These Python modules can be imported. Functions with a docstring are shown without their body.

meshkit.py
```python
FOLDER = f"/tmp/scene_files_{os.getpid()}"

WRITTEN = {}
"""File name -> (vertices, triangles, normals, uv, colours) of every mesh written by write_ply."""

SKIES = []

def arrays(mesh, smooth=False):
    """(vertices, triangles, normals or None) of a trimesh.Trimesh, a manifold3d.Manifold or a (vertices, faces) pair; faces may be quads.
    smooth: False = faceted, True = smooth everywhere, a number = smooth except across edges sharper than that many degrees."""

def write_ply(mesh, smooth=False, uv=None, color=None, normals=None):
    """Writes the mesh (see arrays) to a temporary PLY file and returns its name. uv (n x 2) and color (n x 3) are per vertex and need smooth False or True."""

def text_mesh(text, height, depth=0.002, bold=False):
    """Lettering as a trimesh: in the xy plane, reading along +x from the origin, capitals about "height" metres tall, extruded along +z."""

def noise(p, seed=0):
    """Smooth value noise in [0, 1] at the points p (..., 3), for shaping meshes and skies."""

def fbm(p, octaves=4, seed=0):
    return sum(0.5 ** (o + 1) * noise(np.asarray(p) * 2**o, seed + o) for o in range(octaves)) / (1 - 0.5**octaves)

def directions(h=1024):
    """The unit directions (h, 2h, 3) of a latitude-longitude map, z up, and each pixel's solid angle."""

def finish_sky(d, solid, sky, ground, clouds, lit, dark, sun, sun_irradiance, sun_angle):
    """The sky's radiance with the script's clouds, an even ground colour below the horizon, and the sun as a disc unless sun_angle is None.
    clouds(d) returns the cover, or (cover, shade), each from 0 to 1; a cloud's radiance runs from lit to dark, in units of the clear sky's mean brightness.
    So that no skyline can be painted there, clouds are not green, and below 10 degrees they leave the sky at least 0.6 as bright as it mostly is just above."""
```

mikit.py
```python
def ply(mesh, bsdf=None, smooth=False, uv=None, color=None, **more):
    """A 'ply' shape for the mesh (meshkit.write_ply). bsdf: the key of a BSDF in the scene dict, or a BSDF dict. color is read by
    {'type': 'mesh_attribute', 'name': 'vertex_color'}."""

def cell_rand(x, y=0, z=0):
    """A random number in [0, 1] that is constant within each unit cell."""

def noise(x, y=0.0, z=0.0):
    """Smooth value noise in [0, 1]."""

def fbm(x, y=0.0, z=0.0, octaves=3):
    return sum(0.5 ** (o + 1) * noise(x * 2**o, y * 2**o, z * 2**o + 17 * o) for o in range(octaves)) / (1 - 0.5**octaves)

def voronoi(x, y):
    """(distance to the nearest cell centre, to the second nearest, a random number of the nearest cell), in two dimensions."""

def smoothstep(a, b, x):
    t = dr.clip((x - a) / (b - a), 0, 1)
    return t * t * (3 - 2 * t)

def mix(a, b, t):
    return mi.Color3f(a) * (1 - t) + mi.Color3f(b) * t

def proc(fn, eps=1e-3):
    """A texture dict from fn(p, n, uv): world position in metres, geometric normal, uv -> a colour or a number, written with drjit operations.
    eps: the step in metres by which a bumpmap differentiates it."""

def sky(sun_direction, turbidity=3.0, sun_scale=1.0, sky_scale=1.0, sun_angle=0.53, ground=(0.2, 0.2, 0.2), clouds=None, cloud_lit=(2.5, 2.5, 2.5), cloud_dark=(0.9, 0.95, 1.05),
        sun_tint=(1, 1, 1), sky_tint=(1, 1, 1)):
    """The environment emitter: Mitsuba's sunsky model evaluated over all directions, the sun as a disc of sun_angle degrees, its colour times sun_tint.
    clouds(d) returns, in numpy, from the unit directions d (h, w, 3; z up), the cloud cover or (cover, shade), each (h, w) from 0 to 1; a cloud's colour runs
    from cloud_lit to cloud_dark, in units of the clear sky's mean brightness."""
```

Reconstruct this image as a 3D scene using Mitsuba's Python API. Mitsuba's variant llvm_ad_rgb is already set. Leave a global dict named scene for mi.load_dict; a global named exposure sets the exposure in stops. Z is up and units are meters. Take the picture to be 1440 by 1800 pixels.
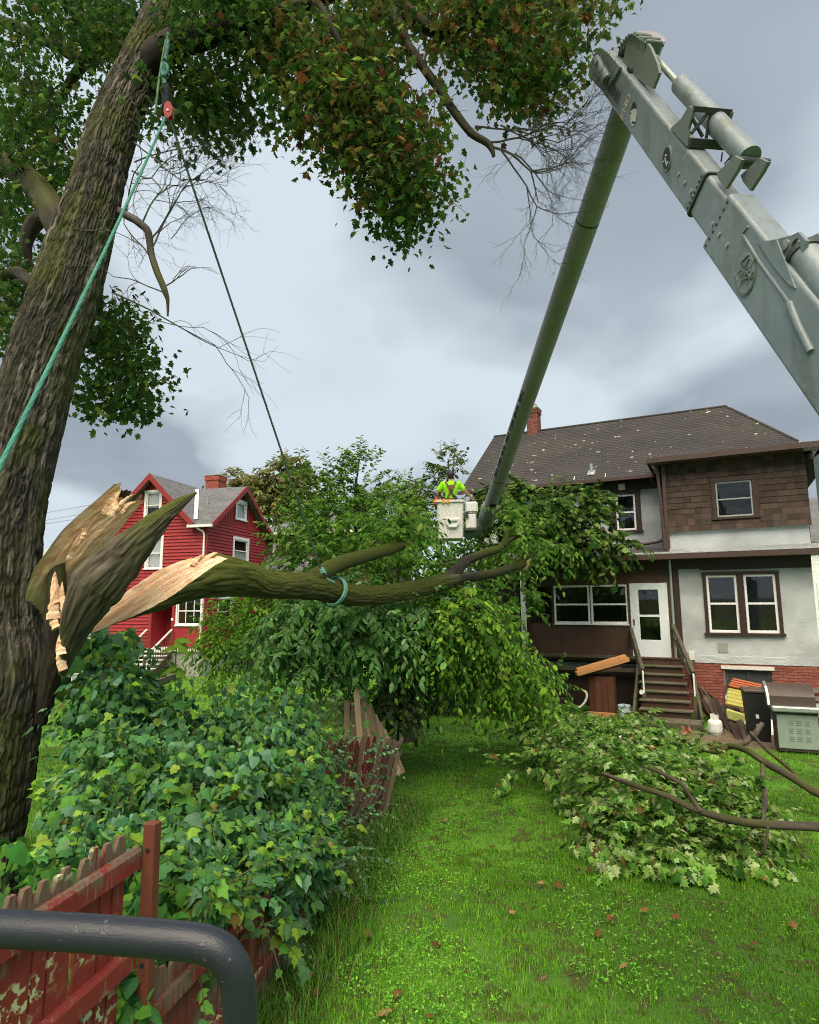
import math
import numpy as np, trimesh, mitsuba as mi, mikit, meshkit
import drjit as dr
from shapely.geometry import Polygon, box as sbox, Point
from shapely import affinity
from mikit import noise, fbm, smoothstep, mix, proc

# ------------------------------------------------------------------ camera, sky, exposure
FOCAL, PITCH, ROLL, EYE = 1091.0, 0.1430, -0.0083, np.array([0, 0, 3.0])
_f = np.array([0, math.cos(PITCH), math.sin(PITCH)])
_u0 = np.array([0, -math.sin(PITCH), math.cos(PITCH)])
_r0 = np.array([1.0, 0, 0])
RIGHT = _r0 * math.cos(ROLL) + _u0 * math.sin(ROLL)
UP = -_r0 * math.sin(ROLL) + _u0 * math.cos(ROLL)
scene, labels = {}, {}
scene['camera'] = {'type': 'perspective', 'fov': 2 * math.degrees(math.atan(720 / FOCAL)), 'fov_axis': 'x', 'near_clip': 0.05, 'far_clip': 2000.0,
                   'to_world': mi.ScalarTransform4f().look_at(origin=EYE.tolist(), target=(EYE + _f).tolist(), up=UP.tolist())}


def cloud_cover(d):
    z = np.maximum(d[..., 2], 0.0) + 0.22
    q = np.stack([d[..., 0] / z * 1.1, d[..., 1] / z * 1.1, np.full_like(z, 3.7)], -1)
    warp = meshkit.fbm(q * 0.9 + 5.0, 3, 4)[..., None] * 0.9
    a = meshkit.fbm(q * 1.25 + warp, 5, 11)
    b = meshkit.fbm(q * 3.1 + warp, 4, 21)
    s = np.clip((a - 0.40) / 0.18, 0, 1) * 0.85 + (b - 0.5) * 0.50
    return np.ones_like(z), np.clip(s, 0, 1)


scene['sky'] = mikit.sky([-0.10, -0.55, 0.83], turbidity=5.0, sun_scale=0.30, sky_scale=0.37, sun_angle=55.0, ground=(0.10, 0.13, 0.07), clouds=cloud_cover,
                         cloud_lit=(1.06, 1.20, 1.32), cloud_dark=(0.50, 0.59, 0.69), sun_tint=(0.97, 1.0, 0.98))
exposure = 3.92


# ------------------------------------------------------------------ helpers
def atz(x, y, d):
    """The point that lies d metres deep in the view at this place of the photograph (used to survey the place)."""
    return EYE + d * (_f + RIGHT * ((x - 720) / FOCAL) + UP * ((900 - y) / FOCAL))


def ground_at(x, y, z=0.0):
    r = _f + RIGHT * ((x - 720) / FOCAL) + UP * ((900 - y) / FOCAL)
    return EYE + r * ((z - EYE[2]) / r[2])


def lin(r, g, b):
    return [(c / 255 / 12.92 if c / 255 < 0.04045 else ((c / 255 + 0.055) / 1.055) ** 2.4) for c in (r, g, b)]


def unit(v):
    v = np.asarray(v, float)
    return v / np.maximum(np.linalg.norm(v, axis=-1, keepdims=True), 1e-12)


used = {}


def numbered(name):
    n = used.get(name, 0)
    used[name] = n + 1
    return name if n == 0 else f'{name}_{n:03d}'


def thing(name, label, category, group=None):
    key = numbered(name)
    labels[key] = {'label': label, 'category': category}
    if group:
        labels[key]['group'] = group
    return key


class MB:
    """Collects pieces of one mesh."""

    def __init__(self):
        self.v, self.f, self.c, self.n = [], [], [], 0

    def add(self, v, f, c=None):
        v, f = np.asarray(v, float), np.asarray(f, int)
        if f.shape[1] == 4:
            f = np.vstack([f[:, [0, 1, 2]], f[:, [0, 2, 3]]])
        self.v.append(v)
        self.f.append(f + self.n)
        self.n += len(v)
        if c is not None:
            c = np.asarray(c, float)
            self.c.append(np.broadcast_to(c, (len(v), 3)))
        return self

    def mesh(self):
        return np.vstack(self.v), np.vstack(self.f)

    def color(self):
        return np.vstack(self.c) if self.c else None


PIECE = {'mat_pallet': ((0.14, 0.135, 0.12), (0.30, 0.295, 0.27)), 'mat_board_pale': ((0.17, 0.13, 0.085), (0.40, 0.31, 0.21)), 'mat_picket_brown': ((0.050, 0.032, 0.022), (0.17, 0.12, 0.085)), 'mat_picket_red': ((0.055, 0.014, 0.011), (0.15, 0.030, 0.024)), 'mat_board_brown': ((0.030, 0.020, 0.017), (0.14, 0.10, 0.08)),
         'mat_red_wood': ((0.075, 0.028, 0.016), (0.13, 0.05, 0.028)), 'mat_new_wood': ((0.44, 0.21, 0.08), (0.58, 0.31, 0.13))}
piece_rng = np.random.default_rng(2024)


def obj(name, mb, mat, parent=None, smooth=False, label=None, kind=None, flip=False):
    key = numbered((parent + '__' if parent else '') + name)
    if isinstance(mb, MB):
        mesh, col = mb.mesh(), mb.color()
    else:
        mesh, col = mb, None
    if mat in PIECE:
        lo, hi = np.array(PIECE[mat])
        v = np.asarray(mesh[0])
        col = lo + (hi - lo) * np.clip(piece_rng.random() ** 1.3 + 0.25 * (vnoise(v * 7, 3, 2)[:, None] - 0.5), 0, 1)
        mat = 'mat_vertex'
    scene[key] = mikit.ply(mesh, mat, smooth=smooth if col is None else bool(smooth), color=col)
    if label or kind:
        labels[key] = {}
        if label:
            labels[key]['label'] = label
        if kind:
            labels[key]['kind'] = kind
    return key


class Frame:
    def __init__(self, o, u, v, w=None):
        self.o, self.u, self.v = np.asarray(o, float), unit(u), unit(v)
        self.w = np.cross(self.u, self.v) if w is None else unit(w)

    def at(self, p):
        p = np.asarray(p, float)
        return self.o + p[..., 0:1] * self.u + p[..., 1:2] * self.v + p[..., 2:3] * self.w

    def p(self, a, b, c=0.0):
        return self.o + a * self.u + b * self.v + c * self.w


def wall_frame(o, yaw):
    return Frame(o, [math.cos(yaw), -math.sin(yaw), 0], [0, 0, 1], [-math.sin(yaw), -math.cos(yaw), 0])


WORLD = Frame([0, 0, 0], [1, 0, 0], [0, 1, 0], [0, 0, 1])
BOXF = np.array([[0, 2, 3, 1], [4, 5, 7, 6], [0, 1, 5, 4], [2, 6, 7, 3], [0, 4, 6, 2], [1, 3, 7, 5]])


def hexa(mb, p, c=None):
    """p: 8 corners ordered (x,y,z) binary with z the lowest bit last: index = 4x+2y+z."""
    f = np.array([[0, 1, 3, 2], [4, 6, 7, 5], [0, 4, 5, 1], [2, 3, 7, 6], [0, 2, 6, 4], [1, 5, 7, 3]])
    p = np.asarray(p, float)
    a = p[1] - p[0]; b = p[2] - p[0]; d = p[4] - p[0]
    if np.dot(np.cross(d, b), a) < 0:
        f = f[:, ::-1]
    return mb.add(p, f, c)


def bx(mb, fr, s0, s1, h0, h1, d0, d1, c=None):
    g = np.array([[x, y, z] for x in (s0, s1) for y in (h0, h1) for z in (d0, d1)], float)
    return hexa(mb, fr.at(g), c)


def cbx(mb, fr, s0, s1, h0, h1, d0, d1, ch=0.01, c=None):
    """A box with chamfered edges."""
    lo, hi = np.minimum([s0, h0, d0], [s1, h1, d1]), np.maximum([s0, h0, d0], [s1, h1, d1])
    ch = min(ch, (hi - lo).min() * 0.45)
    pts = []
    for x in (0, 1):
        for y in (0, 1):
            for z in (0, 1):
                k = np.where([x, y, z], hi, lo)
                s = np.where([x, y, z], -ch, ch)
                for ax in range(3):
                    q = k + s
                    q[ax] = k[ax]
                    pts.append(q)
    pts = np.array(pts)
    from scipy.spatial import ConvexHull
    h = ConvexHull(pts)
    f = h.simplices.copy()
    nrm = np.cross(pts[f[:, 1]] - pts[f[:, 0]], pts[f[:, 2]] - pts[f[:, 0]])
    bad = (nrm * h.equations[:, :3]).sum(1) < 0
    f[bad] = f[bad][:, ::-1]
    if np.dot(np.cross(fr.u, fr.v), fr.w) < 0:
        f = f[:, ::-1]
    return mb.add(fr.at(pts), f, c)


def extrude(mb, fr, poly, d0, d1, c=None, fn=None):
    for g in getattr(poly, 'geoms', [poly]):
        if g.is_empty or g.geom_type != 'Polygon' or g.area < 1e-7:
            continue
        m = trimesh.creation.extrude_polygon(g, 1.0, engine='earcut')
        v = np.array(m.vertices)
        v[:, 2] = d0 + v[:, 2] * (d1 - d0) if fn is None else fn(v)
        f = np.array(m.faces)
        if (np.dot(np.cross(fr.u, fr.v), fr.w) < 0) != (d1 < d0):
            f = f[:, ::-1]
        mb.add(fr.at(v), f, c)
    return mb


def courses(mb, fr, poly, pitch, t_bot, t_top, base=0.0, y0=None, lap=0.0):
    """Overlapping boards laid in courses up the polygon: each proud at its lower edge."""
    x0, ya, x1, yb = poly.bounds
    y = ya if y0 is None else y0
    while y < yb - 1e-4:
        band = poly.intersection(sbox(x0 - 1, y, x1 + 1, y + pitch))
        if not band.is_empty:
            extrude(mb, fr, band, 0, 1, fn=lambda v, y=y: base + v[:, 2] * (t_bot + (t_top - t_bot) * np.clip((v[:, 1] - y) / pitch, 0, 1)))
        y += pitch
    return mb


def rings(path, radius, sides, up=None, closed_dir=None):
    p = np.asarray(path, float)
    t = unit(np.gradient(p, axis=0))
    a = np.cross(t[0], [0, 0, 1.0] if abs(t[0][2]) < 0.9 else [1.0, 0, 0])
    a = unit(a)
    A = np.empty_like(p)
    for i in range(len(p)):
        a = unit(a - t[i] * np.dot(a, t[i]))
        A[i] = a
    B = np.cross(t, A)
    ang = np.arange(sides) * 2 * np.pi / sides
    R = np.broadcast_to(np.asarray(radius, float), (len(p),))
    dirs = np.cos(ang)[None, :, None] * A[:, None] + np.sin(ang)[None, :, None] * B[:, None]
    return p, R, dirs, ang


def tube_faces(n, sides):
    i, j = np.meshgrid(np.arange(n - 1), np.arange(sides), indexing='ij')
    return np.stack([i * sides + j, i * sides + (j + 1) % sides, (i + 1) * sides + (j + 1) % sides, (i + 1) * sides + j], -1).reshape(-1, 4)


def tube(mb, path, radius, sides=8, cap=True, c=None):
    p, R, dirs, ang = rings(path, radius, sides)
    v = p[:, None] + R[:, None, None] * dirs
    n = len(p)
    q = tube_faces(n, sides)
    f = np.vstack([q[:, [0, 1, 2]], q[:, [0, 2, 3]]])
    v = v.reshape(-1, 3)
    if cap:
        v = np.vstack([v, p[0], p[-1]])
        j = np.arange(sides)
        f = np.vstack([f, np.stack([(j + 1) % sides, j, j * 0 + n * sides], 1), np.stack([(n - 1) * sides + j, (n - 1) * sides + (j + 1) % sides, j * 0 + n * sides + 1], 1)])
    return mb.add(v, f, c)


def spline(pts, n, radii=None):
    """Catmull-Rom through the points (chord length), n samples; radii follow."""
    from scipy.interpolate import PchipInterpolator, CubicSpline
    p = np.asarray(pts, float)
    s = np.concatenate([[0], np.cumsum(np.linalg.norm(np.diff(p, axis=0), axis=1))])
    t = np.linspace(0, s[-1], n)
    out = np.stack([PchipInterpolator(s, p[:, k])(t) if len(p) > 2 else np.interp(t, s, p[:, k]) for k in range(3)], 1)
    if radii is None:
        return out
    return out, np.interp(t, s, radii)


def cyl(mb, a, b, r, sides=16, c=None, r2=None):
    return tube(mb, [a, b], [r, r if r2 is None else r2], sides, True, c)


def lathe(mb, fr, prof, sides=24, c=None):
    """prof: (radius, height along fr.v)."""
    prof = np.asarray(prof, float)
    ang = np.arange(sides) * 2 * np.pi / sides
    v = np.stack([prof[:, 0:1] * np.cos(ang), np.broadcast_to(prof[:, 1:2], (len(prof), sides)), prof[:, 0:1] * np.sin(ang)], -1)
    f = tube_faces(len(prof), sides)[:, ::-1]
    if np.dot(np.cross(fr.u, fr.v), fr.w) < 0:
        f = f[:, ::-1]
    return mb.add(fr.at(v.reshape(-1, 3)), f, c)


def vnoise(p, seed=0, octaves=3):
    return meshkit.fbm(np.asarray(p, float), octaves, seed)


# ------------------------------------------------------------------ materials
def rgb(c):
    return {'type': 'rgb', 'value': [float(x) for x in c]}


def plain(name, c, rough=0.7, spec=0.4, metallic=0.0, two=True):
    b = {'type': 'principled', 'base_color': rgb(c) if not isinstance(c, dict) else c, 'roughness': rough, 'specular': spec, 'metallic': metallic}
    scene[name] = {'type': 'twosided', 'bsdf': b} if two else b
    return name


def bumped(name, c, fn, scale, rough=0.7, spec=0.4, eps=2e-3):
    b = {'type': 'principled', 'base_color': c if isinstance(c, dict) else rgb(c), 'roughness': rough, 'specular': spec}
    scene[name] = {'type': 'twosided', 'bsdf': {'type': 'bumpmap', 'arbitrary': proc(fn, eps), 'scale': scale, 'bsdf': b}}
    return name


VC = {'type': 'mesh_attribute', 'name': 'vertex_color'}
scene['mat_leaf'] = {'type': 'principledthin', 'base_color': VC, 'roughness': 0.40, 'diff_trans': 0.8, 'eta': 1.5}
scene['mat_grass'] = {'type': 'twosided', 'bsdf': {'type': 'diffuse', 'reflectance': VC}}
scene['mat_leaf_dry'] = {'type': 'principledthin', 'base_color': VC, 'roughness': 0.6, 'diff_trans': 0.5, 'eta': 1.4}
plain('mat_vertex', VC, 0.75, 0.3)
plain('mat_bark', VC, 0.85, 0.25)
bumped('mat_trunk', VC, lambda p, n, uv: fbm(p.x * 75, p.y * 75, p.z * 13, 3), 0.022, 0.85, 0.25)


def lawn_colour(p, n, uv):
    a = fbm(p.x * 0.9, p.y * 0.9, 0.0, 3)
    b = fbm(p.x * 7.0, p.y * 7.0, 4.0, 3)
    c = mix([0.045, 0.115, 0.014], [0.085, 0.20, 0.022], smoothstep(0.3, 0.7, a))
    c = mix(c, [0.055, 0.045, 0.022], smoothstep(0.56, 0.70, b) * 0.75)
    q = smoothstep(1.0, 0.55, dr.sqrt(dr.square((p.x - 8.3) / 3.2) + dr.square((p.y - 13.9) / 1.5)) + 0.35 * (b - 0.5))
    return mix(c, mix([0.085, 0.062, 0.040], [0.15, 0.115, 0.075], b), q)


plain('mat_lawn', proc(lawn_colour), 0.9, 0.2)


def wood_torn(p, n, uv):
    a = fbm(p.x * 5 + p.z * 3, p.y * 5, p.z * 30 - p.x * 22, 3)
    b = fbm(p.x * 6, p.y * 6, p.z * 6 + 9, 3)
    c = mix([0.74, 0.44, 0.26], [0.92, 0.70, 0.50], smoothstep(0.3, 0.7, a))
    return mix(c, [0.48, 0.26, 0.14], smoothstep(0.60, 0.75, b) * 0.5)


bumped('mat_torn_wood', proc(wood_torn), lambda p, n, uv: fbm(p.x * 22 + p.z * 12, p.y * 30, p.z * 120 - p.x * 90, 3), 0.012, 0.8, 0.25)


def old_wood(p, n, uv):
    a = fbm(p.x * 9, p.y * 9, p.z * 9, 3)
    g = fbm(p.x * 60, p.y * 60, p.z * 6, 2)
    c = mix([0.055, 0.048, 0.036], [0.13, 0.115, 0.085], a)
    c = mix(c, [0.06, 0.085, 0.03], smoothstep(0.5, 0.72, fbm(p.x * 3, p.y * 3, p.z * 3 + 7, 3)) * 0.7)
    return c * (0.7 + 0.6 * g)


plain('mat_old_wood', proc(old_wood), 0.85, 0.25)


def fence_paint(p, n, uv):
    a = fbm(p.x * 3.1, p.y * 3.1, p.z * 2.2, 4)
    g = fbm(p.x * 75, p.y * 75, p.z * 5, 3)
    m = fbm(p.x * 13, p.y * 13, p.z * 9 + 3, 4)
    wear = smoothstep(0.56, 0.66, a * 0.50 + g * 0.34 + m * 0.22 + smoothstep(1.66, 1.76, p.z) * 0.12)
    wood = mix([0.075, 0.055, 0.040], [0.17, 0.125, 0.085], g)
    c = mix(mix([0.14, 0.018, 0.014], [0.22, 0.032, 0.024], m), wood, wear)
    lichen = smoothstep(0.52, 0.60, fbm(p.x * 38, p.y * 38, p.z * 30 + 3, 4)) * smoothstep(0.50, 0.62, fbm(p.x * 3.0, p.y * 3.0, p.z * 3.6 + 31, 3))
    return mix(c, [0.42, 0.46, 0.25], lichen)


plain('mat_fence_red', proc(fence_paint), 0.75, 0.35)
plain('mat_post_red', (0.12, 0.036, 0.022), 0.7, 0.35)


def worn_fence(p, n, uv):
    a = fbm(p.x * 6, p.y * 6, p.z * 3, 4)
    g = fbm(p.x * 55, p.y * 55, p.z * 5, 3)
    c = mix([0.085, 0.062, 0.042], [0.21, 0.155, 0.105], g)
    return mix(c, [0.13, 0.028, 0.022], smoothstep(0.49, 0.58, a * 0.7 + g * 0.3) * 0.85)


plain('mat_fence_worn', proc(worn_fence), 0.85, 0.25)


def stucco(p, n, uv):
    a = fbm(p.x * 0.9, p.y * 0.9, p.z * 1.4, 4)
    b = fbm(p.x * 5, p.y * 5, p.z * 3, 3)
    c = mix([0.36, 0.39, 0.41], [0.49, 0.525, 0.55], smoothstep(0.3, 0.68, a))
    return c * (0.86 + 0.26 * b)


bumped('mat_stucco', proc(stucco), lambda p, n, uv: fbm(p.x * 24, p.y * 24, p.z * 24, 3), 0.02, 0.9, 0.2)
plain('mat_brown_board', proc(lambda p, n, uv: mix([0.050, 0.026, 0.017], [0.095, 0.052, 0.034], fbm(p.x * 5, p.y * 5, p.z * 2.2, 4)) * (0.75 + 0.5 * fbm(p.x * 50, p.y * 50, p.z * 3, 2))), 0.6, 0.4)
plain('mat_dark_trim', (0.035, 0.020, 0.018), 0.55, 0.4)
plain('mat_fascia', (0.060, 0.036, 0.032), 0.5, 0.45)


def roof_brown(p, n, uv):
    a = fbm(p.x * 1.2, p.y * 1.2, p.z * 1.2, 3)
    b = mikit.cell_rand(p.x * 3.4 + p.y * 1.7, p.z * 9.3, 1.0)
    c = mix([0.036, 0.034, 0.036], [0.060, 0.056, 0.058], a * 0.6 + b * 0.4)
    l = fbm(p.x * 5.5, p.y * 5.5, p.z * 5.5 + 3, 3)
    big = fbm(p.x * 0.55 + 3, p.y * 0.55, p.z * 0.8, 2)
    c = mix(c, [0.062, 0.060, 0.050], smoothstep(0.5, 0.7, big) * 0.5)
    return mix(c, [0.34, 0.35, 0.30], smoothstep(0.775, 0.805, l + 0.22 * (big - 0.5)))


plain('mat_roof_brown', proc(roof_brown), 0.85, 0.25)
plain('mat_roof_grey', proc(lambda p, n, uv: mix([0.085, 0.088, 0.095], [0.16, 0.165, 0.175], fbm(p.x * 1.3, p.y * 1.3, p.z * 3, 3) * 0.6 + 0.4 * mikit.cell_rand(p.x * 3 + p.y * 2, p.z * 8, 2.0))), 0.85, 0.25)
plain('mat_red_siding', (0.30, 0.026, 0.032), 0.6, 0.35)
plain('mat_red_trim', (0.25, 0.030, 0.030), 0.6, 0.35)
plain('mat_white', (0.78, 0.79, 0.80), 0.45, 0.45)
plain('mat_door_white', (0.74, 0.80, 0.86), 0.4, 0.45)
plain('mat_offwhite', (0.62, 0.62, 0.58), 0.6, 0.4)
plain('mat_curtain', (0.42, 0.44, 0.46), 0.9, 0.1)
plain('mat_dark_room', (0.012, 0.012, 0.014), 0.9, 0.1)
plain('mat_mortar', (0.30, 0.24, 0.21), 0.95, 0.1)
scene['mat_glass'] = {'type': 'thindielectric', 'int_ior': 1.5, 'ext_ior': 1.0}


def boom_paint(p, n, uv):
    a = fbm(p.x * 1.6, p.y * 1.6, p.z * 1.6, 4)
    b = fbm(p.x * 14, p.y * 14, p.z * 5, 3)
    c = mix([0.140, 0.172, 0.195], [0.22, 0.268, 0.298], a)
    c = mix(c, [0.10, 0.115, 0.085], smoothstep(0.48, 0.72, fbm(p.x * 7, p.y * 7, p.z * 1.6 + 5, 4)) * 0.5)
    c = mix(c, [0.30, 0.33, 0.33], smoothstep(0.66, 0.80, fbm(p.x * 60, p.y * 30, p.z * 22 + 2, 3)) * 0.35)
    return c * (0.88 + 0.24 * b)


bumped('mat_boom', proc(boom_paint), lambda p, n, uv: fbm(p.x * 9, p.y * 9, p.z * 9, 2), 0.006, 0.42, 0.5)
plain('mat_tube', proc(lambda p, n, uv: mix([0.20, 0.19, 0.225], [0.33, 0.31, 0.36], fbm(p.x * 2.2, p.y * 1.0, p.z * 2.2, 4))), 0.55, 0.3)
plain('mat_boom_dark', (0.045, 0.05, 0.05), 0.6, 0.4)
plain('mat_boom_bracket', (0.15, 0.18, 0.17), 0.5, 0.4)
plain('mat_decal_black', (0.02, 0.022, 0.028), 0.5, 0.4)
plain('mat_decal_pale', (0.50, 0.53, 0.48), 0.5, 0.4)
plain('mat_decal_orange', (0.46, 0.40, 0.31), 0.6, 0.4)
plain('mat_bucket', (0.70, 0.715, 0.70), 0.45, 0.45)
bumped('mat_rail', proc(lambda p, n, uv: mix([0.016, 0.020, 0.030], [0.14, 0.14, 0.145], smoothstep(0.70, 0.80, fbm(p.x * 120, p.y * 90, p.z * 120, 4)) * 0.6)), lambda p, n, uv: fbm(p.x * 700, p.y * 700, p.z * 700, 2), 0.0006, 0.40, 0.5, 4e-4)
plain('mat_rope', VC, 0.8, 0.2)
plain('mat_steel', (0.42, 0.47, 0.44), 0.35, 0.5, 0.6)
plain('mat_skin', (0.40, 0.22, 0.15), 0.6, 0.35)
plain('mat_skin_dark', (0.11, 0.055, 0.035), 0.6, 0.35)
plain('mat_hair', (0.012, 0.011, 0.011), 0.6, 0.35)
plain('mat_lime', (0.28, 0.72, 0.02), 0.8, 0.2)
plain('mat_harness', (0.13, 0.065, 0.035), 0.7, 0.3)
plain('mat_orange', (0.75, 0.15, 0.02), 0.45, 0.4)
plain('mat_black', (0.018, 0.018, 0.02), 0.5, 0.4)
plain('mat_denim', (0.12, 0.25, 0.55), 0.8, 0.2)
plain('mat_dark_cloth', (0.03, 0.035, 0.06), 0.85, 0.2)
plain('mat_pail', (0.42, 0.50, 0.56), 0.5, 0.4)
plain('mat_grill_hood', (0.060, 0.042, 0.034), 0.5, 0.5)
plain('mat_grill_panel', (0.25, 0.32, 0.27), 0.45, 0.45)
plain('mat_cushion', (0.42, 0.45, 0.14), 0.85, 0.2)
plain('mat_terracotta', (0.48, 0.15, 0.07), 0.8, 0.2)
plain('mat_pink', (0.60, 0.25, 0.18), 0.7, 0.2)
plain('mat_concrete', (0.30, 0.31, 0.29), 0.9, 0.2)
plain('mat_wire', (0.10, 0.11, 0.13), 0.7, 0.2)
plain('mat_pulley_red', (0.38, 0.02, 0.03), 0.4, 0.5)
plain('mat_yellow', (0.70, 0.36, 0.03), 0.7, 0.3)

# ------------------------------------------------------------------ ground
def ground_z(x, y):
    x, y = np.asarray(x, float), np.asarray(y, float)
    t = np.clip((y - 16) / 14, 0, 1) * np.clip((2.0 - x) / 6, 0, 1)
    t = t * t * (3 - 2 * t)
    n = vnoise(np.stack([x * 0.6, y * 0.6, x * 0], -1), 3) - 0.5
    near = np.clip((9 - np.abs(x)) / 3, 0, 1) * np.clip((20 - y) / 3, 0, 1)
    return -0.45 * t + n * 0.10 * near


def build_ground():
    gx = np.unique(np.concatenate([np.arange(-14, 14.01, 0.25), np.linspace(-40, 40, 81), np.linspace(-900, 900, 41)]))
    gy = np.unique(np.concatenate([np.arange(-2, 18.01, 0.25), np.linspace(-20, 60, 81), np.linspace(-60, 1500, 53)]))
    X, Y = np.meshgrid(gx, gy, indexing='ij')
    v = np.stack([X, Y, ground_z(X, Y)], -1).reshape(-1, 3)
    i, j = np.meshgrid(np.arange(len(gx) - 1), np.arange(len(gy) - 1), indexing='ij')
    n = len(gy)
    q = np.stack([i * n + j, (i + 1) * n + j, (i + 1) * n + j + 1, i * n + j + 1], -1).reshape(-1, 4)
    k = obj('lawn', (v, q), 'mat_lawn', smooth=True)
    labels[k] = {'kind': 'structure'}


build_ground()


def on(fr, x, y, d=0.0):
    """Where the line of sight at this place of the photograph meets the plane d in front of a wall: (along, height)."""
    r = _f + RIGHT * ((x - 720) / FOCAL) + UP * ((900 - y) / FOCAL)
    o = fr.o + fr.w * d
    return EYE + r * (np.dot(o - EYE, fr.w) / np.dot(r, fr.w))


def rect(mb, fr, s0, s1, h0, h1, d):
    return mb.add(fr.at(np.array([[s0, h0, d], [s1, h0, d], [s1, h1, d], [s0, h1, d]])), [[0, 1, 2, 3]])


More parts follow.
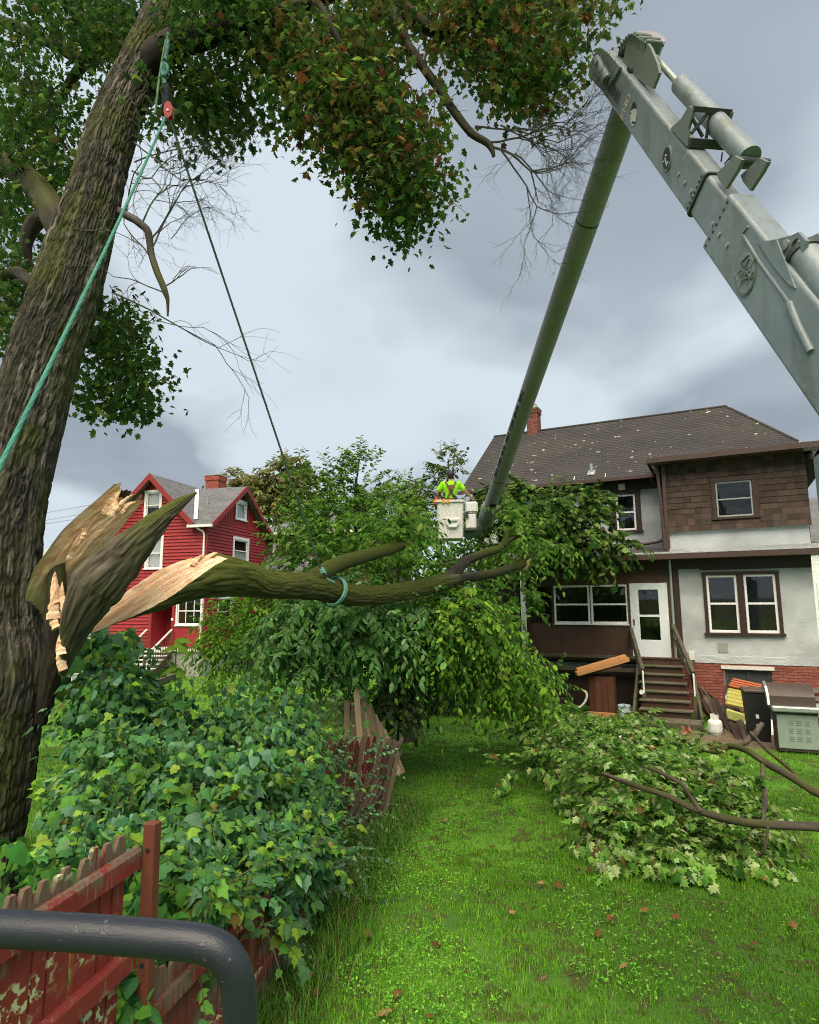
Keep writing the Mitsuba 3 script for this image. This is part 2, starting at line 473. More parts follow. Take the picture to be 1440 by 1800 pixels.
def window(parent, fr, s0, s1, h0, h1, d, trim, tw, sash, rows=2, cols=1, fw=0.045, curtain=None, back=0.35, sill=True, gap=0.0, label=None):
    """Trim round the opening, the sash with its rails in it, a sheet of glass, and what hangs behind."""
    m = MB()
    if tw > 0:
        cbx(m, fr, s0 - tw, s0, h0, h1, d, d + 0.035, 0.006)
        cbx(m, fr, s1, s1 + tw, h0, h1, d, d + 0.035, 0.006)
        cbx(m, fr, s0 - tw - 0.01, s1 + tw + 0.01, h1, h1 + tw, d, d + 0.042, 0.006)
        cbx(m, fr, s0 - tw - (0.04 if sill else 0), s1 + tw + (0.04 if sill else 0), h0 - (0.07 if sill else tw), h0, d, d + (0.075 if sill else 0.035), 0.006)
    else:
        bx(m, fr, s0 - 0.012, s1 + 0.012, h0 - 0.03, h0, d - 0.04, d + 0.03)
    w = obj('window', m, trim, parent, label=label)
    m = MB()
    e0, e1 = d - 0.055, d - 0.008
    cbx(m, fr, s0, s0 + fw, h0, h1, e0, e1, 0.005)
    cbx(m, fr, s1 - fw, s1, h0, h1, e0, e1, 0.005)
    cbx(m, fr, s0 + fw, s1 - fw, h1 - fw, h1, e0, e1, 0.005)
    cbx(m, fr, s0 + fw, s1 - fw, h0, h0 + fw * 1.2, e0, e1, 0.005)
    for k in range(1, rows):
        hh = h0 + (h1 - h0) * k / rows
        cbx(m, fr, s0 + fw, s1 - fw, hh - fw * 0.45, hh + fw * 0.45, e0 + 0.004, e1 + 0.008, 0.005)
    for k in range(1, cols):
        ss = s0 + (s1 - s0) * k / cols
        cbx(m, fr, ss - fw * 0.3, ss + fw * 0.3, h0 + fw, h1 - fw, e0 + 0.006, e1 - 0.004, 0.004)
    obj('sash', m, sash, w)
    g = MB()
    rect(g, fr, s0 + fw * 0.6, s1 - fw * 0.6, h0 + fw * 0.6, h1 - fw * 0.6, d - 0.032)
    obj('pane', g, 'mat_glass', w)
    if curtain:
        c = MB()
        n = 25
        xs = np.linspace(s0 + 0.01, s1 - 0.01, n)
        zz = d - back * 0.3 + 0.02 * np.sin(xs * 55) + 0.01 * np.sin(xs * 23 + 1)
        lo, hi = h0 + (h1 - h0) * curtain[0], h0 + (h1 - h0) * curtain[1]
        v = np.concatenate([np.stack([xs, np.full(n, lo), zz], 1), np.stack([xs, np.full(n, hi), zz], 1)])
        i = np.arange(n - 1)
        c.add(fr.at(v), np.stack([i, i + 1, i + 1 + n, i + n], 1))
        obj('curtain', c, 'mat_curtain', w, smooth=True)
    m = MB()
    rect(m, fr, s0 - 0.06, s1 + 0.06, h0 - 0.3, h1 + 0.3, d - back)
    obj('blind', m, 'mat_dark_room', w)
    return w


# ------------------------------------------------------------------ the brown and stucco house on the right
HF = wall_frame([6.5825, 17.3, 0.0], 0.465)
house = thing('stucco_house', 'two storey house with dark brown boards, grey stucco and a mossy brown roof', 'house')
doors = sbox(-0.49, 1.45, 0.49, 3.45)
wins = [(-2.63, -1.60, 2.32, 3.42), (-1.57, -0.55, 2.32, 3.42)]
stw = [(1.46, 2.18, 2.12, 3.62), (2.34, 3.06, 2.12, 3.62)]
m = MB()
wall = sbox(-3.45, 1.30, 0.72, 4.12).difference(doors)
for a, b, c, d in wins:
    wall = wall.difference(sbox(a, c, b, d))
wall = wall.difference(sbox(-3.36, 2.32, -2.70, 3.40))
extrude(m, HF, wall, -0.12, 0.0)
obj('wall', m, 'mat_brown_board', house, label='dark brown board wall of the enclosed porch')
m = MB()
wall = sbox(0.72, 1.33, 3.87, 4.12)
for a, b, c, d in stw:
    wall = wall.difference(sbox(a, c, b, d))
extrude(m, HF, wall, -0.12, 0.012)
bx(m, HF, 0.74, 3.90, 1.34, 1.52, 0.012, 0.03)
obj('wall', m, 'mat_stucco', house, label='grey stucco wall around the two tall windows')
m = MB()
bx(m, HF, 0.66, 0.80, 1.30, 4.10, 0.013, 0.055)
bx(m, HF, 1.33, 3.87, 3.76, 4.12, 0.014, 0.05)
bx(m, HF, -3.45, 1.33, 3.80, 4.12, 0.001, 0.03)
bx(m, HF, -3.5, -3.38, 1.2, 4.1, 0.001, 0.05)
bx(m, HF, -2.70, -2.63, 2.3, 3.45, 0.001, 0.03)
obj('trim', m, 'mat_dark_trim', house)
m = MB()
bx(m, HF, -3.5, -0.36, 1.38, 1.46, 0.002, 0.10)
bx(m, HF, -3.5, -0.36, 1.02, 1.12, -0.08, 0.05)
obj('ledge', m, 'mat_old_wood', house)
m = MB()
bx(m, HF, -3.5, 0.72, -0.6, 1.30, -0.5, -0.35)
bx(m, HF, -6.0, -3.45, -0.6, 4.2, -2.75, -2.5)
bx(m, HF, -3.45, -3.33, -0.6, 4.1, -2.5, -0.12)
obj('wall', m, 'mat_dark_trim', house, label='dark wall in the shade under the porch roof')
# shell of the body so that rooms stay dark
m = MB()
bx(m, HF, 3.75, 3.87, -0.5, 4.12, -9.5, -0.12)
bx(m, HF, -6.0, 3.75, -0.5, 7.0, -9.62, -9.5)
bx(m, HF, -6.05, -5.95, 4.1, 6.95, -9.5, -2.5)
extrude(m, Frame(HF.p(-6.05, 0, 0), -HF.w, HF.v, HF.u), Polygon([(2.5, 6.9), (9.5, 6.9), (6.0, 9.7)]), 0, 0.1)
bx(m, HF, 4.1, 4.2, 4.2, 7.0, -9.5, -2.4)
bx(m, HF, -3.3, 3.7, 1.05, 1.2, -9.5, -0.35)
obj('wall', m, 'mat_stucco', house, label='side and back walls of the house')
# foundation of brick
m = MB()
extrude(m, HF, sbox(0.72, -0.4, 3.86, 1.33).difference(sbox(1.74, 0.52, 2.80, 1.2)), -0.30, -0.02)
obj('foundation', m, 'mat_mortar', house)
rng = np.random.default_rng(7)
m = MB()
openb = sbox(1.72, 0.52, 2.80, 1.26)
for r in range(24):
    h = -0.42 + r * 0.073
    x = 0.72 - (0.105 if r % 2 else 0.0)
    while x < 3.87:
        b = sbox(max(x, 0.72), h, min(x + 0.2, 3.87), h + 0.060).difference(openb)
        if not b.is_empty and b.area > 0.002:
            a = rng.uniform(0.75, 1.2)
            j = rng.uniform(-0.003, 0.004)
            x0, y0, x1, y1 = b.bounds
            bx(m, HF, x0, x1, y0, y1, -0.02, 0.012 + j, np.array([0.23, 0.068, 0.048]) * a + np.array([0.05, 0.03, 0.03]) * rng.uniform(0, 1))
        x += 0.212
obj('brick', m, 'mat_vertex', house, kind='stuff', label='red bricks of the foundation')
m = MB()
bx(m, HF, 1.66, 2.86, 1.20, 1.29, -0.02, 0.04)
bx(m, HF, 1.70, 2.82, 0.40, 0.52, -0.02, 0.05)
obj('lintel', m, 'mat_offwhite', house)
m = MB()
bx(m, HF, 1.74, 2.80, 0.52, 1.2, -0.13, -0.10)
for a, b in ((1.74, 1.82), (2.24, 2.30), (2.72, 2.80)):
    bx(m, HF, a, b, 0.52, 1.2, -0.10, -0.06)
bx(m, HF, 1.82, 2.72, 1.13, 1.2, -0.10, -0.06)
obj('cellar_window', m, 'mat_boom_dark', house, label='dark boarded cellar window in the brick foundation')
# porch windows and door
for a, b, c, d in wins:
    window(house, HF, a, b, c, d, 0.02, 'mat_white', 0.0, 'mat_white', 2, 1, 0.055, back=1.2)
m = MB()
rect(m, HF, -3.34, -2.72, 2.34, 3.38, -0.03)
obj('pane', m, 'mat_glass', house)
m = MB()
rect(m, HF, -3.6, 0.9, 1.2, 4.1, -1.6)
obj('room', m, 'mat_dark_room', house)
for a, b, c, d in stw:
    window(house, HF, a, b, c, d, 0.03, 'mat_dark_trim', 0.085, 'mat_white', 2, 1, 0.06, back=0.5)
m = MB()
door = sbox(-0.49, 1.45, 0.49, 3.45).difference(sbox(-0.27, 2.58, 0.25, 3.27)).difference(sbox(-0.27, 2.02 - 0.12, 0.25, 2.52))
extrude(m, HF, door, -0.06, 0.02)
door_key = obj('door', m, 'mat_door_white', house, label='white storm door with two glass panes')
m = MB()
cbx(m, HF, -0.43, -0.395, 2.30, 2.46, 0.02, 0.06, 0.008)
obj('handle', m, 'mat_black', door_key)
for h0, h1 in ((2.58, 3.27), (1.90, 2.52)):
    g = MB()
    rect(g, HF, -0.27, 0.25, h0, h1, -0.02)
    obj('pane', g, 'mat_glass', door_key)
m = MB()
for a, b, c, d in ((-0.56, -0.49, 1.45, 3.5), (0.49, 0.56, 1.45, 3.5), (-0.56, 0.56, 3.45, 3.52)):
    bx(m, HF, a, b, c, d, 0.003, 0.032)
obj('door_frame', m, 'mat_brown_board', house)
m = MB()
cyl(m, HF.p(0.60, 1.3, 0.06), HF.p(0.60, 4.1, 0.06), 0.035, 10)
obj('pipe', m, 'mat_steel', house)
m = MB()
lathe(m, Frame(HF.p(-1.95, 3.72, 0.14), HF.u, [0, 0, 1], HF.w), [(0.0, -0.09), (0.05, -0.075), (0.07, -0.02), (0.05, 0.03), (0.03, 0.06), (0.03, 0.1), (0, 0.1)], 14)
obj('porch_lamp', m, 'mat_white', house, smooth=40)
m = MB()
bx(m, HF, 1.62, 1.86, 1.62, 1.86, 0.012, 0.03)
obj('vent', m, 'mat_concrete', house)
m = MB()
cbx(m, HF, 0.92, 1.06, 1.40, 1.62, 0.03, 0.11, 0.01)
obj('meter_box', m, 'mat_offwhite', house)
# porch roof
m = MB()
s0, s1 = -6.2, 4.28
hexa(m, HF.at(np.array([[s, h, d] for s in (s0, s1) for (h, d) in ((4.10, 0.50), (4.22, 0.50), (4.48, -2.55), (4.60, -2.55))])))
obj('porch_roof', m, 'mat_roof_brown', house)
m = MB()
bx(m, HF, s0 - 0.02, s1 + 0.02, 4.06, 4.20, 0.503, 0.56)
bx(m, HF, s1 + 0.002, s1 + 0.04, 4.06, 4.20, -1.4, 0.50)
bx(m, HF, s0, s1, 4.06, 4.095, -0.1, 0.50)
obj('fascia', m, 'mat_fascia', house)
m = MB()
bx(m, HF, -1.2, 4.28, 4.205, 4.25, 0.38, 0.555)
bx(m, HF, 0.62, 4.25, 4.26, 4.36, -0.60, 0.10)
obj('flashing', m, 'mat_stucco', house)
m = MB()
cbx(m, HF, -3.50, -3.36, 0.0, 4.05, 0.36, 0.46, 0.012)
obj('porch_post', m, 'mat_white', house, label='white post under the porch roof')
# upper wall behind
m = MB()
upw = sbox(-1.10, 5.2, -0.46, 6.40)
extrude(m, HF, sbox(-6.0, 4.1, 0.6, 6.5).difference(upw), -2.62, -2.5)
obj('wall', m, 'mat_stucco', house, label='grey stucco wall of the upper floor')
m = MB()
bx(m, HF, -6.0, 0.6, 6.5, 6.9, -2.60, -2.47)
bx(m, HF, -6.1, 0.55, 6.83, 6.88, -2.5, -1.98)
obj('frieze', m, 'mat_dark_trim', house)
window(house, HF, -1.08, -0.48, 5.2, 6.38, -2.48, 'mat_dark_trim', 0.16, 'mat_white', 2, 1, 0.06, back=0.5)
m = MB()
cbx(m, HF, -0.95, -0.75, 6.52, 6.72, -2.46, -2.36, 0.01)
obj('meter_box', m, 'mat_offwhite', house)
# shingled wing
SW = 'mat_vertex'
m = MB()
wz = -0.60
wopen = sbox(1.83, 5.20, 2.77, 6.22)
extrude(m, HF, sbox(0.55, 4.93, 4.0, 6.86).difference(wopen), wz - 0.1, wz)
bx(m, HF, 3.9, 4.0, 4.3, 6.86, -2.6, wz - 0.1)
obj('wall', m, 'mat_brown_board', house, label='brown wall of the upper wing')
m = MB()
extrude(m, HF, Polygon([(0.60, 4.2), (3.98, 4.2), (3.97, 4.93), (0.58, 4.93)]), wz - 0.1, wz - 0.02)
bx(m, HF, 0.56, 0.62, 4.2, 4.93, -2.5, wz - 0.1)
obj('wall', m, 'mat_stucco', house, label='pale stucco band under the shingles')
for r in range(12):
    h = 4.88 + r * 0.165
    x = 0.53
    flare = max(0.0, 0.07 * (1 - r / 2.5)) if r < 3 else 0
    while x < 4.03:
        wd = rng.uniform(0.13, 0.32)
        x1 = min(x + wd, 4.03)
        if 4.03 - x1 < 0.06:
            x1 = 4.03
        cell = sbox(x + 0.003, h - rng.uniform(0, 0.006), x1 - 0.003, min(h + 0.18, 6.84)).difference(sbox(1.72, 5.13, 2.89, 6.34))
        if not cell.is_empty and cell.area > 0.003:
            t = rng.uniform(0.016, 0.024)
            col = np.array([0.048, 0.034, 0.028]) * rng.uniform(0.6, 1.4) + np.array([0.014, 0.003, 0.0]) * rng.uniform(0, 1) ** 2
            m = MB()
            extrude(m, HF, cell, 0, 1, col, fn=lambda v, h=h, t=t: wz + 0.001 + v[:, 2] * (0.004 + t * (1 - np.clip((v[:, 1] - h) / 0.19, 0, 1))) + flare * (1 - np.clip((v[:, 1] - h) / 0.6, 0, 1)))
            obj('shingle', m, SW, house)
        x = x1
window(house, HF, 1.86, 2.74, 5.22, 6.2, wz + 0.03, 'mat_dark_trim', 0.11, 'mat_steel', 2, 1, 0.04, back=0.5)
SF = Frame(HF.p(0.55, 0, -2.5), HF.w, [0, 0, 1])
m = MB()
extrude(m, SF, sbox(0, 4.93, 1.9, 6.86).difference(sbox(0.35, 5.2, 0.85, 6.35)).difference(sbox(1.15, 5.2, 1.6, 6.35)), -0.08, 0.0)
obj('wall', m, 'mat_brown_board', house, label='narrow side wall of the upper wing')
window(house, SF, 0.38, 0.82, 5.25, 6.3, 0.01, 'mat_dark_trim', 0.06, 'mat_steel', 2, 1, 0.04, back=0.4)
window(house, SF, 1.18, 1.57, 5.25, 6.3, 0.01, 'mat_dark_trim', 0.06, 'mat_steel', 2, 1, 0.04, back=0.4)
m = MB()
bx(m, HF, 0.50, 0.60, 4.3, 6.85, wz - 0.02, wz + 0.08)
obj('corner_board', m, 'mat_fascia', house)
m = MB()
tube(m, spline([HF.p(0.38, 6.85, wz + 0.10), HF.p(0.40, 6.6, wz + 0.10), HF.p(0.44, 5.5, wz + 0.10), HF.p(0.46, 4.42, wz + 0.10)], 12), 0.045, 10)
obj('downspout', m, 'mat_fascia', house, smooth=40)
m = MB()
tube(m, spline([HF.p(0.10, 6.8, -2.02), HF.p(0.12, 6.65, -2.1), HF.p(0.34, 6.5, -2.35), HF.p(0.36, 6.2, -2.42), HF.p(0.36, 5.0, -2.42), HF.p(0.2, 4.8, -2.4), HF.p(-0.6, 4.72, -2.38)], 40), 0.045, 10)
obj('downspout', m, 'mat_fascia', house, smooth=40)
# wing roof
m = MB()
hexa(m, HF.at(np.array([[0.18, 6.86, -0.16], [0.18, 7.00, -0.16], [0.18, 7.35, -3.6], [0.18, 7.5, -3.6], [4.42, 6.86, -0.16], [4.42, 7.00, -0.16], [4.42, 7.35, -3.6], [4.42, 7.5, -3.6]])))
obj('wing_roof', m, 'mat_roof_brown', house)
m = MB()
bx(m, HF, 0.16, 4.44, 6.84, 6.985, -0.155, -0.10)
bx(m, HF, 4.425, 4.46, 6.84, 6.985, -2.0, -0.155)
bx(m, HF, 0.145, 0.175, 6.84, 6.985, -2.0, -0.155)
bx(m, HF, 0.2, 4.4, 6.845, 6.858, -0.6, -0.16)
obj('fascia', m, 'mat_fascia', house)
# main roof
e, rd = np.array([-6.35, 6.87, -2.0]), np.array([-6.35, 9.84, -6.0])
sl = math.hypot(2.97, 4.0)
RF = Frame(HF.at(e), HF.u, HF.at(rd) - HF.at(e))
poly = Polygon([(0, 0), (11.15, 0), (8.75, sl), (0, sl)])
m = MB()
extrude(m, RF, poly, -0.12, 0.0)
obj('roof', m, 'mat_roof_brown', house, label='brown shingled main roof with pale lichen spots')
m = MB()
courses(m, RF, poly, 0.145, 0.014, 0.004, 0.002)
obj('roof_shingle', m, 'mat_roof_brown', house, kind='stuff', label='courses of brown roof shingles')
m = MB()
p0, p1, p2, p3 = HF.p(4.8, 6.87, -2.0), HF.p(2.4, 9.84, -6.0), HF.p(4.8, 6.87, -10.0), HF.p(-6.35, 9.84, -6.0)
p4 = HF.p(-6.35, 6.87, -10)
m.add(np.array([p0, p2, p1]), [[0, 1, 2]])
m.add(np.array([p2, p4, p3, p1]), [[0, 1, 2, 3]])
obj('roof', m, 'mat_roof_brown', house, label='hip end and back slope of the roof')
m = MB()
tube(m, [p3 + [0, 0, 0.02], p1 + [0, 0, 0.02]], 0.05, 6)
tube(m, [p1 + [0, 0, 0.02], p0 + [0, 0, 0.02]], 0.045, 6)
obj('ridge_cap', m, 'mat_roof_brown', house)
m = MB()
bx(m, HF, -6.4, 0.2, 6.76, 6.87, -1.995, -1.89)
obj('gutter', m, 'mat_fascia', house)
m = MB()
for s in (-4.1, -2.3, -1.3):
    q = RF.p(s + 6.35, 0.05, 0.03)
    tube(m, [q, q + RF.v * 0.22 + RF.w * 0.02], 0.012, 5)
obj('gutter_strap', m, 'mat_white', house)
m = MB()
q = on(RF, 1040, 832, 0.0)
tube(m, [q - [0, 0, 0.05], q + [0, 0, 0.32]], 0.05, 10)
hexa(m, np.array([q + RF.u * a + RF.v * b + RF.w * c for a in (-0.12, 0.12) for b in (-0.2, 0.15) for c in (0.02, 0.05)]))
obj('vent_pipe', m, 'mat_steel', house)
# chimney of the right-hand house
m = MB()
c0 = np.array([-4.62, -6.0])
bx(m, HF, c0[0] - 0.205, c0[0] + 0.205, 9.0, 10.75, c0[1] - 0.28, c0[1] + 0.28)
ch = obj('chimney', m, 'mat_mortar', house, label='red brick chimney on the ridge')
m = MB()
for r in range(17):
    h = 9.62 + r * 0.068
    out = 0.0 if r < 14 else 0.035
    for fr, wd in ((Frame(HF.p(c0[0], 0, c0[1] + 0.28), HF.u, HF.v), 0.22), (Frame(HF.p(c0[0] + 0.205, 0, c0[1]), -HF.w, HF.v), 0.29), (Frame(HF.p(c0[0] - 0.205, 0, c0[1]), HF.w, HF.v), 0.29)):
        x = -wd - (0.1 if r % 2 else 0)
        while x < wd:
            a, b = max(x, -wd), min(x + 0.19, wd)
            if b - a > 0.03:
                bx(m, fr, a, b, h, h + 0.056, 0, 0.012 + out, np.array([0.21, 0.075, 0.058]) * rng.uniform(0.45, 1.3))
            x += 0.2
obj('brick', m, 'mat_vertex', ch, kind='stuff', label='red bricks of the chimney')
m = MB()
cbx(m, HF, c0[0] - 0.27, c0[0] + 0.27, 10.74, 10.82, c0[1] - 0.34, c0[1] + 0.34, 0.02)
cbx(m, HF, c0[0] - 0.13, c0[0] + 0.13, 10.82, 11.02, c0[1] - 0.13, c0[1] + 0.13, 0.03)
obj('chimney_cap', m, 'mat_concrete', ch)
m = MB()
bx(m, HF, c0[0] - 0.235, c0[0] + 0.235, 9.3, 9.62, c0[1] - 0.3, c0[1] + 0.31)
obj('flashing', m, 'mat_white', ch)

# porch steps
steps = thing('porch_steps', 'mossy weathered wooden steps up to the white storm door', 'steps')
for k in range(1, 7):
    d = 0.245 * k
    h = 1.45 - 0.185 * k
    m = MB()
    cbx(m, HF, -0.33 + 0.02 * k, 0.74 + 0.045 * k, h - 0.04, h, d - 0.02, d + 0.29, 0.008)
    obj('tread', m, 'mat_old_wood', steps)
    m = MB()
    bx(m, HF, -0.28 + 0.02 * k, 0.69 + 0.045 * k, h - 0.185, h - 0.042, d + 0.20, d + 0.225)
    obj('riser', m, 'mat_brown_board', steps)
m = MB()
bx(m, HF, -0.30, 0.74, 1.265, 1.41, 0.12, 0.22)
bx(m, HF, -0.33, 0.74, 1.41, 1.45, 0.035, 0.25)
obj('riser', m, 'mat_brown_board', steps, label='top board under the door')
for sd, off in ((-0.34, 0.0), (0.80, 0.22)):
    m = MB()
    fr = Frame(HF.p(sd + off * 0.6, 0, 0), HF.w + HF.u * off * 0.7, HF.v)
    extrude(m, fr, Polygon([(0.0, 1.4), (0.2, 1.4), (1.75, 0.25), (1.75, 0.0), (1.45, 0.0), (0.0, 1.05)]), -0.03, 0.03)
    obj('stringer', m, 'mat_old_wood', steps)
for (xa, ya, xb, yb, s_) in ((1110, 1108, 1130, 1178, -0.35), (1184, 1102, 1219, 1183, 0.85)):
    A, B = on(HF, xa, ya, 0.12), on(HF, xb, yb, 1.35)
    ax = unit(B - A)
    fr = Frame(A, ax, unit(np.cross(np.cross(ax, [0, 0, 1.0]), ax)))
    L = np.linalg.norm(B - A)
    m = MB()
    cbx(m, fr, -0.05, L, -0.045, 0.05, -0.045, 0.045, 0.008)
    obj('handrail', m, 'mat_old_wood', steps)
    m = MB()
    fr2 = Frame(fr.p(0.1, -0.25, 0), fr.u, fr.v)
    cbx(m, fr2, 0, L - 0.25, -0.04, 0.04, -0.02, 0.02, 0.006)
    obj('rail', m, 'mat_old_wood', steps)
    m = MB()
    base = np.array([B[0], B[1], 0.0])
    tube(m, spline([B - ax * 0.08 - [0, 0, 0.03], B + [0, 0, -0.06], B + [0.0, 0, -0.3], B + [0.0, 0, -0.62]], 14), 0.02, 8)
    obj('pipe', m, 'mat_white', steps, smooth=40)
    m = MB()
    fr3 = Frame(np.array([B[0], B[1], 0.05]) - HF.w * 0.02, HF.u, HF.v)
    cbx(m, fr3, -0.045, 0.045, 0, B[2] - 0.6, -0.045, 0.045, 0.006)
    obj('post', m, 'mat_old_wood', steps)
m = MB()
fr = Frame(on(HF, 1128, 1217, 1.38), HF.u, HF.w)
cyl(m, fr.p(0, -0.02), fr.p(0, 0.02), 0.05, 14)
obj('cap', m, 'mat_white', steps)
m = MB()
cbx(m, HF, -0.30, 1.22, -0.1, 0.17, 1.74, 2.35, 0.02)
cbx(m, HF, -0.20, 1.50, -0.2, 0.02, 2.30, 2.80, 0.02)
obj('slab', m, 'mat_old_wood', steps, label='two broad mossy slabs at the foot of the steps')

# ------------------------------------------------------------------ the red house on the left
LF = wall_frame([-9.842, 30.0, 0.0], 0.251)
red = thing('red_house', 'red clapboard house with two gables, white windows and a grey roof', 'house')
AX, AH, EL, ER, EH = -3.1, 9.30, -5.5, -0.75, 6.95
front = Polygon([(-5.5, 0.85), (0, 0.85), (0, 6.95), (ER, 6.95), (AX, AH), (EL, 6.95)])
ops = [sbox(-3.48, 7.22, -2.72, 8.52), sbox(-3.28, 4.72, -2.52, 6.20), sbox(-1.44, 1.98, -0.10, 3.28), sbox(-2.87, 0.85, -1.72, 2.98)]
body = front
for o in ops:
    body = body.difference(o)
m = MB()
extrude(m, LF, body, -0.1, 0)
bx(m, LF, -5.5, -5.4, 0.5, 6.95, -5.8, -0.1)
bx(m, LF, -5.5, 0, 0.5, 6.9, -5.84, -5.74)
bx(m, LF, -5.4, -0.1, 3.6, 3.7, -5.7, -0.3)
obj('wall', m, 'mat_red_siding', red, label='red front gable wall')
m = MB()
courses(m, LF, body.difference(sbox(-1.62, 0.85, 0.0, 1.95)), 0.165, 0.055, 0.004, 0.001)
obj('clapboard', m, 'mat_red_siding', red, kind='stuff', label='red clapboards of the front gable wall')
RL = Frame(LF.p(0, 0, 0), -LF.w, [0, 0, 1])
CA, CH = 2.92, 9.05
rwall = Polygon([(0, 0.85), (5.84, 0.85), (5.84, 6.9), (CA, CH), (0, 6.9)])
rops = [sbox(2.66, 7.42, 3.50, 8.30), sbox(2.50, 5.15, 3.85, 6.30), sbox(1.2, 1.9, 2.4, 3.2)]
rb = rwall
for o in rops:
    rb = rb.difference(o)
m = MB()
extrude(m, RL, rb, -0.1, 0)
obj('wall', m, 'mat_red_siding', red, label='red side gable wall')
m = MB()
courses(m, RL, rb.difference(sbox(-1, 7.0, 9, 12)), 0.165, 0.055, 0.004, 0.001)
obj('clapboard', m, 'mat_red_siding', red, kind='stuff', label='red clapboards of the side wall')
m = MB()
x = 0.1
while x < 5.8:
    strip = sbox(x, 7.02, x + 0.03, 10).intersection(rb)
    if not strip.is_empty:
        extrude(m, RL, strip, 0, 0.02)
    x += 0.25
bx(m, RL, 0.0, 5.84, 6.93, 7.02, 0.001, 0.045)
obj('batten', m, 'mat_red_siding', red, kind='stuff', label='red battens in the side gable')
m = MB()
bx(m, LF, -0.09, 0.04, 0.85, 6.9, 0.002, 0.04)
bx(m, RL, -0.04, 0.09, 0.85, 6.9, 0.002, 0.04)
bx(m, LF, -5.54, -5.42, 0.5, 6.9, 0.002, 0.04)
for s in (-2.97, -1.72):
    bx(m, LF, s, s + 0.12, 0.85, 3.05, 0.002, 0.06)
bx(m, LF, -2.97, -1.6, 2.98, 3.08, 0.002, 0.06)
obj('corner_board', m, 'mat_red_trim', red)
m = MB()
bx(m, LF, -1.6, 0.0, 0.85, 1.95, 0.001, 0.03)
obj('panel', m, 'mat_red_siding', red, label='plain red panel under the wide porch window')
m = MB()
bx(m, LF, -2.9, -1.7, 0.85, 3.0, -1.35, -1.3)
bx(m, LF, -3.0, -2.9, 0.85, 3.0, -1.3, -0.1)
bx(m, LF, -1.7, -1.6, 0.85, 3.0, -1.3, -0.1)
bx(m, LF, -2.9, -1.7, 3.0, 3.1, -1.3, -0.1)
courses(m, LF, sbox(-2.9, 0.85, -1.7, 3.0), 0.165, 0.055, 0.004, -1.3)
obj('entry', m, 'mat_red_siding', red, label='recessed red entry')
m = MB()
bx(m, LF, -3.0, 0.05, 0.74, 0.85, -1.3, 0.10)
obj('porch_floor', m, 'mat_offwhite', red)
m = MB()
cbx(m, LF, -1.72 - 0.02 + 0.0, -1.72 + 0.10, 2.18, 2.30, 0.06, 0.09, 0.005)
obj('door_bell', m, 'mat_white', red)
m = MB()
bx(m, LF, -5.45, -0.02, -1.2, 0.74, -0.4, -0.05)
bx(m, RL, 0.02, 5.8, -1.2, 0.85, -0.4, -0.05)
obj('foundation', m, 'mat_concrete', red)
window(red, LF, -3.48, -2.72, 7.22, 8.52, 0.03, 'mat_white', 0.13, 'mat_white', 2, 1, 0.05, curtain=(0.42, 1.0))
window(red, LF, -3.28, -2.52, 4.72, 6.20, 0.03, 'mat_white', 0.13, 'mat_white', 2, 1, 0.05, curtain=(0.0, 1.0))
window(red, LF, -1.44, -0.10, 1.98, 3.28, 0.03, 'mat_white', 0.07, 'mat_white', 2, 3, 0.06, back=1.0, label='wide white porch window of six panes')
window(red, RL, 2.66, 3.50, 7.42, 8.30, 0.03, 'mat_white', 0.16, 'mat_white', 1, 1, 0.06, curtain=(0.0, 1.0))
window(red, RL, 2.50, 3.85, 5.15, 6.30, 0.03, 'mat_white', 0.16, 'mat_white', 2, 1, 0.06, curtain=(0.0, 0.45))
window(red, RL, 1.2, 2.4, 1.9, 3.2, 0.03, 'mat_white', 0.1, 'mat_white', 2, 1, 0.05)


def slab(mb, pts, t):
    """A roof slope through the outline points, t thick downwards."""
    p = np.asarray(pts, float)
    n = len(p)
    nr = unit(np.cross(p[1] - p[0], p[-1] - p[0]))
    if nr[2] < 0:
        p = p[::-1]
        nr = -nr
    u = unit(p[1] - p[0])
    fr = Frame(p[0], u, np.cross(nr, u), nr)
    l = np.stack([(p - p[0]) @ fr.u, (p - p[0]) @ fr.v], 1)
    extrude(mb, fr, Polygon(l), -t, 0)
    return fr, Polygon(l)


ms, mr, mt = (AH - 6.95) / (AX - EL), (AH - 6.95) / (ER - AX), 0.0


def main_h(s):
    return AH + 0.12 - (ms * (AX - s) if s < AX else mr * (s - AX))


def cross_h(d):
    return CH + 0.12 - (CH - 6.9) / CA * abs(-d - CA)


m, sh = MB(), MB()
lft = [LF.p(EL - 0.35, main_h(EL - 0.35), 0.4), LF.p(AX, main_h(AX), 0.4), LF.p(AX, main_h(AX), -8.4), LF.p(EL - 0.35, main_h(EL - 0.35), -8.4)]
fr, pl = slab(m, lft, 0.12)
zz = cross_h(-CA)
sv = AX + (main_h(AX) - zz) / mr
rgt = [LF.p(AX, main_h(AX), 0.4), LF.p(ER + 0.22, main_h(ER + 0.22), 0.4), LF.p(ER + 0.22, main_h(ER + 0.22), 0.15), LF.p(sv, zz, -CA), LF.p(ER - 0.5, main_h(ER - 0.5), -8.4), LF.p(AX, main_h(AX), -8.4)]
fr, pl = slab(m, rgt, 0.12)
crs = [LF.p(0.42, cross_h(0.32), 0.32), LF.p(0.42, zz, -CA), LF.p(sv, zz, -CA), LF.p(ER - 0.04, cross_h(0.0), 0.02), LF.p(ER - 0.04, cross_h(0.32), 0.32)]
fr, pl = slab(m, crs, 0.12)
bck = [LF.p(0.42, zz, -CA), LF.p(0.42, cross_h(-6.16), -6.16), LF.p(sv, cross_h(-6.16), -6.16), LF.p(sv, zz, -CA)]
slab(m, bck, 0.12)
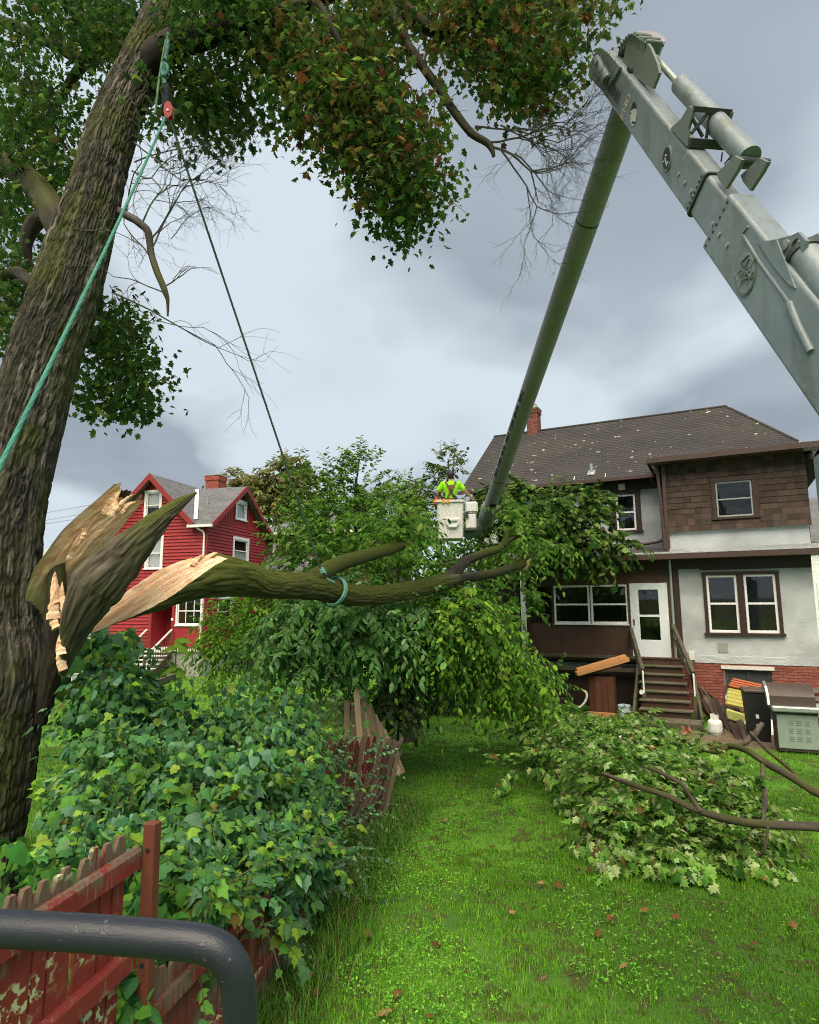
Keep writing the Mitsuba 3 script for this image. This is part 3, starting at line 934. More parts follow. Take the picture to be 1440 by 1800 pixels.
obj('roof', m, 'mat_roof_grey', red, label='grey shingle roof with crossing gables')
m = MB()


def beam(mb, a, b, w, h, side):
    ax = unit(b - a)
    v = unit(np.cross(np.cross(ax, [0, 0, 1.0]), ax))
    fr = Frame(a, ax, v, side)
    return bx(mb, fr, 0, np.linalg.norm(b - a), -h, 0.015, 0, w)


beam(m, lft[0], lft[1], 0.05, 0.22, LF.w)
beam(m, rgt[0], rgt[1], 0.05, 0.22, LF.w)
beam(m, crs[0], crs[1], 0.05, 0.22, LF.u)
beam(m, bck[0], bck[1], 0.05, 0.22, LF.u)
obj('rake_board', m, 'mat_red_trim', red)
m = MB()
g0, g1 = LF.p(ER - 0.1, cross_h(0.32) - 0.1, 0.33), LF.p(0.5, cross_h(0.32) - 0.1, 0.33)
bx(m, Frame(g0, g1 - g0, [0, 0, 1], LF.w), 0, np.linalg.norm(g1 - g0), -0.06, 0.07, 0, 0.12)
obj('gutter', m, 'mat_white', red)
m = MB()
tube(m, spline([LF.p(-0.35, 6.75, 0.38), LF.p(-0.34, 6.6, 0.36), LF.p(-0.12, 6.4, 0.12), LF.p(-0.10, 6.2, 0.10), LF.p(-0.10, 1.0, 0.10)], 40), 0.05, 8)
obj('downspout', m, 'mat_white', red, smooth=40)
m = MB()
va, vb = LF.p(ER, cross_h(0.0) + 0.06, 0.05), LF.p(sv + 0.15, zz + 0.01, -CA)
beam(m, va, vb, 0.22, 0.02, LF.u)
obj('valley_flashing', m, 'mat_white', red)
m = MB()
vp = LF.p(-0.9, cross_h(-1.3), -1.3)
cyl(m, vp - [0, 0, 0.1], vp + [0, 0, 0.45], 0.06, 8)
obj('vent_pipe', m, 'mat_steel', red)
m = MB()
cc = LF.p(-3.0, 0, -5.4)
fr = Frame(cc, LF.u, LF.v)
bx(m, fr, -0.42, 0.42, 7.5, 10.35, -0.42, 0.42)
chk = obj('chimney', m, 'mat_mortar', red)
m = MB()
rg = np.random.default_rng(3)
for r in range(23):
    h = 8.6 + r * 0.075
    o_ = 0.0 if r < 20 else 0.05
    for f2 in (Frame(fr.p(0, 0, 0.42), fr.u, fr.v), Frame(fr.p(0.42, 0, 0), -fr.w, fr.v)):
        x = -0.42 - (0.1 if r % 2 else 0)
        while x < 0.42:
            a, b = max(x, -0.42), min(x + 0.2, 0.42)
            if b - a > 0.04:
                bx(m, f2, a - (o_ if a == -0.42 else 0), b + (o_ if b == 0.42 else 0), h, h + 0.064, 0, 0.014 + o_, np.array([0.34, 0.085, 0.065]) * rg.uniform(0.75, 1.2))
            x += 0.212
obj('brick', m, 'mat_vertex', chk, kind='stuff', label='red bricks of the chimney')
m = MB()
cbx(m, fr, -0.50, 0.50, 10.35, 10.45, -0.5, 0.5, 0.02)
obj('chimney_cap', m, 'mat_concrete', chk)
m = MB()
bx(m, fr, -0.47, 0.47, 7.6, 9.55, -0.47, 0.47)
obj('flashing', m, 'mat_white', chk)

# stairs of the red house
st = thing('entry_stairs', 'grey wooden stairs with baluster rails before the red entry', 'stairs')
for k in range(7):
    m = MB()
    h, d = 0.74 - 0.17 * k, 0.12 + 0.27 * k
    cbx(m, LF, -3.0, -1.62, h - 0.05, h, d, d + 0.30, 0.01)
    obj('step', m, 'mat_offwhite', st)
for s in (-3.0, -1.62):
    A, B = LF.p(s, 1.75, 0.15), LF.p(s, 0.62, 2.05)
    m = MB()
    tube(m, [A, B], 0.045, 6)
    obj('handrail', m, 'mat_offwhite', st)
    m = MB()
    bx(m, LF, s - 0.05, s + 0.05, -0.5, 0.66, 2.0, 2.1)
    obj('post', m, 'mat_old_wood', st)
    for k in range(11):
        t = (k + 0.5) / 11
        a = A + (B - A) * t
        m = MB()
        tube(m, [a, a - [0, 0, 0.86]], 0.022, 5)
        obj('baluster', m, 'mat_old_wood', st)
    m = MB()
    fr = Frame(LF.p(s, 0, 0), LF.w, LF.v)
    extrude(m, fr, Polygon([(0.1, 0.74), (2.1, -0.5), (1.7, -0.5), (0.1, 0.4)]), -0.03, 0.03)
    obj('stringer', m, 'mat_brown_board', st)

# ------------------------------------------------------------------ more houses, seen in part
brown = thing('brown_house', 'dark brown house with a pale grey hip roof behind the red house', 'house')
BF = wall_frame(atz(452, 1000, 39.0) * [1, 1, 0], 0.251)
m = MB()
bx(m, BF, 0, 8.0, -1, 7.3, -8, 0)
obj('wall', m, 'mat_brown_board', brown)
m = MB()
courses(m, BF, sbox(0, -1, 8.0, 7.3), 0.2, 0.03, 0.004, 0.001)
obj('clapboard', m, 'mat_brown_board', brown, kind='stuff', label='brown clapboards')
m = MB()
E = [BF.p(-0.6, 7.3, 0.6), BF.p(8.6, 7.3, 0.6), BF.p(8.6, 7.3, -8.6), BF.p(-0.6, 7.3, -8.6)]
r0, r1 = BF.p(3.2, 9.1, -4.0), BF.p(4.8, 9.1, -4.0)
for q in ([E[0], E[1], r1, r0], [E[3], E[0], r0], [E[1], E[2], r1], [E[2], E[3], r0, r1]):
    slab(m, q, 0.05)
obj('roof', m, 'mat_roof_grey', brown)
m = MB()
bx(m, BF, -0.62, 8.62, 7.13, 7.30, 0.5, 0.62)
bx(m, BF, -0.62, -0.55, 7.13, 7.30, -8.6, 0.5)
obj('gutter', m, 'mat_offwhite', brown)
m = MB()
slab(m, [BF.p(-1.8, 4.0, 2.4), BF.p(6, 4.0, 2.4), BF.p(6, 5.8, 0), BF.p(-1.8, 5.8, 0)], 0.1)
obj('porch_roof', m, 'mat_roof_grey', brown)
window(brown, BF, 1.2, 2.2, 4.9, 6.6, 0.03, 'mat_offwhite', 0.12, 'mat_white')

white = thing('white_house', 'white clapboard house glimpsed past the right edge of the stucco house', 'house')
WF = wall_frame(atz(1431, 1100, 27.0) * [1, 1, 0], 0.20)
wb = sbox(0, 0, 7, 5.4).difference(sbox(0.35, 2.2, 1.3, 3.6)).difference(sbox(2.5, 2.2, 3.5, 3.6))
m = MB()
extrude(m, WF, wb, -0.1, 0)
bx(m, WF, 0, 0.1, 0, 5.4, -8, -0.1)
bx(m, WF, 0, 7, 0, 5.4, -8.1, -8)
obj('wall', m, 'mat_white', white)
m = MB()
courses(m, WF, wb, 0.16, 0.03, 0.005, 0.001)
obj('clapboard', m, 'mat_white', white, kind='stuff', label='white clapboards')
window(white, WF, 0.35, 1.3, 2.2, 3.6, 0.03, 'mat_white', 0.1, 'mat_white')
window(white, WF, 2.5, 3.5, 2.2, 3.6, 0.03, 'mat_white', 0.1, 'mat_white')
m = MB()
slab(m, [WF.p(-0.4, 5.3, 0.4), WF.p(7.4, 5.3, 0.4), WF.p(7.4, 8.0, -4), WF.p(-0.4, 8.0, -4)], 0.12)
slab(m, [WF.p(-0.4, 5.3, -8.4), WF.p(7.4, 5.3, -8.4), WF.p(7.4, 8.0, -4), WF.p(-0.4, 8.0, -4)], 0.12)
obj('roof', m, 'mat_roof_grey', white)

far = thing('grey_house', 'distant pale house with a stone chimney behind the torn limb', 'house')
GF = wall_frame(atz(60, 1000, 62.0) * [1, 1, 0], 0.15)
m = MB()
bx(m, GF, 0, 9.5, -2, 8.0, -9, 0)
obj('wall', m, 'mat_offwhite', far)
m = MB()
slab(m, [GF.p(-0.6, 7.8, 0.6), GF.p(10.1, 7.8, 0.6), GF.p(10.1, 9.4, -4.5), GF.p(-0.6, 9.4, -4.5)], 0.15)
slab(m, [GF.p(-0.6, 7.8, -9.6), GF.p(10.1, 7.8, -9.6), GF.p(10.1, 9.4, -4.5), GF.p(-0.6, 9.4, -4.5)], 0.15)
obj('roof', m, 'mat_concrete', far)
m = MB()
cbx(m, GF, 2.0, 4.2, 7.5, 11.0, -5.0, -3.4, 0.05)
obj('chimney', m, 'mat_offwhite', far)
# ------------------------------------------------------------------ wood and leaf builders
def bark_mesh(path, radii, sides, n, seed=0, relief=0.022, moss=0.3, arc=None, pale=0.25, tint=(0.085, 0.072, 0.055), k=17.0):
    """A limb with furrowed bark. arc = (direction towards the middle of the bark, half width in degrees by t in 0..1): then only
    that part of the round carries bark, and the torn wood face that closes it is returned as a second mesh."""
    P, R = spline(path, n, radii)
    p, R, dirs, ang = rings(P, R, sides)
    t = np.linspace(0, 1, n)
    L = np.concatenate([[0], np.cumsum(np.linalg.norm(np.diff(p, axis=0), axis=1))])
    if arc is None:
        th = np.broadcast_to(ang, (n, sides))
    else:
        A, B = dirs[:, 0], dirs[:, sides // 4]
        c = unit(arc[0])
        hw = np.radians(arc[1](t))
        th = np.arctan2(B @ c, A @ c)[:, None] + hw[:, None] * np.linspace(-1, 1, sides)[None]
        dirs = np.cos(th)[..., None] * A[:, None] + np.sin(th)[..., None] * B[:, None]
    r0 = R.mean()
    q = np.stack([np.cos(th) * r0 * k, np.sin(th) * r0 * k, np.broadcast_to(L[:, None] * k / 10.0, th.shape)], -1)
    w = vnoise(q * [0.35, 0.35, 0.8] + 3.3, seed + 5, 2) - 0.5
    q[..., 0] += w * 2.4
    q[..., 1] += w * 1.8
    rid = 1 - np.abs(2 * vnoise(q, seed, 2) - 1)
    rid = np.clip((rid - 0.58) / 0.36, 0, 1) ** 1.2
    fine = vnoise(q * 3.1, seed + 9, 2) - 0.5
    lump = vnoise(q * [0.10, 0.10, 0.16], seed + 2, 3) - 0.5
    sc = np.minimum(1.0, R / 0.25)[:, None]
    rr = R[:, None] * (1 + 0.14 * lump) - relief * sc * rid + relief * 0.25 * sc * fine
    v = p[:, None] + rr[..., None] * dirs
    base = np.array(tint)
    vv = vnoise(q * [0.16, 0.16, 0.16] + 9, seed + 3, 3)[..., None]
    col = base * (0.75 + 0.6 * vv) * (1.12 - 0.55 * rid[..., None]) + 0.03 * fine[..., None]
    pl = np.clip((vnoise(q * [0.55, 0.55, 0.12] + 2, seed + 4, 3) - 0.54) / 0.12, 0, 1)[..., None] * pale
    col = col * (1 - pl) + pl * np.array([0.33, 0.30, 0.245])
    ms = np.clip((vnoise(q * [0.10, 0.10, 0.35] + 7, seed + 6, 3) - 0.62 + moss * 0.45) / 0.16, 0, 1)[..., None] * np.clip(0.55 + 0.6 * dirs[..., 2:3] + 0.3 * moss, 0, 1)
    col = col * (1 - ms) + ms * (np.array([0.065, 0.078, 0.013]) * (0.7 + 0.6 * vnoise(q * 2.0, seed + 8, 2)[..., None]))
    mb = MB()
    if arc is None:
        f = tube_faces(n, sides)
        f = np.vstack([f[:, [0, 1, 2]], f[:, [0, 2, 3]]])
        V = np.vstack([v.reshape(-1, 3), p[0], p[-1]])
        C = np.vstack([col.reshape(-1, 3), col[0, 0], col[-1, 0]])
        j = np.arange(sides)
        N = n * sides
        f = np.vstack([f, np.stack([(j + 1) % sides, j, j * 0 + N], 1), np.stack([N - sides + j, N - sides + (j + 1) % sides, j * 0 + N + 1], 1)])
        mb.add(V, f, np.clip(C, 0.004, 1))
        return mb, None
    i, j = np.meshgrid(np.arange(n - 1), np.arange(sides - 1), indexing='ij')
    f = np.stack([i * sides + j, i * sides + j + 1, (i + 1) * sides + j + 1, (i + 1) * sides + j], -1).reshape(-1, 4)
    mb.add(v.reshape(-1, 3), f, np.clip(col.reshape(-1, 3), 0.004, 1))
    m2 = 26
    e0, e1 = v[:, -1], v[:, 0]
    u = np.linspace(0, 1, m2)
    face = e0[:, None] * (1 - u)[None, :, None] + e1[:, None] * u[None, :, None]
    cdir = dirs[:, sides // 2]
    tt = unit(np.gradient(p, axis=0))
    wid = np.linalg.norm(e1 - e0, axis=1)
    qq = np.stack([u[None] * wid[:, None] * 11 + 0 * t[:, None], L[:, None] * 1.4 + 0 * u[None], 0 * u[None] + 0 * t[:, None]], -1)
    fib = vnoise(qq, seed + 31, 3) - 0.5
    fib2 = vnoise(qq * [4.0, 3.0, 1], seed + 32, 2) - 0.5
    bump = (0.16 * fib + 0.05 * fib2) * np.minimum(wid, 0.45)[:, None] * np.sin(np.pi * u)[None] ** 0.5
    face = face - cdir[:, None] * bump[..., None]
    wm = MB()
    i, j = np.meshgrid(np.arange(n - 1), np.arange(m2 - 1), indexing='ij')
    f = np.stack([i * m2 + j, i * m2 + j + 1, (i + 1) * m2 + j + 1, (i + 1) * m2 + j], -1).reshape(-1, 4)
    wm.add(face.reshape(-1, 3), f)
    return mb, wm


def jag_end(mb, p_end, axis, reach, seed, amount):
    """Tears the end of a piece into splinters along its axis."""
    axis = unit(axis)
    for v in mb.v:
        s = (v - p_end) @ axis
        w = np.clip(1 + s / reach, 0, 1) ** 2
        q = v - np.outer((v - p_end) @ axis, axis)
        d = vnoise(q * 16 + 3, seed, 3) - 0.45
        v += axis * (w * d * amount)[:, None]
    return mb


def splinter(mb, a, b, w, seed, bend=0.03):
    rs = np.random.default_rng(seed)
    n = 14
    t = np.linspace(0, 1, n)
    ax = unit(b - a)
    side = unit(np.cross(ax, [0.2, 0.9, 0.3]))
    path = a + (b - a) * t[:, None] + side * (np.sin(t * 2.5) * bend)[:, None]
    r = w * (1 - t) ** 0.75 * (0.8 + 0.4 * rs.random(n)) + 0.004
    pp, R, dirs, ang = rings(path, r, 9)
    sq = 0.35 + 0.9 * rs.random(9)
    v = pp[:, None] + R[:, None, None] * dirs * sq[None, :, None]
    f = tube_faces(n, 9)
    return mb.add(v.reshape(-1, 3), f)


def half(outline, cx):
    o = np.array(outline, float)
    L = o[1:-1]
    pts = np.vstack([o, L[::-1] * [1, -1]])
    n = len(pts)
    v = np.vstack([pts, [[cx, 0]]])
    z = -0.22 * np.abs(v[:, 1]) - 0.12 * v[:, 0] ** 2
    z[-1] += 0.03
    return np.column_stack([v, z]), np.array([[n, i, (i + 1) % n] for i in range(n)])[:, ::-1]


MAPLE = half([(0, 0), (-0.06, 0.15), (0.02, 0.36), (0.20, 0.25), (0.44, 0.58), (0.50, 0.28), (0.68, 0.31), (0.74, 0.13), (1, 0)], 0.36)
OVAL = half([(0, 0), (0.28, 0.27), (0.66, 0.22), (1, 0)], 0.45)
HEART = half([(0, 0), (-0.10, 0.24), (0.14, 0.44), (0.55, 0.32), (1, 0)], 0.35)
LOBED = half([(0, 0), (-0.10, 0.24), (0.08, 0.50), (0.30, 0.36), (0.52, 0.44), (0.64, 0.20), (1, 0)], 0.32)
SMALL = (np.array([[0, 0, 0], [0.45, 0.30, -0.06], [1, 0, -0.1], [0.45, -0.30, -0.06]]), np.array([[0, 2, 1], [0, 3, 2]]))


def leaf_verts(P, tip, up, size, tpl):
    v, f = tpl
    rv = np.random.default_rng(len(P) + 17)
    n = len(P)
    T = unit(tip)
    N = unit(up - T * (up * T).sum(1, keepdims=True))
    S = np.cross(N, T)
    s = np.asarray(size)[:, None, None]
    fold, curl, wide, skew = rv.uniform(0.3, 2.6, (n, 1, 1)), rv.normal(-0.05, 0.20, (n, 1, 1)), rv.uniform(0.72, 1.12, (n, 1, 1)), rv.normal(0, 0.10, (n, 1, 1))
    x, y, z = v[None, :, 0:1], v[None, :, 1:2], v[None, :, 2:3]
    return P[:, None] + s * (x * T[:, None] + (y * wide + skew * x * x) * S[:, None] + (z * fold + curl * x * x) * N[:, None])


def put_leaves(parent, V, tpl, col, mat='mat_leaf', parts=0, name='foliage', label='leaves', part_name='leaf'):
    """The nearest leaves as parts of their own, all the others as one part."""
    f = tpl[1]
    depth = (V.mean(1) - EYE) @ _f
    c = V.mean(1) - EYE
    px, py = 720 + FOCAL * (c @ RIGHT) / np.maximum(depth, 0.1), 900 - FOCAL * (c @ UP) / np.maximum(depth, 0.1)
    seen = (px > 5) & (px < 1435) & (py > 5) & (py < 1795) & (depth > 0.5)
    order = np.argsort(np.where(seen, depth, 1e6))
    own = order[:parts] if parts else order[:0]
    own = own[seen[own]]
    rest = np.setdiff1d(np.arange(len(V)), own)
    for i in own:
        mb = MB()
        mb.add(V[i], f, col[i])
        obj(part_name, mb, mat, parent)
    k = V.shape[1]
    vv = V[rest].reshape(-1, 3)
    ff = (f[None] + (np.arange(len(rest)) * k)[:, None, None]).reshape(-1, 3)
    mb = MB()
    mb.v, mb.f, mb.n = [vv], [ff], len(vv)
    mb.c = [np.repeat(col[rest], k, axis=0)]
    return obj(name, mb, mat, parent, kind='stuff', label=label)


def pick(rs, n, palette, weights, jitter=0.25):
    pal = np.array(palette)
    c = pal[rs.choice(len(pal), n, p=np.array(weights) / np.sum(weights))]
    return np.clip(c * (1 + jitter * (rs.random((n, 1)) * 2 - 1)) * (1 + 0.10 * (rs.random((n, 3)) * 2 - 1)), 0.003, 0.9)


def twigs(mb, p, d, length, r, depth, rs, c=(0.07, 0.06, 0.05), droop=0.0, spread=0.8, kids=3, shrink=0.62):
    n = 6
    pts = [np.asarray(p, float)]
    d = unit(d)
    for i in range(n):
        d = unit(d + rs.normal(0, 0.13, 3) + np.array([0, 0, -droop]))
        pts.append(pts[-1] + d * length / n)
    pts = np.array(pts)
    tube(mb, pts, np.linspace(r, r * 0.55, n + 1), 5 if r > 0.006 else 3, False, c)
    if depth <= 0:
        return
    for k in range(kids):
        i = rs.integers(2, n + 1) if k else n
        side = unit(np.cross(d, rs.normal(0, 1, 3)))
        twigs(mb, pts[i], d + side * spread * rs.uniform(0.6, 1.2), length * shrink * rs.uniform(0.75, 1.2), r * 0.6, depth - 1, rs, c, droop, spread, kids, shrink)


GREENS = [(0.040, 0.125, 0.020), (0.070, 0.185, 0.028), (0.115, 0.245, 0.035), (0.028, 0.085, 0.030), (0.055, 0.15, 0.055)]

# ------------------------------------------------------------------ the standing maple with its torn limbs
maple = thing('maple_tree', 'big leaning maple at the left with furrowed bark and freshly torn limbs', 'tree')
tr = [(-50, 1640, 5.90, 78.8), (-38, 1480, 5.94, 68.8), (-19, 1360, 5.97, 70.3), (-4, 1250, 6.00, 72.2), (7, 1175, 6.03, 75.7), (-4, 1080, 6.06, 68.6), (9, 920, 6.11, 62.6), (43, 760, 6.18, 59.0), (80, 620, 6.30, 56.6), (112, 530, 6.38, 57.0), (135, 450, 6.47, 52.2), (169, 330, 6.60, 42.6), (200, 220, 6.80, 41.0), (248, 110, 7.10, 35.2), (290, 0, 7.60, 25.3), (315, -150, 8.35, 21.3), (335, -330, 8.60, 17.3)]
pts = [atz(x, y, d) for x, y, d, w in tr]
rad = [w * d / FOCAL for x, y, d, w in tr]
pts[0] = np.array([pts[0][0], pts[0][1], -0.15])
b, _ = bark_mesh(pts, rad, 280, 1000, 1, 0.022, 0.30, pale=0.45, tint=(0.054, 0.050, 0.041), k=48.0)
obj('trunk', b, 'mat_trunk', maple, smooth=True)


def branch(parent, name, L, sides=26, n=60, seed=4, relief=0.010, moss=0.1, tint=(0.042, 0.037, 0.031), label=None):
    pts = [atz(x, y, d) for x, y, d, w in L]
    rad = [w * d / FOCAL for x, y, d, w in L]
    b, _ = bark_mesh(pts, rad, sides, n, seed, relief, moss, tint=tint, pale=0.1)
    return obj(name, b, 'mat_bark', parent, smooth=True, label=label)


branch(maple, 'limb', [(243, 135, 7.05, 22), (275, 100, 7.0, 27), (320, 72, 7.0, 24), (380, 58, 6.9, 19), (430, 45, 6.8, 15), (480, 22, 6.7, 11), (560, 2, 6.6, 9), (640, -25, 6.5, 8)], seed=5)
branch(maple, 'limb', [(150, 460, 6.5, 22), (112, 408, 6.65, 26), (80, 350, 7.0, 25), (38, 305, 7.3, 21), (-20, 272, 7.6, 18), (-120, 240, 8.0, 12)], seed=6)
branch(maple, 'limb', [(100, 385, 6.8, 15), (70, 385, 6.95, 15), (53, 405, 6.95, 13), (46, 432, 6.95, 10), (50, 455, 6.95, 6), (58, 470, 6.95, 2)], seed=7)
branch(maple, 'limb', [(300, -60, 8.0, 22), (420, -120, 7.6, 20), (600, -60, 7.2, 17), (690, 0, 7.0, 14), (740, 40, 6.9, 12), (765, 55, 6.9, 10), (850, 30, 6.9, 8), (920, 20, 7.0, 6)], seed=8)
branch(maple, 'limb', [(690, 0, 7.0, 11), (712, 70, 6.9, 10), (742, 115, 6.8, 8), (775, 160, 6.75, 8), (805, 205, 6.7, 7.5), (830, 235, 6.7, 7), (862, 257, 6.7, 6), (868, 275, 6.7, 3)], seed=9, tint=(0.085, 0.075, 0.06))
branch(maple, 'limb', [(430, 50, 6.8, 9), (533, 30, 6.6, 8), (545, 75, 6.5, 6), (556, 130, 6.45, 5), (572, 185, 6.4, 3.5), (600, 250, 6.4, 2)], seed=10)
branch(maple, 'limb', [(560, 5, 6.6, 7), (600, 80, 6.5, 5), (640, 170, 6.5, 4), (680, 260, 6.4, 3), (715, 360, 6.4, 2)], seed=11)
branch(maple, 'limb', [(330, 60, 7.0, 9), (420, 70, 6.9, 7), (470, 105, 6.8, 5), (510, 150, 6.8, 3)], seed=12)
branch(maple, 'limb', [(120, 530, 6.4, 12), (60, 500, 6.6, 12), (20, 480, 7.2, 10), (-20, 500, 7.6, 8)], seed=13)
branch(maple, 'limb', [(100, 640, 6.4, 12), (150, 600, 7.2, 10), (190, 590, 7.8, 7), (225, 620, 8.0, 4), (235, 680, 8.0, 2)], seed=14)
branch(maple, 'limb', [(150, 110, 8.4, 12), (60, 60, 8.6, 10), (-20, 30, 8.8, 9)], seed=15)
branch(maple, 'limb', [(235, 130, 7.2, 14), (150, 110, 8.4, 10), (100, 180, 8.6, 6), (60, 260, 8.6, 4)], seed=16)
dead = branch(maple, 'dead_limb', [(180, 355, 6.6, 8), (205, 368, 6.6, 7), (222, 378, 6.4, 7), (245, 392, 6.3, 7), (260, 407, 6.3, 6.5), (265, 440, 6.3, 6), (275, 475, 6.25, 6), (290, 512, 6.2, 5.5), (295, 530, 6.2, 3), (295, 556, 6.2, 1.5)], seed=17, tint=(0.075, 0.062, 0.062), label='bare dead limb with fine twigs beside the trunk')
rs = np.random.default_rng(12)
tm = MB()
TC = (0.105, 0.098, 0.088)
for (x, y, d, dx, dy, L, r, kk) in [(236, 250, 6.5, 0.5, -0.6, 0.75, 0.010, 4), (232, 300, 6.6, 0.7, -0.3, 0.8, 0.010, 4), (236, 285, 6.6, 0.6, 0.5, 0.7, 0.009, 4), (250, 392, 6.3, 0.4, 0.9, 0.6, 0.010, 3), (265, 440, 6.3, 0.5, 0.9, 0.6, 0.010, 4),
                                    (270, 460, 6.3, -0.5, 0.8, 0.6, 0.010, 4), (265, 420, 6.3, 0.6, 0.8, 0.7, 0.010, 4), (285, 505, 6.2, 0.9, 0.35, 0.35, 0.008, 2), (290, 515, 6.2, -0.8, 0.5, 0.5, 0.008, 3), (200, 515, 6.3, 0.9, -0.35, 1.1, 0.010, 3), (218, 380, 6.4, 0.3, 1.0, 0.7, 0.008, 4), (300, 420, 6.3, 0.3, 0.9, 0.5, 0.006, 3)]:
    twigs(tm, atz(x, y, d), RIGHT * dx + UP * dy + _f * rs.uniform(-0.3, 0.3), L, r, kk, rs, TC, 0.02, 0.75, 3, 0.66)
obj('twigs', tm, 'mat_bark', maple, kind='stuff', label='fine bare twigs against the sky')
tm = MB()
for (x, y, d, dx, dy, L, r, kk) in [(858, 255, 6.7, 0.9, -0.15, 0.55, 0.016, 4), (880, 262, 6.6, 0.8, -0.6, 0.7, 0.012, 4), (862, 250, 6.7, 0.9, -0.05, 0.6, 0.013, 4), (905, 225, 6.6, 1.0, -0.2, 0.5, 0.011, 4), (835, 222, 6.7, 0.9, -0.1, 0.6, 0.012, 4), (935, 170, 6.8, 0.4, -0.8, 0.5, 0.009, 4), (770, 150, 6.75, 0.2, -0.9, 0.35, 0.008, 2), (720, 60, 6.9, -0.3, -0.5, 0.4, 0.008, 3), (640, 40, 6.6, 0.3, -0.7, 0.5, 0.008, 3), (745, 300, 6.5, 0.8, -0.2, 0.28, 0.006, 2), (880, 220, 6.6, 0.9, -0.5, 0.65, 0.010, 4), (905, 270, 6.6, 0.9, -0.3, 0.6, 0.010, 4), (925, 215, 6.6, 0.6, -0.2, 0.45, 0.010, 4), (955, 200, 6.6, 0.5, -0.3, 0.35, 0.009, 4), (945, 250, 6.6, 0.9, -0.3, 0.4, 0.009, 4)]:
    twigs(tm, atz(x, y, d), RIGHT * dx + UP * dy + _f * rs.uniform(-0.3, 0.3), L, r, kk, rs, TC, 0.0, 0.8, 3, 0.68)
obj('twigs', tm, 'mat_bark', maple, kind='stuff', label='bare twigs at the end of the long limb overhead')

# torn stubs
P = [atz(x, y, d) for x, y, d in ((70, 1270, 6.0), (88, 1195, 5.95), (98, 1130, 5.92), (98, 1070, 5.92), (100, 1010, 5.95), (112, 960, 6.0))]
bk, _ = bark_mesh(P, [0.07, 0.10, 0.105, 0.10, 0.08, 0.03], 40, 120, 19, 0.03, 0.2, tint=(0.034, 0.027, 0.020), pale=0.10, k=30.0)
obj('torn_heart', bk, 'mat_bark', maple, smooth=True, label='dark torn hollow between trunk and spike')
P = [atz(x, y, d) for x, y, d in ((48, 1130, 6.25), (74, 1072, 6.12), (102, 1020, 5.98), (150, 955, 5.95), (195, 908, 6.0), (222, 880, 6.0))]
bk, wd = bark_mesh(P, [0.05, 0.17, 0.235, 0.24, 0.21, 0.19], 50, 140, 21, 0.02, 0.25, arc=(-RIGHT * 0.75 + UP * 0.62 + _f * 0.75, lambda t: 88 - 12 * t))
for q in (bk, wd):
    jag_end(q, P[-1], P[-1] - P[-2], 0.35, 4, 0.32)
obj('torn_stub', bk, 'mat_bark', maple, smooth=True, label='short torn stub with its pale wood towards the camera')
obj('torn_wood', wd, 'mat_torn_wood', maple, label='pale torn face of the upper stub')
P = [atz(x, y, d) for x, y, d in ((110, 1185, 5.72), (128, 1120, 5.62), (150, 1066, 5.60), (172, 1030, 5.62), (215, 985, 5.7), (265, 935, 5.8), (312, 892, 5.9), (346, 866, 5.95))]
bk, wd = bark_mesh(P, [0.035, 0.115, 0.19, 0.24, 0.215, 0.15, 0.085, 0.015], 110, 320, 22, 0.022, 0.45, arc=(-_f * 0.75 - RIGHT * 0.55 + UP * 0.45, lambda t: 165 - 72 * np.clip((t - 0.25) / 0.6, 0, 1)), tint=(0.066, 0.058, 0.040), k=30.0)
obj('torn_stub', bk, 'mat_bark', maple, smooth=True, label='long torn spike of bark and wood beside the trunk')
obj('torn_wood', wd, 'mat_torn_wood', maple, label='torn edge of the long spike')
for k, (xa, ya, da, xb, yb, db, w) in enumerate([(97, 1088, 5.62, 106, 1030, 5.66, 0.06), (118, 1085, 5.56, 112, 1022, 5.62, 0.035), (110, 1150, 5.55, 118, 1092, 5.58, 0.05), (100, 1105, 5.58, 92, 1060, 5.64, 0.035), (112, 1178, 5.58, 106, 1120, 5.60, 0.035), (104, 1060, 5.66, 100, 1005, 5.72, 0.05)]):
    m = MB()
    splinter(m, atz(xa, ya, da), atz(xb, yb, db), w, 40 + k)
    obj('splinter', m, 'mat_torn_wood', maple)
m = MB()
for k, (xa, ya, xb, yb, w) in enumerate([(200, 905, 236, 872, 0.045), (190, 905, 215, 862, 0.05), (215, 900, 240, 885, 0.035), (120, 985, 150, 935, 0.03), (150, 930, 130, 960, 0.03)]):
    m = MB()
    splinter(m, atz(xa, ya, 5.86), atz(xb, yb, 5.82), w, 60 + k)
    obj('splinter', m, 'mat_torn_wood', maple)

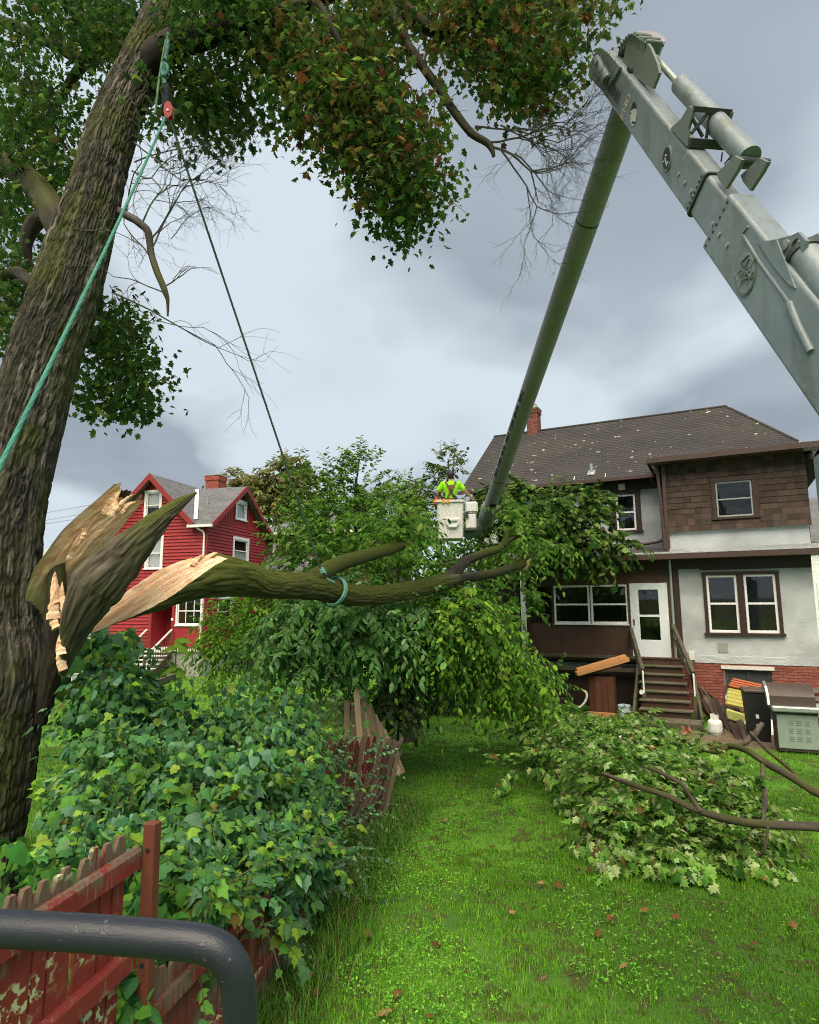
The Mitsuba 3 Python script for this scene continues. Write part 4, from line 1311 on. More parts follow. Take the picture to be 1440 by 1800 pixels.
# crown: leaf clumps hung through the space above the yard
CROWN = [
    ([(0, -60), (330, -60), (240, 100), (165, 150), (130, 120), (70, 90), (0, 80)], 7.0, 10.0, 120),
    ([(0, 90), (60, 130), (120, 220), (125, 310), (95, 330), (80, 420), (40, 470), (35, 560), (0, 630)], 6.9, 9.6, 125),
    ([(190, 510), (235, 570), (245, 640), (270, 665), (255, 700), (215, 720), (205, 745), (180, 710), (140, 715), (150, 640)], 7.0, 8.4, 55),
    ([(300, 85), (470, 150), (480, 190), (420, 225), (350, 255), (300, 240), (262, 225), (280, 160)], 6.7, 8.6, 62),
    ([(310, -60), (700, -60), (690, 60), (640, 110), (560, 130), (470, 110), (330, 60)], 6.2, 8.6, 165),
    ([(480, 90), (640, 90), (720, 150), (765, 210), (755, 300), (700, 300), (640, 285), (560, 265), (545, 210), (500, 170)], 6.0, 7.6, 130),
    ([(650, 290), (745, 290), (755, 330), (735, 370), (728, 415), (700, 415), (700, 370), (655, 335)], 6.1, 7.1, 34),
    ([(700, -60), (1060, -60), (1045, 20), (1005, 80), (975, 135), (930, 170), (880, 140), (820, 100), (740, 30)], 6.4, 8.8, 160),
    ([(880, 120), (985, 110), (970, 165), (935, 195), (900, 180)], 6.5, 7.6, 24),
]
rs = np.random.default_rng(5)
PP, TT, UU, SS, CC = [], [], [], [], []
stems = MB()
for poly, d0, d1, n in CROWN:
    g = Polygon(poly)
    x0, y0, x1, y1 = g.bounds
    got = 0
    while got < n:
        x, y = rs.uniform(x0, x1), rs.uniform(y0, y1)
        if not g.contains(Point(x, y)) or vnoise([x / 40, y / 40, 1.0], 8, 2) < 0.40:
            continue
        got += 1
        c = atz(x, y, rs.uniform(d0, d1))
        k = rs.integers(26, 44)
        sp = rs.uniform(0.15, 0.30)
        p = c + np.clip(rs.normal(0, 1, (k, 3)), -1.7, 1.7) * [sp, sp, sp * 0.75]
        a = rs.uniform(0, 2 * np.pi, k)
        T_ = np.stack([np.cos(a), np.sin(a), -rs.uniform(0.3, 1.3, k)], 1)
        U_ = np.stack([rs.normal(0, 0.45, k), rs.normal(0, 0.45, k), np.ones(k)], 1)
        warm = x > 480 and y < 330
        pal = [(0.060, 0.13, 0.035), (0.085, 0.165, 0.035), (0.14, 0.155, 0.045), (0.20, 0.14, 0.05), (0.20, 0.07, 0.035), (0.19, 0.29, 0.05)]
        wt = [0.28, 0.24, 0.24, 0.10, 0.035, 0.10] if warm else [0.55, 0.30, 0.08, 0.0, 0.0, 0.07]
        PP.append(p); TT.append(T_); UU.append(U_)
        SS.append(rs.uniform(0.055, 0.108, k) * rs.uniform(0.85, 1.15)); CC.append(pick(rs, k, pal, wt, 0.35))
        for q in range(2):
            e = p[rs.integers(0, k)]
            tube(stems, spline([c + [0, 0, 0.25] + rs.normal(0, 0.08, 3), (c + e) / 2 + [0, 0, 0.06], e], 5), np.linspace(0.006, 0.002, 5), 3, False, (0.05, 0.045, 0.035))
V = leaf_verts(np.vstack(PP), np.vstack(TT), np.vstack(UU), np.concatenate(SS), MAPLE)
put_leaves(maple, V, MAPLE, np.vstack(CC), parts=200, name='crown', label='dark maple leaves overhead, some turning rusty red')
obj('stems', stems, 'mat_bark', maple, kind='stuff', label='leaf stems of the crown')

# ------------------------------------------------------------------ the limb that broke away
fallen = thing('fallen_limb', 'mossy broken maple limb lying at eye height across the yard with its leafy crown', 'fallen limb')
LB = [(138, 1112, 5.75, 6), (165, 1096, 5.8, 17), (200, 1073, 5.9, 25), (270, 1041, 6.1, 35), (335, 1019, 6.35, 38), (385, 1012, 6.6, 39), (430, 1018, 6.9, 32), (480, 1029, 7.2, 25), (540, 1031, 7.7, 24), (590, 1040, 8.2, 21), (640, 1047, 8.7, 17.5), (700, 1041, 9.3, 16.5), (760, 1028, 9.9, 15.5), (800, 1017, 10.4, 13.5)]
P = [atz(x, y, d) for x, y, d, w in LB]
R_ = [w * d / FOCAL for x, y, d, w in LB]
arcw = lambda t: 62 + 118 * np.clip((t - 0.03) / 0.205, 0, 1) ** 1.35
bk, wd = bark_mesh(P, R_, 110, 560, 25, 0.019, 0.95, arc=(-UP * 0.72 + _f * 0.62 - RIGHT * 0.1, arcw), tint=(0.058, 0.049, 0.029), k=28.0)
obj('limb', bk, 'mat_bark', fallen, smooth=True, label='mossy bark of the limb')
cutn = int(560 * 0.235) + 2
wm = MB()
wm.v, wm.n = [wd.v[0][:cutn * 26]], cutn * 26
wm.f = [wd.f[0][(wd.f[0] < cutn * 26).all(1)]]
obj('torn_wood', wm, 'mat_torn_wood', fallen, label='long fresh pale torn face of the limb')
branch(fallen, 'branch', [(785, 1022, 10.2, 13), (830, 1014, 10.7, 9), (870, 1007, 11.2, 8), (900, 998, 11.6, 7.5), (920, 989, 12.0, 8), (928, 975, 12.2, 6)], 24, 60, 30, 0.008, 0.5)
branch(fallen, 'branch', [(790, 1018, 10.3, 12), (806, 1000, 10.5, 10), (824, 984, 10.7, 8), (852, 973, 11.0, 7.5), (880, 963, 11.3, 6.5), (888, 950, 11.4, 5), (893, 930, 11.6, 4)], 24, 60, 31, 0.008, 0.6)
branch(fallen, 'branch', [(885, 960, 11.3, 4.5), (905, 945, 11.5, 3.5), (930, 938, 11.8, 3), (960, 940, 12.2, 2)], 12, 30, 32, 0.004, 0.3)
branch(fallen, 'branch', [(535, 1026, 7.7, 16), (562, 1010, 7.9, 15), (590, 994, 8.2, 13.5), (640, 978, 8.7, 12), (690, 964, 9.2, 10), (706, 958, 9.4, 9)], 30, 80, 33, 0.010, 0.9)
branch(fallen, 'branch', [(795, 1025, 10.3, 8), (815, 1042, 10.4, 6), (832, 1058, 10.5, 4.5), (845, 1080, 10.6, 3)], 14, 30, 34, 0.005, 0.3)
for k, (xa, ya, xb, yb, d) in enumerate([(338, 996, 362, 977, 6.30), (352, 992, 384, 974, 6.38)]):
    m = MB()
    splinter(m, atz(xa, ya, d), atz(xb, yb, d + 0.1), 0.05, 80 + k)
    obj('splinter', m, 'mat_torn_wood', fallen)
m = MB()
splinter(m, atz(922, 1000, 12.0), atz(936, 982, 11.9), 0.06, 90)
obj('splinter', m, 'mat_torn_wood', fallen)


def sprays(rs, blobs, tpl, pal, wt, size, leaves=(9, 15), length=(0.5, 1.0), droop=0.7, stem=None, bias=None, jitter=0.25, mask=0.0, grain=1.5):
    """Drooping leafy branchlets grown from the skin of the blobs: (x, y, depth, rx, ry, rz, count)."""
    PP, TT, UU, SS, CC = [], [], [], [], []
    for (x, y, d, rx, ry, rz, n) in blobs:
        c = atz(x, y, d)
        for _ in range(n):
            o = unit(rs.normal(0, 1, 3))
            q = c + o * [rx, ry, rz] * rs.uniform(0.35, 1.0) ** 0.5
            if mask and vnoise(q[None] * grain, 19, 2)[0] < mask:
                continue
            dp = droop * rs.uniform(0.25, 1.5)
            lsz = rs.uniform(0.7, 1.25)
            dr_ = unit(o * [1, 1, 0.6] + np.array([0, 0, 0.25]) + rs.normal(0, 0.4, 3) + (0 if bias is None else np.asarray(bias)))
            L = rs.uniform(*length)
            k = rs.integers(*leaves)
            t = np.linspace(0.12, 1.0, k)
            p = q + dr_ * (L * t)[:, None] + np.array([0, 0, -1.0]) * (dp * L * t ** 2)[:, None]
            tan = unit(dr_ + np.array([0, 0, -1.0]) * (2 * dp * t)[:, None])
            sd = unit(np.cross(tan, [0, 0, 1.0])) * np.where(np.arange(k) % 2, 1, -1)[:, None]
            T_ = unit(tan * 0.65 + sd * 0.75 + np.array([0, 0, -0.35]) + rs.normal(0, 0.22, (k, 3)))
            U_ = np.array([0, 0, 1.0]) + o * 0.45 + rs.normal(0, 0.42, (k, 3))
            PP.append(p); TT.append(T_); UU.append(U_); SS.append(size * lsz * rs.uniform(0.6, 1.2, k))
            CC.append(pick(rs, k, pal, wt, 0.15) * rs.uniform(1 - jitter, 1 + jitter))
            if stem is not None:
                tt = np.linspace(0, 1, 5)
                tube(stem, q + dr_ * (L * tt)[:, None] + np.array([0, 0, -1.0]) * (dp * L * tt ** 2)[:, None], np.linspace(0.006, 0.002, 5), 3, False, (0.07, 0.065, 0.04))
    return leaf_verts(np.vstack(PP), np.vstack(TT), np.vstack(UU), np.concatenate(SS), tpl), np.vstack(CC)


rs = np.random.default_rng(31)
stem = MB()
G1 = [(0.14, 0.32, 0.04), (0.22, 0.43, 0.05), (0.32, 0.50, 0.07), (0.08, 0.20, 0.035)]      # fresh yellow green
G2 = [(0.15, 0.33, 0.09), (0.20, 0.42, 0.13), (0.10, 0.24, 0.06), (0.28, 0.47, 0.22)]    # blue green, wet
G3 = [(0.13, 0.30, 0.045), (0.20, 0.39, 0.06), (0.08, 0.19, 0.035), (0.28, 0.45, 0.10)]
parts_ = [
    ([(445, 1110, 11.2, 0.65, 0.8, 0.62, 230), (400, 1130, 11.6, 0.35, 0.5, 0.45, 90), (510, 1075, 10.8, 0.5, 0.8, 0.6, 150)], G1, [0.3, 0.3, 0.25, 0.15], 0.105, 0.6, (0.35, 0.75), 0.36),
    ([(590, 1085, 9.7, 0.75, 0.7, 0.50, 260), (540, 1130, 9.5, 0.45, 0.5, 0.45, 140), (640, 1100, 9.8, 0.4, 0.5, 0.35, 80), (700, 1085, 10.0, 0.5, 0.5, 0.3, 80)], G2, [0.3, 0.3, 0.2, 0.2], 0.135, 0.75, (0.4, 0.9), 0.33),
    ([(790, 1095, 10.6, 0.75, 0.8, 0.52, 250), (850, 1140, 10.9, 0.55, 0.6, 0.55, 170), (900, 1190, 11.4, 0.36, 0.5, 0.42, 100), (940, 1225, 11.8, 0.25, 0.3, 0.25, 40), (760, 1075, 10.4, 0.4, 0.5, 0.3, 60)], G1, [0.35, 0.3, 0.15, 0.2], 0.125, 0.8, (0.45, 0.9), 0.33),
    ([(600, 950, 11.8, 1.0, 1.0, 0.60, 250), (555, 985, 11.2, 0.5, 0.7, 0.6, 110), (660, 920, 13.6, 0.9, 1.0, 0.6, 180), (700, 965, 13.0, 0.6, 0.8, 0.45, 90), (740, 930, 15.9, 0.6, 0.5, 0.5, 90), (640, 985, 12.4, 0.6, 0.6, 0.4, 100), (715, 1000, 12.8, 0.6, 0.6, 0.35, 90), (690, 880, 16.5, 0.7, 0.6, 0.35, 90), (745, 878, 18.0, 0.7, 0.6, 0.35, 90), (722, 958, 9.7, 0.25, 0.3, 0.2, 34), (930, 960, 12.3, 0.4, 0.4, 0.28, 60), (900, 922, 11.9, 0.3, 0.3, 0.25, 36), (700, 930, 10.0, 0.3, 0.3, 0.2, 30), (815, 935, 18.5, 0.7, 0.6, 0.6, 90)], G3, [0.30, 0.30, 0.18, 0.22], 0.125, 0.55, (0.35, 0.8), 0.42),
    ([(790, 1045, 11.8, 0.6, 0.8, 0.30, 90), (880, 925, 17.0, 0.8, 0.8, 0.65, 150), (830, 985, 15.9, 0.8, 0.5, 0.30, 80), (945, 910, 16.2, 0.55, 0.8, 0.65, 120), (900, 985, 14.5, 0.4, 0.5, 0.30, 50), (905, 1050, 12.9, 0.3, 0.4, 0.3, 26), (940, 1195, 12.8, 0.35, 0.4, 0.35, 44)], G3, [0.26, 0.2, 0.44, 0.1], 0.125, 0.55, (0.35, 0.75), 0.34)]
for k, (bl, pal, wt, sz, dp_, ln, mk) in enumerate(parts_):
    V, C = sprays(rs, bl, OVAL, pal, wt, sz, (9, 15), ln, dp_, stem, mask=mk, grain=1.9)
    put_leaves(fallen, V, OVAL, C, parts=80 if k in (1, 2) else 0, label=('fresh yellow green leaves at the left of the crown', 'large hanging blue green leaves in the middle', 'drooping bright leaves at the right', 'upper leaves of the crown', 'far leaves of the crown by the house')[k])
obj('stems', stem, 'mat_bark', fallen, kind='stuff', label='thin drooping twigs')

# the crushed maple boughs against the stucco house
bough = thing('maple_bough', 'bushy yellowish maple bough lying on the porch roof against the stucco house', 'bough')
rs = np.random.default_rng(33)
stem = MB()
V, C = sprays(rs, [(1020, 885, 16.6, 0.65, 0.6, 0.42, 90), (990, 930, 16.2, 0.8, 0.7, 0.5, 110), (1050, 960, 16.2, 0.75, 0.6, 0.22, 90), (930, 900, 15.8, 0.9, 0.8, 0.6, 120), (880, 880, 16.4, 0.6, 0.7, 0.35, 60)], MAPLE,
              [(0.11, 0.20, 0.04), (0.22, 0.30, 0.10), (0.065, 0.14, 0.03), (0.035, 0.085, 0.022)], [0.28, 0.16, 0.28, 0.28], 0.17, (8, 13), (0.4, 0.8), 0.5, stem)
put_leaves(bough, V, MAPLE, C, label='yellow green maple leaves')
obj('stems', stem, 'mat_bark', bough, kind='stuff', label='twigs of the bough')
br = [atz(905, 960, 15.2), atz(960, 930, 16.0), atz(1020, 910, 16.6), atz(1080, 900, 17.2)]
bk, _ = bark_mesh(br, [0.09, 0.07, 0.05, 0.03], 16, 50, 35, 0.006, 0.2)
obj('branch', bk, 'mat_bark', bough, smooth=True)

# ------------------------------------------------------------------ trees of the yard and beyond
def yard_tree(name, label, trunk, blobs, tpl, pal, wt, size, seed, leaves=(9, 15), length=(0.5, 1.0), droop=0.35, group=None, twig=(0.05, 0.045, 0.035)):
    t = thing(name, label, 'tree', group)
    rs = np.random.default_rng(seed)
    P = [atz(x, y, d) if y is not None else None for x, y, d, r in trunk]
    P[0][2] = ground_z(P[0][0], P[0][1]) - 0.1
    bk, _ = bark_mesh(P, [r for *_, r in trunk], 36, 80, seed, 0.02, 0.1)
    obj('trunk', bk, 'mat_bark', t, smooth=True)
    top = P[-1]
    for (x, y, d, rx, ry, rz, n) in blobs:
        c = atz(x, y, d)
        m = MB()
        tube(m, spline([P[len(P) // 2], (P[-1] + c) / 2 - [0, 0, 0.3], c + [0, 0, rz * 0.5]], 8), np.linspace(trunk[-1][3] * 0.6, 0.015, 8), 7, False, twig)
        obj('limb', m, 'mat_bark', t, smooth=True)
    st = MB()
    V, C = sprays(rs, blobs, tpl, pal, wt, size, leaves, length, droop, st, mask=0.36, grain=2.0 if size < 0.2 else 0.8)
    put_leaves(t, V, tpl, C, name='crown', label='leaves of the tree')
    obj('stems', st, 'mat_bark', t, kind='stuff', label='twigs of the tree')
    return t


DK = [(0.075, 0.165, 0.032), (0.11, 0.23, 0.038), (0.18, 0.32, 0.05), (0.26, 0.37, 0.09)]
yard_tree('shade_tree', 'tall green tree standing behind the fallen crown, its dark trunk in shade', [(725, 1290, 13.5, 0.22), (718, 1200, 13.5, 0.17), (705, 1080, 13.6, 0.15), (660, 960, 13.8, 0.12), (620, 880, 14.0, 0.08)],
          [(625, 860, 14.0, 0.6, 0.7, 0.50, 110), (570, 885, 13.8, 0.55, 0.7, 0.5, 100), (560, 930, 13.5, 0.5, 0.7, 0.5, 90), (690, 905, 16.0, 0.8, 0.8, 0.35, 90), (632, 815, 14.2, 0.28, 0.3, 0.22, 34), (760, 905, 17.0, 0.8, 0.8, 0.35, 100), (535, 845, 13.6, 0.22, 0.3, 0.28, 34), (598, 830, 14.1, 0.2, 0.3, 0.2, 22), (720, 862, 16.5, 0.2, 0.3, 0.2, 20)], OVAL, DK, [0.25, 0.3, 0.3, 0.15], 0.125, 41, length=(0.3, 0.65), droop=0.05)
yard_tree('sapling', 'slim pale sapling rising beside the man in the bucket', [(768, 1180, 16.8, 0.08), (772, 1050, 16.8, 0.06), (775, 940, 16.8, 0.05), (782, 870, 16.8, 0.035), (790, 830, 16.8, 0.02)],
          [(788, 815, 16.8, 0.30, 0.3, 0.28, 50), (800, 795, 16.8, 0.15, 0.2, 0.10, 18), (772, 838, 16.8, 0.2, 0.2, 0.1, 20), (715, 850, 17.2, 0.25, 0.3, 0.25, 40), (745, 870, 17.2, 0.4, 0.4, 0.25, 50)], OVAL, [(0.10, 0.16, 0.05), (0.16, 0.22, 0.08), (0.07, 0.12, 0.03)], [0.4, 0.3, 0.3], 0.12, 42, (6, 10), (0.25, 0.45), droop=-0.05)
gb = 'trees behind the houses'
FARP = [(0.20, 0.22, 0.075), (0.27, 0.27, 0.10), (0.14, 0.18, 0.06), (0.30, 0.24, 0.10)]
yard_tree('background_tree', 'rounded olive tree just right of the red chimney', [(430, 1010, 52, 0.4), (430, 930, 52, 0.3), (428, 880, 52, 0.2)], [(418, 848, 52, 1.1, 1.2, 0.9, 130), (440, 862, 52, 1.2, 1.2, 0.7, 120), (400, 858, 52, 0.8, 0.9, 0.5, 70)], OVAL, FARP, [0.35, 0.25, 0.25, 0.15], 0.36, 51, (7, 12), (0.7, 1.3), group=gb)
yard_tree('background_tree', 'taller brownish tree in the gap between red house and fallen crown', [(495, 1010, 48, 0.4), (490, 920, 48, 0.3), (490, 860, 48, 0.2)], [(500, 840, 48, 1.4, 1.2, 1.2, 190), (470, 862, 48, 1.1, 1.0, 0.9, 150), (515, 820, 48, 0.7, 0.8, 0.6, 80), (480, 890, 48, 1.6, 1.2, 0.7, 170), (525, 880, 48, 1.3, 1.2, 1.0, 150)], OVAL, FARP, [0.3, 0.25, 0.3, 0.15], 0.34, 52, (7, 12), (0.7, 1.3), group=gb)

hedge = thing('hedge', 'dark dense hedge in the shade under the fallen crown', 'hedge')
rs = np.random.default_rng(58)
stem = MB()
V, C = sprays(rs, [(650, 1190, 16.5, 0.9, 0.5, 0.75, 150), (740, 1180, 17.0, 1.0, 0.5, 0.85, 170), (830, 1180, 16.8, 0.9, 0.5, 0.8, 150), (560, 1160, 17.5, 0.9, 0.5, 0.6, 120), (900, 1190, 16.4, 0.5, 0.5, 0.7, 80), (700, 1110, 17.5, 1.0, 0.5, 0.6, 120), (480, 1120, 18.0, 0.8, 0.5, 0.5, 90)], OVAL, [(0.018, 0.045, 0.012), (0.028, 0.07, 0.016)], [0.5, 0.5], 0.14, (9, 14), (0.4, 0.7), 0.3, stem)
V[..., 2] += np.where(V[..., 2].min(1) < 0.02, 0.05 - V[..., 2].min(1), 0)[:, None]
put_leaves(hedge, V, OVAL, C, label='dark leaves of the hedge')
obj('stems', stem, 'mat_bark', hedge, kind='stuff', label='stems of the hedge')

# ivy hanging on the old trunk
ivy = thing('ivy', 'ivy climbing and hanging at the dark trunk behind the broken fence', 'ivy')
rs = np.random.default_rng(55)
V, C = sprays(rs, [(712, 1170, 11.0, 0.28, 0.25, 0.55, 70), (702, 1225, 10.6, 0.28, 0.25, 0.4, 60), (690, 1245, 10.3, 0.25, 0.25, 0.25, 40)], HEART, [(0.12, 0.17, 0.10), (0.06, 0.12, 0.035), (0.17, 0.24, 0.05)], [0.4, 0.4, 0.2], 0.12, (6, 10), (0.2, 0.4), 1.1)
put_leaves(ivy, V, HEART, C, label='ivy leaves')
m = MB()
tube(m, spline([ground_at(700, 1290, 0), atz(705, 1230, 10.9), atz(712, 1150, 11.2), atz(705, 1080, 11.4)], 20), 0.025, 6, True, (0.06, 0.05, 0.04))
obj('stem', m, 'mat_bark', ivy)

# ------------------------------------------------------------------ shrubs and vines along the fence
shrub = thing('vine_thicket', 'thick green thicket of vines and broad leaves overgrowing the red fence', 'vines')
rs = np.random.default_rng(61)
VB = [(205, 1260, 6.3, 0.45, 0.6, 0.55, 70), (235, 1225, 6.4, 0.25, 0.4, 0.25, 30), (330, 1315, 6.4, 0.7, 0.7, 0.50, 100), (430, 1290, 6.6, 0.65, 0.7, 0.5, 90), (500, 1330, 6.6, 0.45, 0.6, 0.5, 70), (300, 1400, 5.3, 0.6, 0.5, 0.45, 95), (200, 1385, 5.2, 0.38, 0.45, 0.45, 66), (420, 1430, 5.5, 0.55, 0.5, 0.5, 100), (510, 1430, 6.2, 0.40, 0.45, 0.4, 60), (140, 1440, 4.8, 0.2, 0.3, 0.3, 30),
      (340, 1530, 4.7, 0.32, 0.32, 0.35, 60), (430, 1560, 5.0, 0.36, 0.35, 0.38, 66), (500, 1530, 5.6, 0.35, 0.35, 0.35, 50), (540, 1400, 6.6, 0.30, 0.35, 0.35, 40), (400, 1660, 4.4, 0.20, 0.22, 0.2, 26), (330, 1640, 4.1, 0.16, 0.2, 0.25, 26), (230, 1470, 4.3, 0.25, 0.25, 0.2, 30), (130, 1500, 3.8, 0.15, 0.2, 0.15, 16), (460, 1620, 4.7, 0.2, 0.2, 0.2, 22), (555, 1450, 6.3, 0.20, 0.3, 0.30, 24), (350, 1560, 4.0, 0.16, 0.2, 0.30, 34), (320, 1490, 4.1, 0.14, 0.2, 0.22, 24), (395, 1500, 4.7, 0.25, 0.25, 0.3, 40), (380, 1620, 4.3, 0.2, 0.2, 0.25, 30), (520, 1560, 5.6, 0.22, 0.25, 0.28, 30), (445, 1560, 4.45, 0.16, 0.16, 0.2, 26), (500, 1505, 4.95, 0.18, 0.18, 0.22, 28), (545, 1475, 5.5, 0.18, 0.18, 0.22, 24), (400, 1625, 4.05, 0.14, 0.15, 0.2, 22), (360, 1570, 3.75, 0.10, 0.12, 0.16, 16)]


def bush_leaves(rs, blobs, per, size, pal, wt, skin=0.55):
    PP, TT, UU, SS, CC = [], [], [], [], []
    for (x, y, d, rx, ry, rz, n) in blobs:
        c = atz(x, y, d)
        k = n * per
        o = unit(rs.normal(0, 1, (k, 3)))
        rr = rs.uniform(skin ** 3, 1.12 ** 3, k)[:, None] ** (1 / 3)
        lump = 1 + 1.1 * (vnoise(o * 2.3 + c, 3, 2)[:, None] - 0.5)
        p = c + o * [rx, ry, rz] * rr * lump
        U_ = o * 0.75 + np.array([0, -0.15, 0.75]) + rs.normal(0, 0.35, (k, 3))
        T_ = o * [0.7, 0.7, 0.1] + np.array([0, 0, -0.75]) + rs.normal(0, 0.45, (k, 3))
        kp = vnoise(p * 2.6, 29, 2) > 0.36
        p, T_, U_ = p[kp], T_[kp], U_[kp]
        k = len(p)
        tone = 0.75 + 0.5 * vnoise(p * 3.5, 30, 2)[:, None]
        PP.append(p); TT.append(T_); UU.append(U_); SS.append(size * rs.uniform(0.4, 1.45, k)); CC.append(np.clip(pick(rs, k, pal, wt, 0.3) * tone, 0.003, 0.9))
    return np.vstack(PP), np.vstack(TT), np.vstack(UU), np.concatenate(SS), np.vstack(CC)


VP = [(0.085, 0.225, 0.075), (0.070, 0.18, 0.080), (0.14, 0.31, 0.060), (0.27, 0.43, 0.07), (0.15, 0.31, 0.19), (0.22, 0.17, 0.06)]
p, t_, u_, s_, c_ = bush_leaves(rs, VB, 8, 0.088, VP, [0.27, 0.25, 0.22, 0.07, 0.17, 0.015])
p = np.where(p[:, 2:3] < 0.03, p + [0, 0, 0.25], p)
V = leaf_verts(p, t_, u_, s_, LOBED)
put_leaves(shrub, V, LOBED, c_, parts=250, label='lobed vine leaves')
p, t_, u_, s_, c_ = bush_leaves(rs, VB, 6, 0.070, VP, [0.25, 0.25, 0.25, 0.09, 0.15, 0.01])
p = np.where(p[:, 2:3] < 0.03, p + [0, 0, 0.25], p)
put_leaves(shrub, leaf_verts(p, t_, u_, s_, HEART), HEART, c_, label='small heart shaped leaves')
p, t_, u_, s_, c_ = bush_leaves(rs, VB, 5, 0.080, [(0.12, 0.29, 0.10), (0.20, 0.38, 0.16), (0.08, 0.20, 0.07)], [0.4, 0.3, 0.3])
p = np.where(p[:, 2:3] < 0.03, p + [0, 0, 0.25], p)
put_leaves(shrub, leaf_verts(p, t_, u_, s_, OVAL), OVAL, c_, label='pale oval leaves between the vines')
m = MB()
for (x, y, d, rx, ry, rz, n) in VB:
    c = atz(x, y, d)
    for k in range(6 if rz > 0.32 else 2):
        o = unit(rs.normal(0, 1, 3))
        a = np.array([c[0] + rs.normal(0, 0.2) - 0.15, c[1] + rs.normal(0, 0.2) + 0.25, 0.0])
        tube(m, spline([a, c + rs.normal(0, 0.12, 3), c + o * [rx, ry, rz] * 0.95], 8), np.linspace(0.006, 0.003, 8), 4, False, (0.08, 0.085, 0.04))
obj('stems', m, 'mat_bark', shrub, kind='stuff', label='vine stems')

# long shoots that stand out of the thicket
rs = np.random.default_rng(63)
stem = MB()
SB = [(x, y, d, rx * 0.9, ry * 0.9, rz * 0.9, max(4, n // 7)) for (x, y, d, rx, ry, rz, n) in VB] 
V, C = sprays(rs, SB, LOBED, [(0.12, 0.29, 0.05), (0.20, 0.37, 0.045), (0.09, 0.23, 0.09), (0.065, 0.18, 0.05)], [0.3, 0.25, 0.25, 0.2], 0.085, (6, 11), (0.3, 0.65), 0.25, stem, (0.05, -0.25, 0.55))
V[..., 2] += np.where(V[..., 2].min(1) < 0.02, 0.02 - V[..., 2].min(1), 0)[:, None]
put_leaves(shrub, V, LOBED, C, name='shoots', label='pale young leaves on long shoots')
V, C = sprays(rs, [(590, 1345, 7.4, 0.4, 0.3, 0.25, 22), (615, 1400, 7.2, 0.28, 0.3, 0.3, 26), (585, 1480, 6.6, 0.28, 0.3, 0.3, 26), (540, 1540, 5.9, 0.25, 0.25, 0.25, 24), (560, 1430, 6.7, 0.25, 0.3, 0.3, 26), (500, 1600, 5.3, 0.2, 0.2, 0.22, 18), (600, 1560, 6.2, 0.15, 0.2, 0.12, 8)], HEART, [(0.17, 0.32, 0.17), (0.12, 0.26, 0.12), (0.22, 0.38, 0.12), (0.08, 0.19, 0.07)], [0.3, 0.3, 0.15, 0.25], 0.052, (10, 18), (0.3, 0.6), 0.35, stem, (0.1, -0.2, 0.3))
V[..., 2] += np.where(V[..., 2].min(1) < 0.02, 0.02 - V[..., 2].min(1), 0)[:, None]
put_leaves(shrub, V, HEART, C, name='shoots', label='small pale blue green leaves at the right edge of the thicket')
obj('shoot_stems', stem, 'mat_bark', shrub, kind='stuff', label='stems of the young shoots')

stalk = thing('tall_weed', 'tall single weed stalk with broad yellow green leaves before the red stairs', 'weed')
rs = np.random.default_rng(66)
m = MB()
st_p = spline([ground_at(330, 1560, 0.0), atz(312, 1330, 6.0), atz(308, 1200, 6.0), atz(312, 1120, 5.95)], 20)
tube(m, st_p, np.linspace(0.012, 0.005, 20), 5, True, (0.09, 0.12, 0.04))
obj('stem', m, 'mat_bark', stalk)
ps = np.array([atz(312, 1122, 5.95), atz(309, 1135, 5.95), atz(314, 1128, 5.9), atz(308, 1170, 6.0), atz(308, 1175, 6.0), atz(308, 1215, 6.0), atz(309, 1230, 6.0), atz(310, 1260, 6.0), atz(311, 1280, 6.0)])
tp = np.array([[0.9, -0.3, 0.1], [-0.9, -0.3, -0.1], [0.8, -0.2, -0.5], [-0.8, -0.4, -0.3], [0.9, -0.3, -0.3], [-0.8, -0.3, -0.2], [0.7, -0.5, -0.3], [-0.6, -0.6, -0.3], [0.8, -0.4, -0.3]])
for q in range(len(ps)):
    v = leaf_verts(ps[q:q + 1], tp[q:q + 1], np.array([[0, -0.35, 1.0]]), [0.17], LOBED)
    mb = MB()
    mb.add(v[0], LOBED[1], (0.14, 0.26, 0.035) if q < 5 else (0.06, 0.17, 0.05))
    obj('leaf', mb, 'mat_leaf', stalk)

weeds = thing('broad_leaf_shrub', 'broad leaved shrub beside the trunk under the torn limb', 'shrub')
p, t_, u_, s_, c_ = bush_leaves(np.random.default_rng(67), [(200, 1135, 7.2, 0.24, 0.4, 0.30, 22), (168, 1180, 6.8, 0.26, 0.3, 0.35, 22), (222, 1180, 7.0, 0.20, 0.3, 0.30, 18), (190, 1220, 6.4, 0.3, 0.3, 0.3, 20)], 5, 0.19, VP, [0.3, 0.3, 0.25, 0.09, 0.05, 0.01])
put_leaves(weeds, leaf_verts(p, t_, u_, s_, LOBED), LOBED, c_, parts=80, label='broad lobed leaves')
m = MB()
for x in (175, 200, 230):
    tube(m, spline([ground_at(x, 1560, 0), atz(x + 5, 1250, 6.7), atz(x + 8, 1120, 7.0)], 10), np.linspace(0.016, 0.006, 10), 5, True, (0.08, 0.09, 0.04))
obj('stems', m, 'mat_bark', weeds, kind='stuff', label='stems')

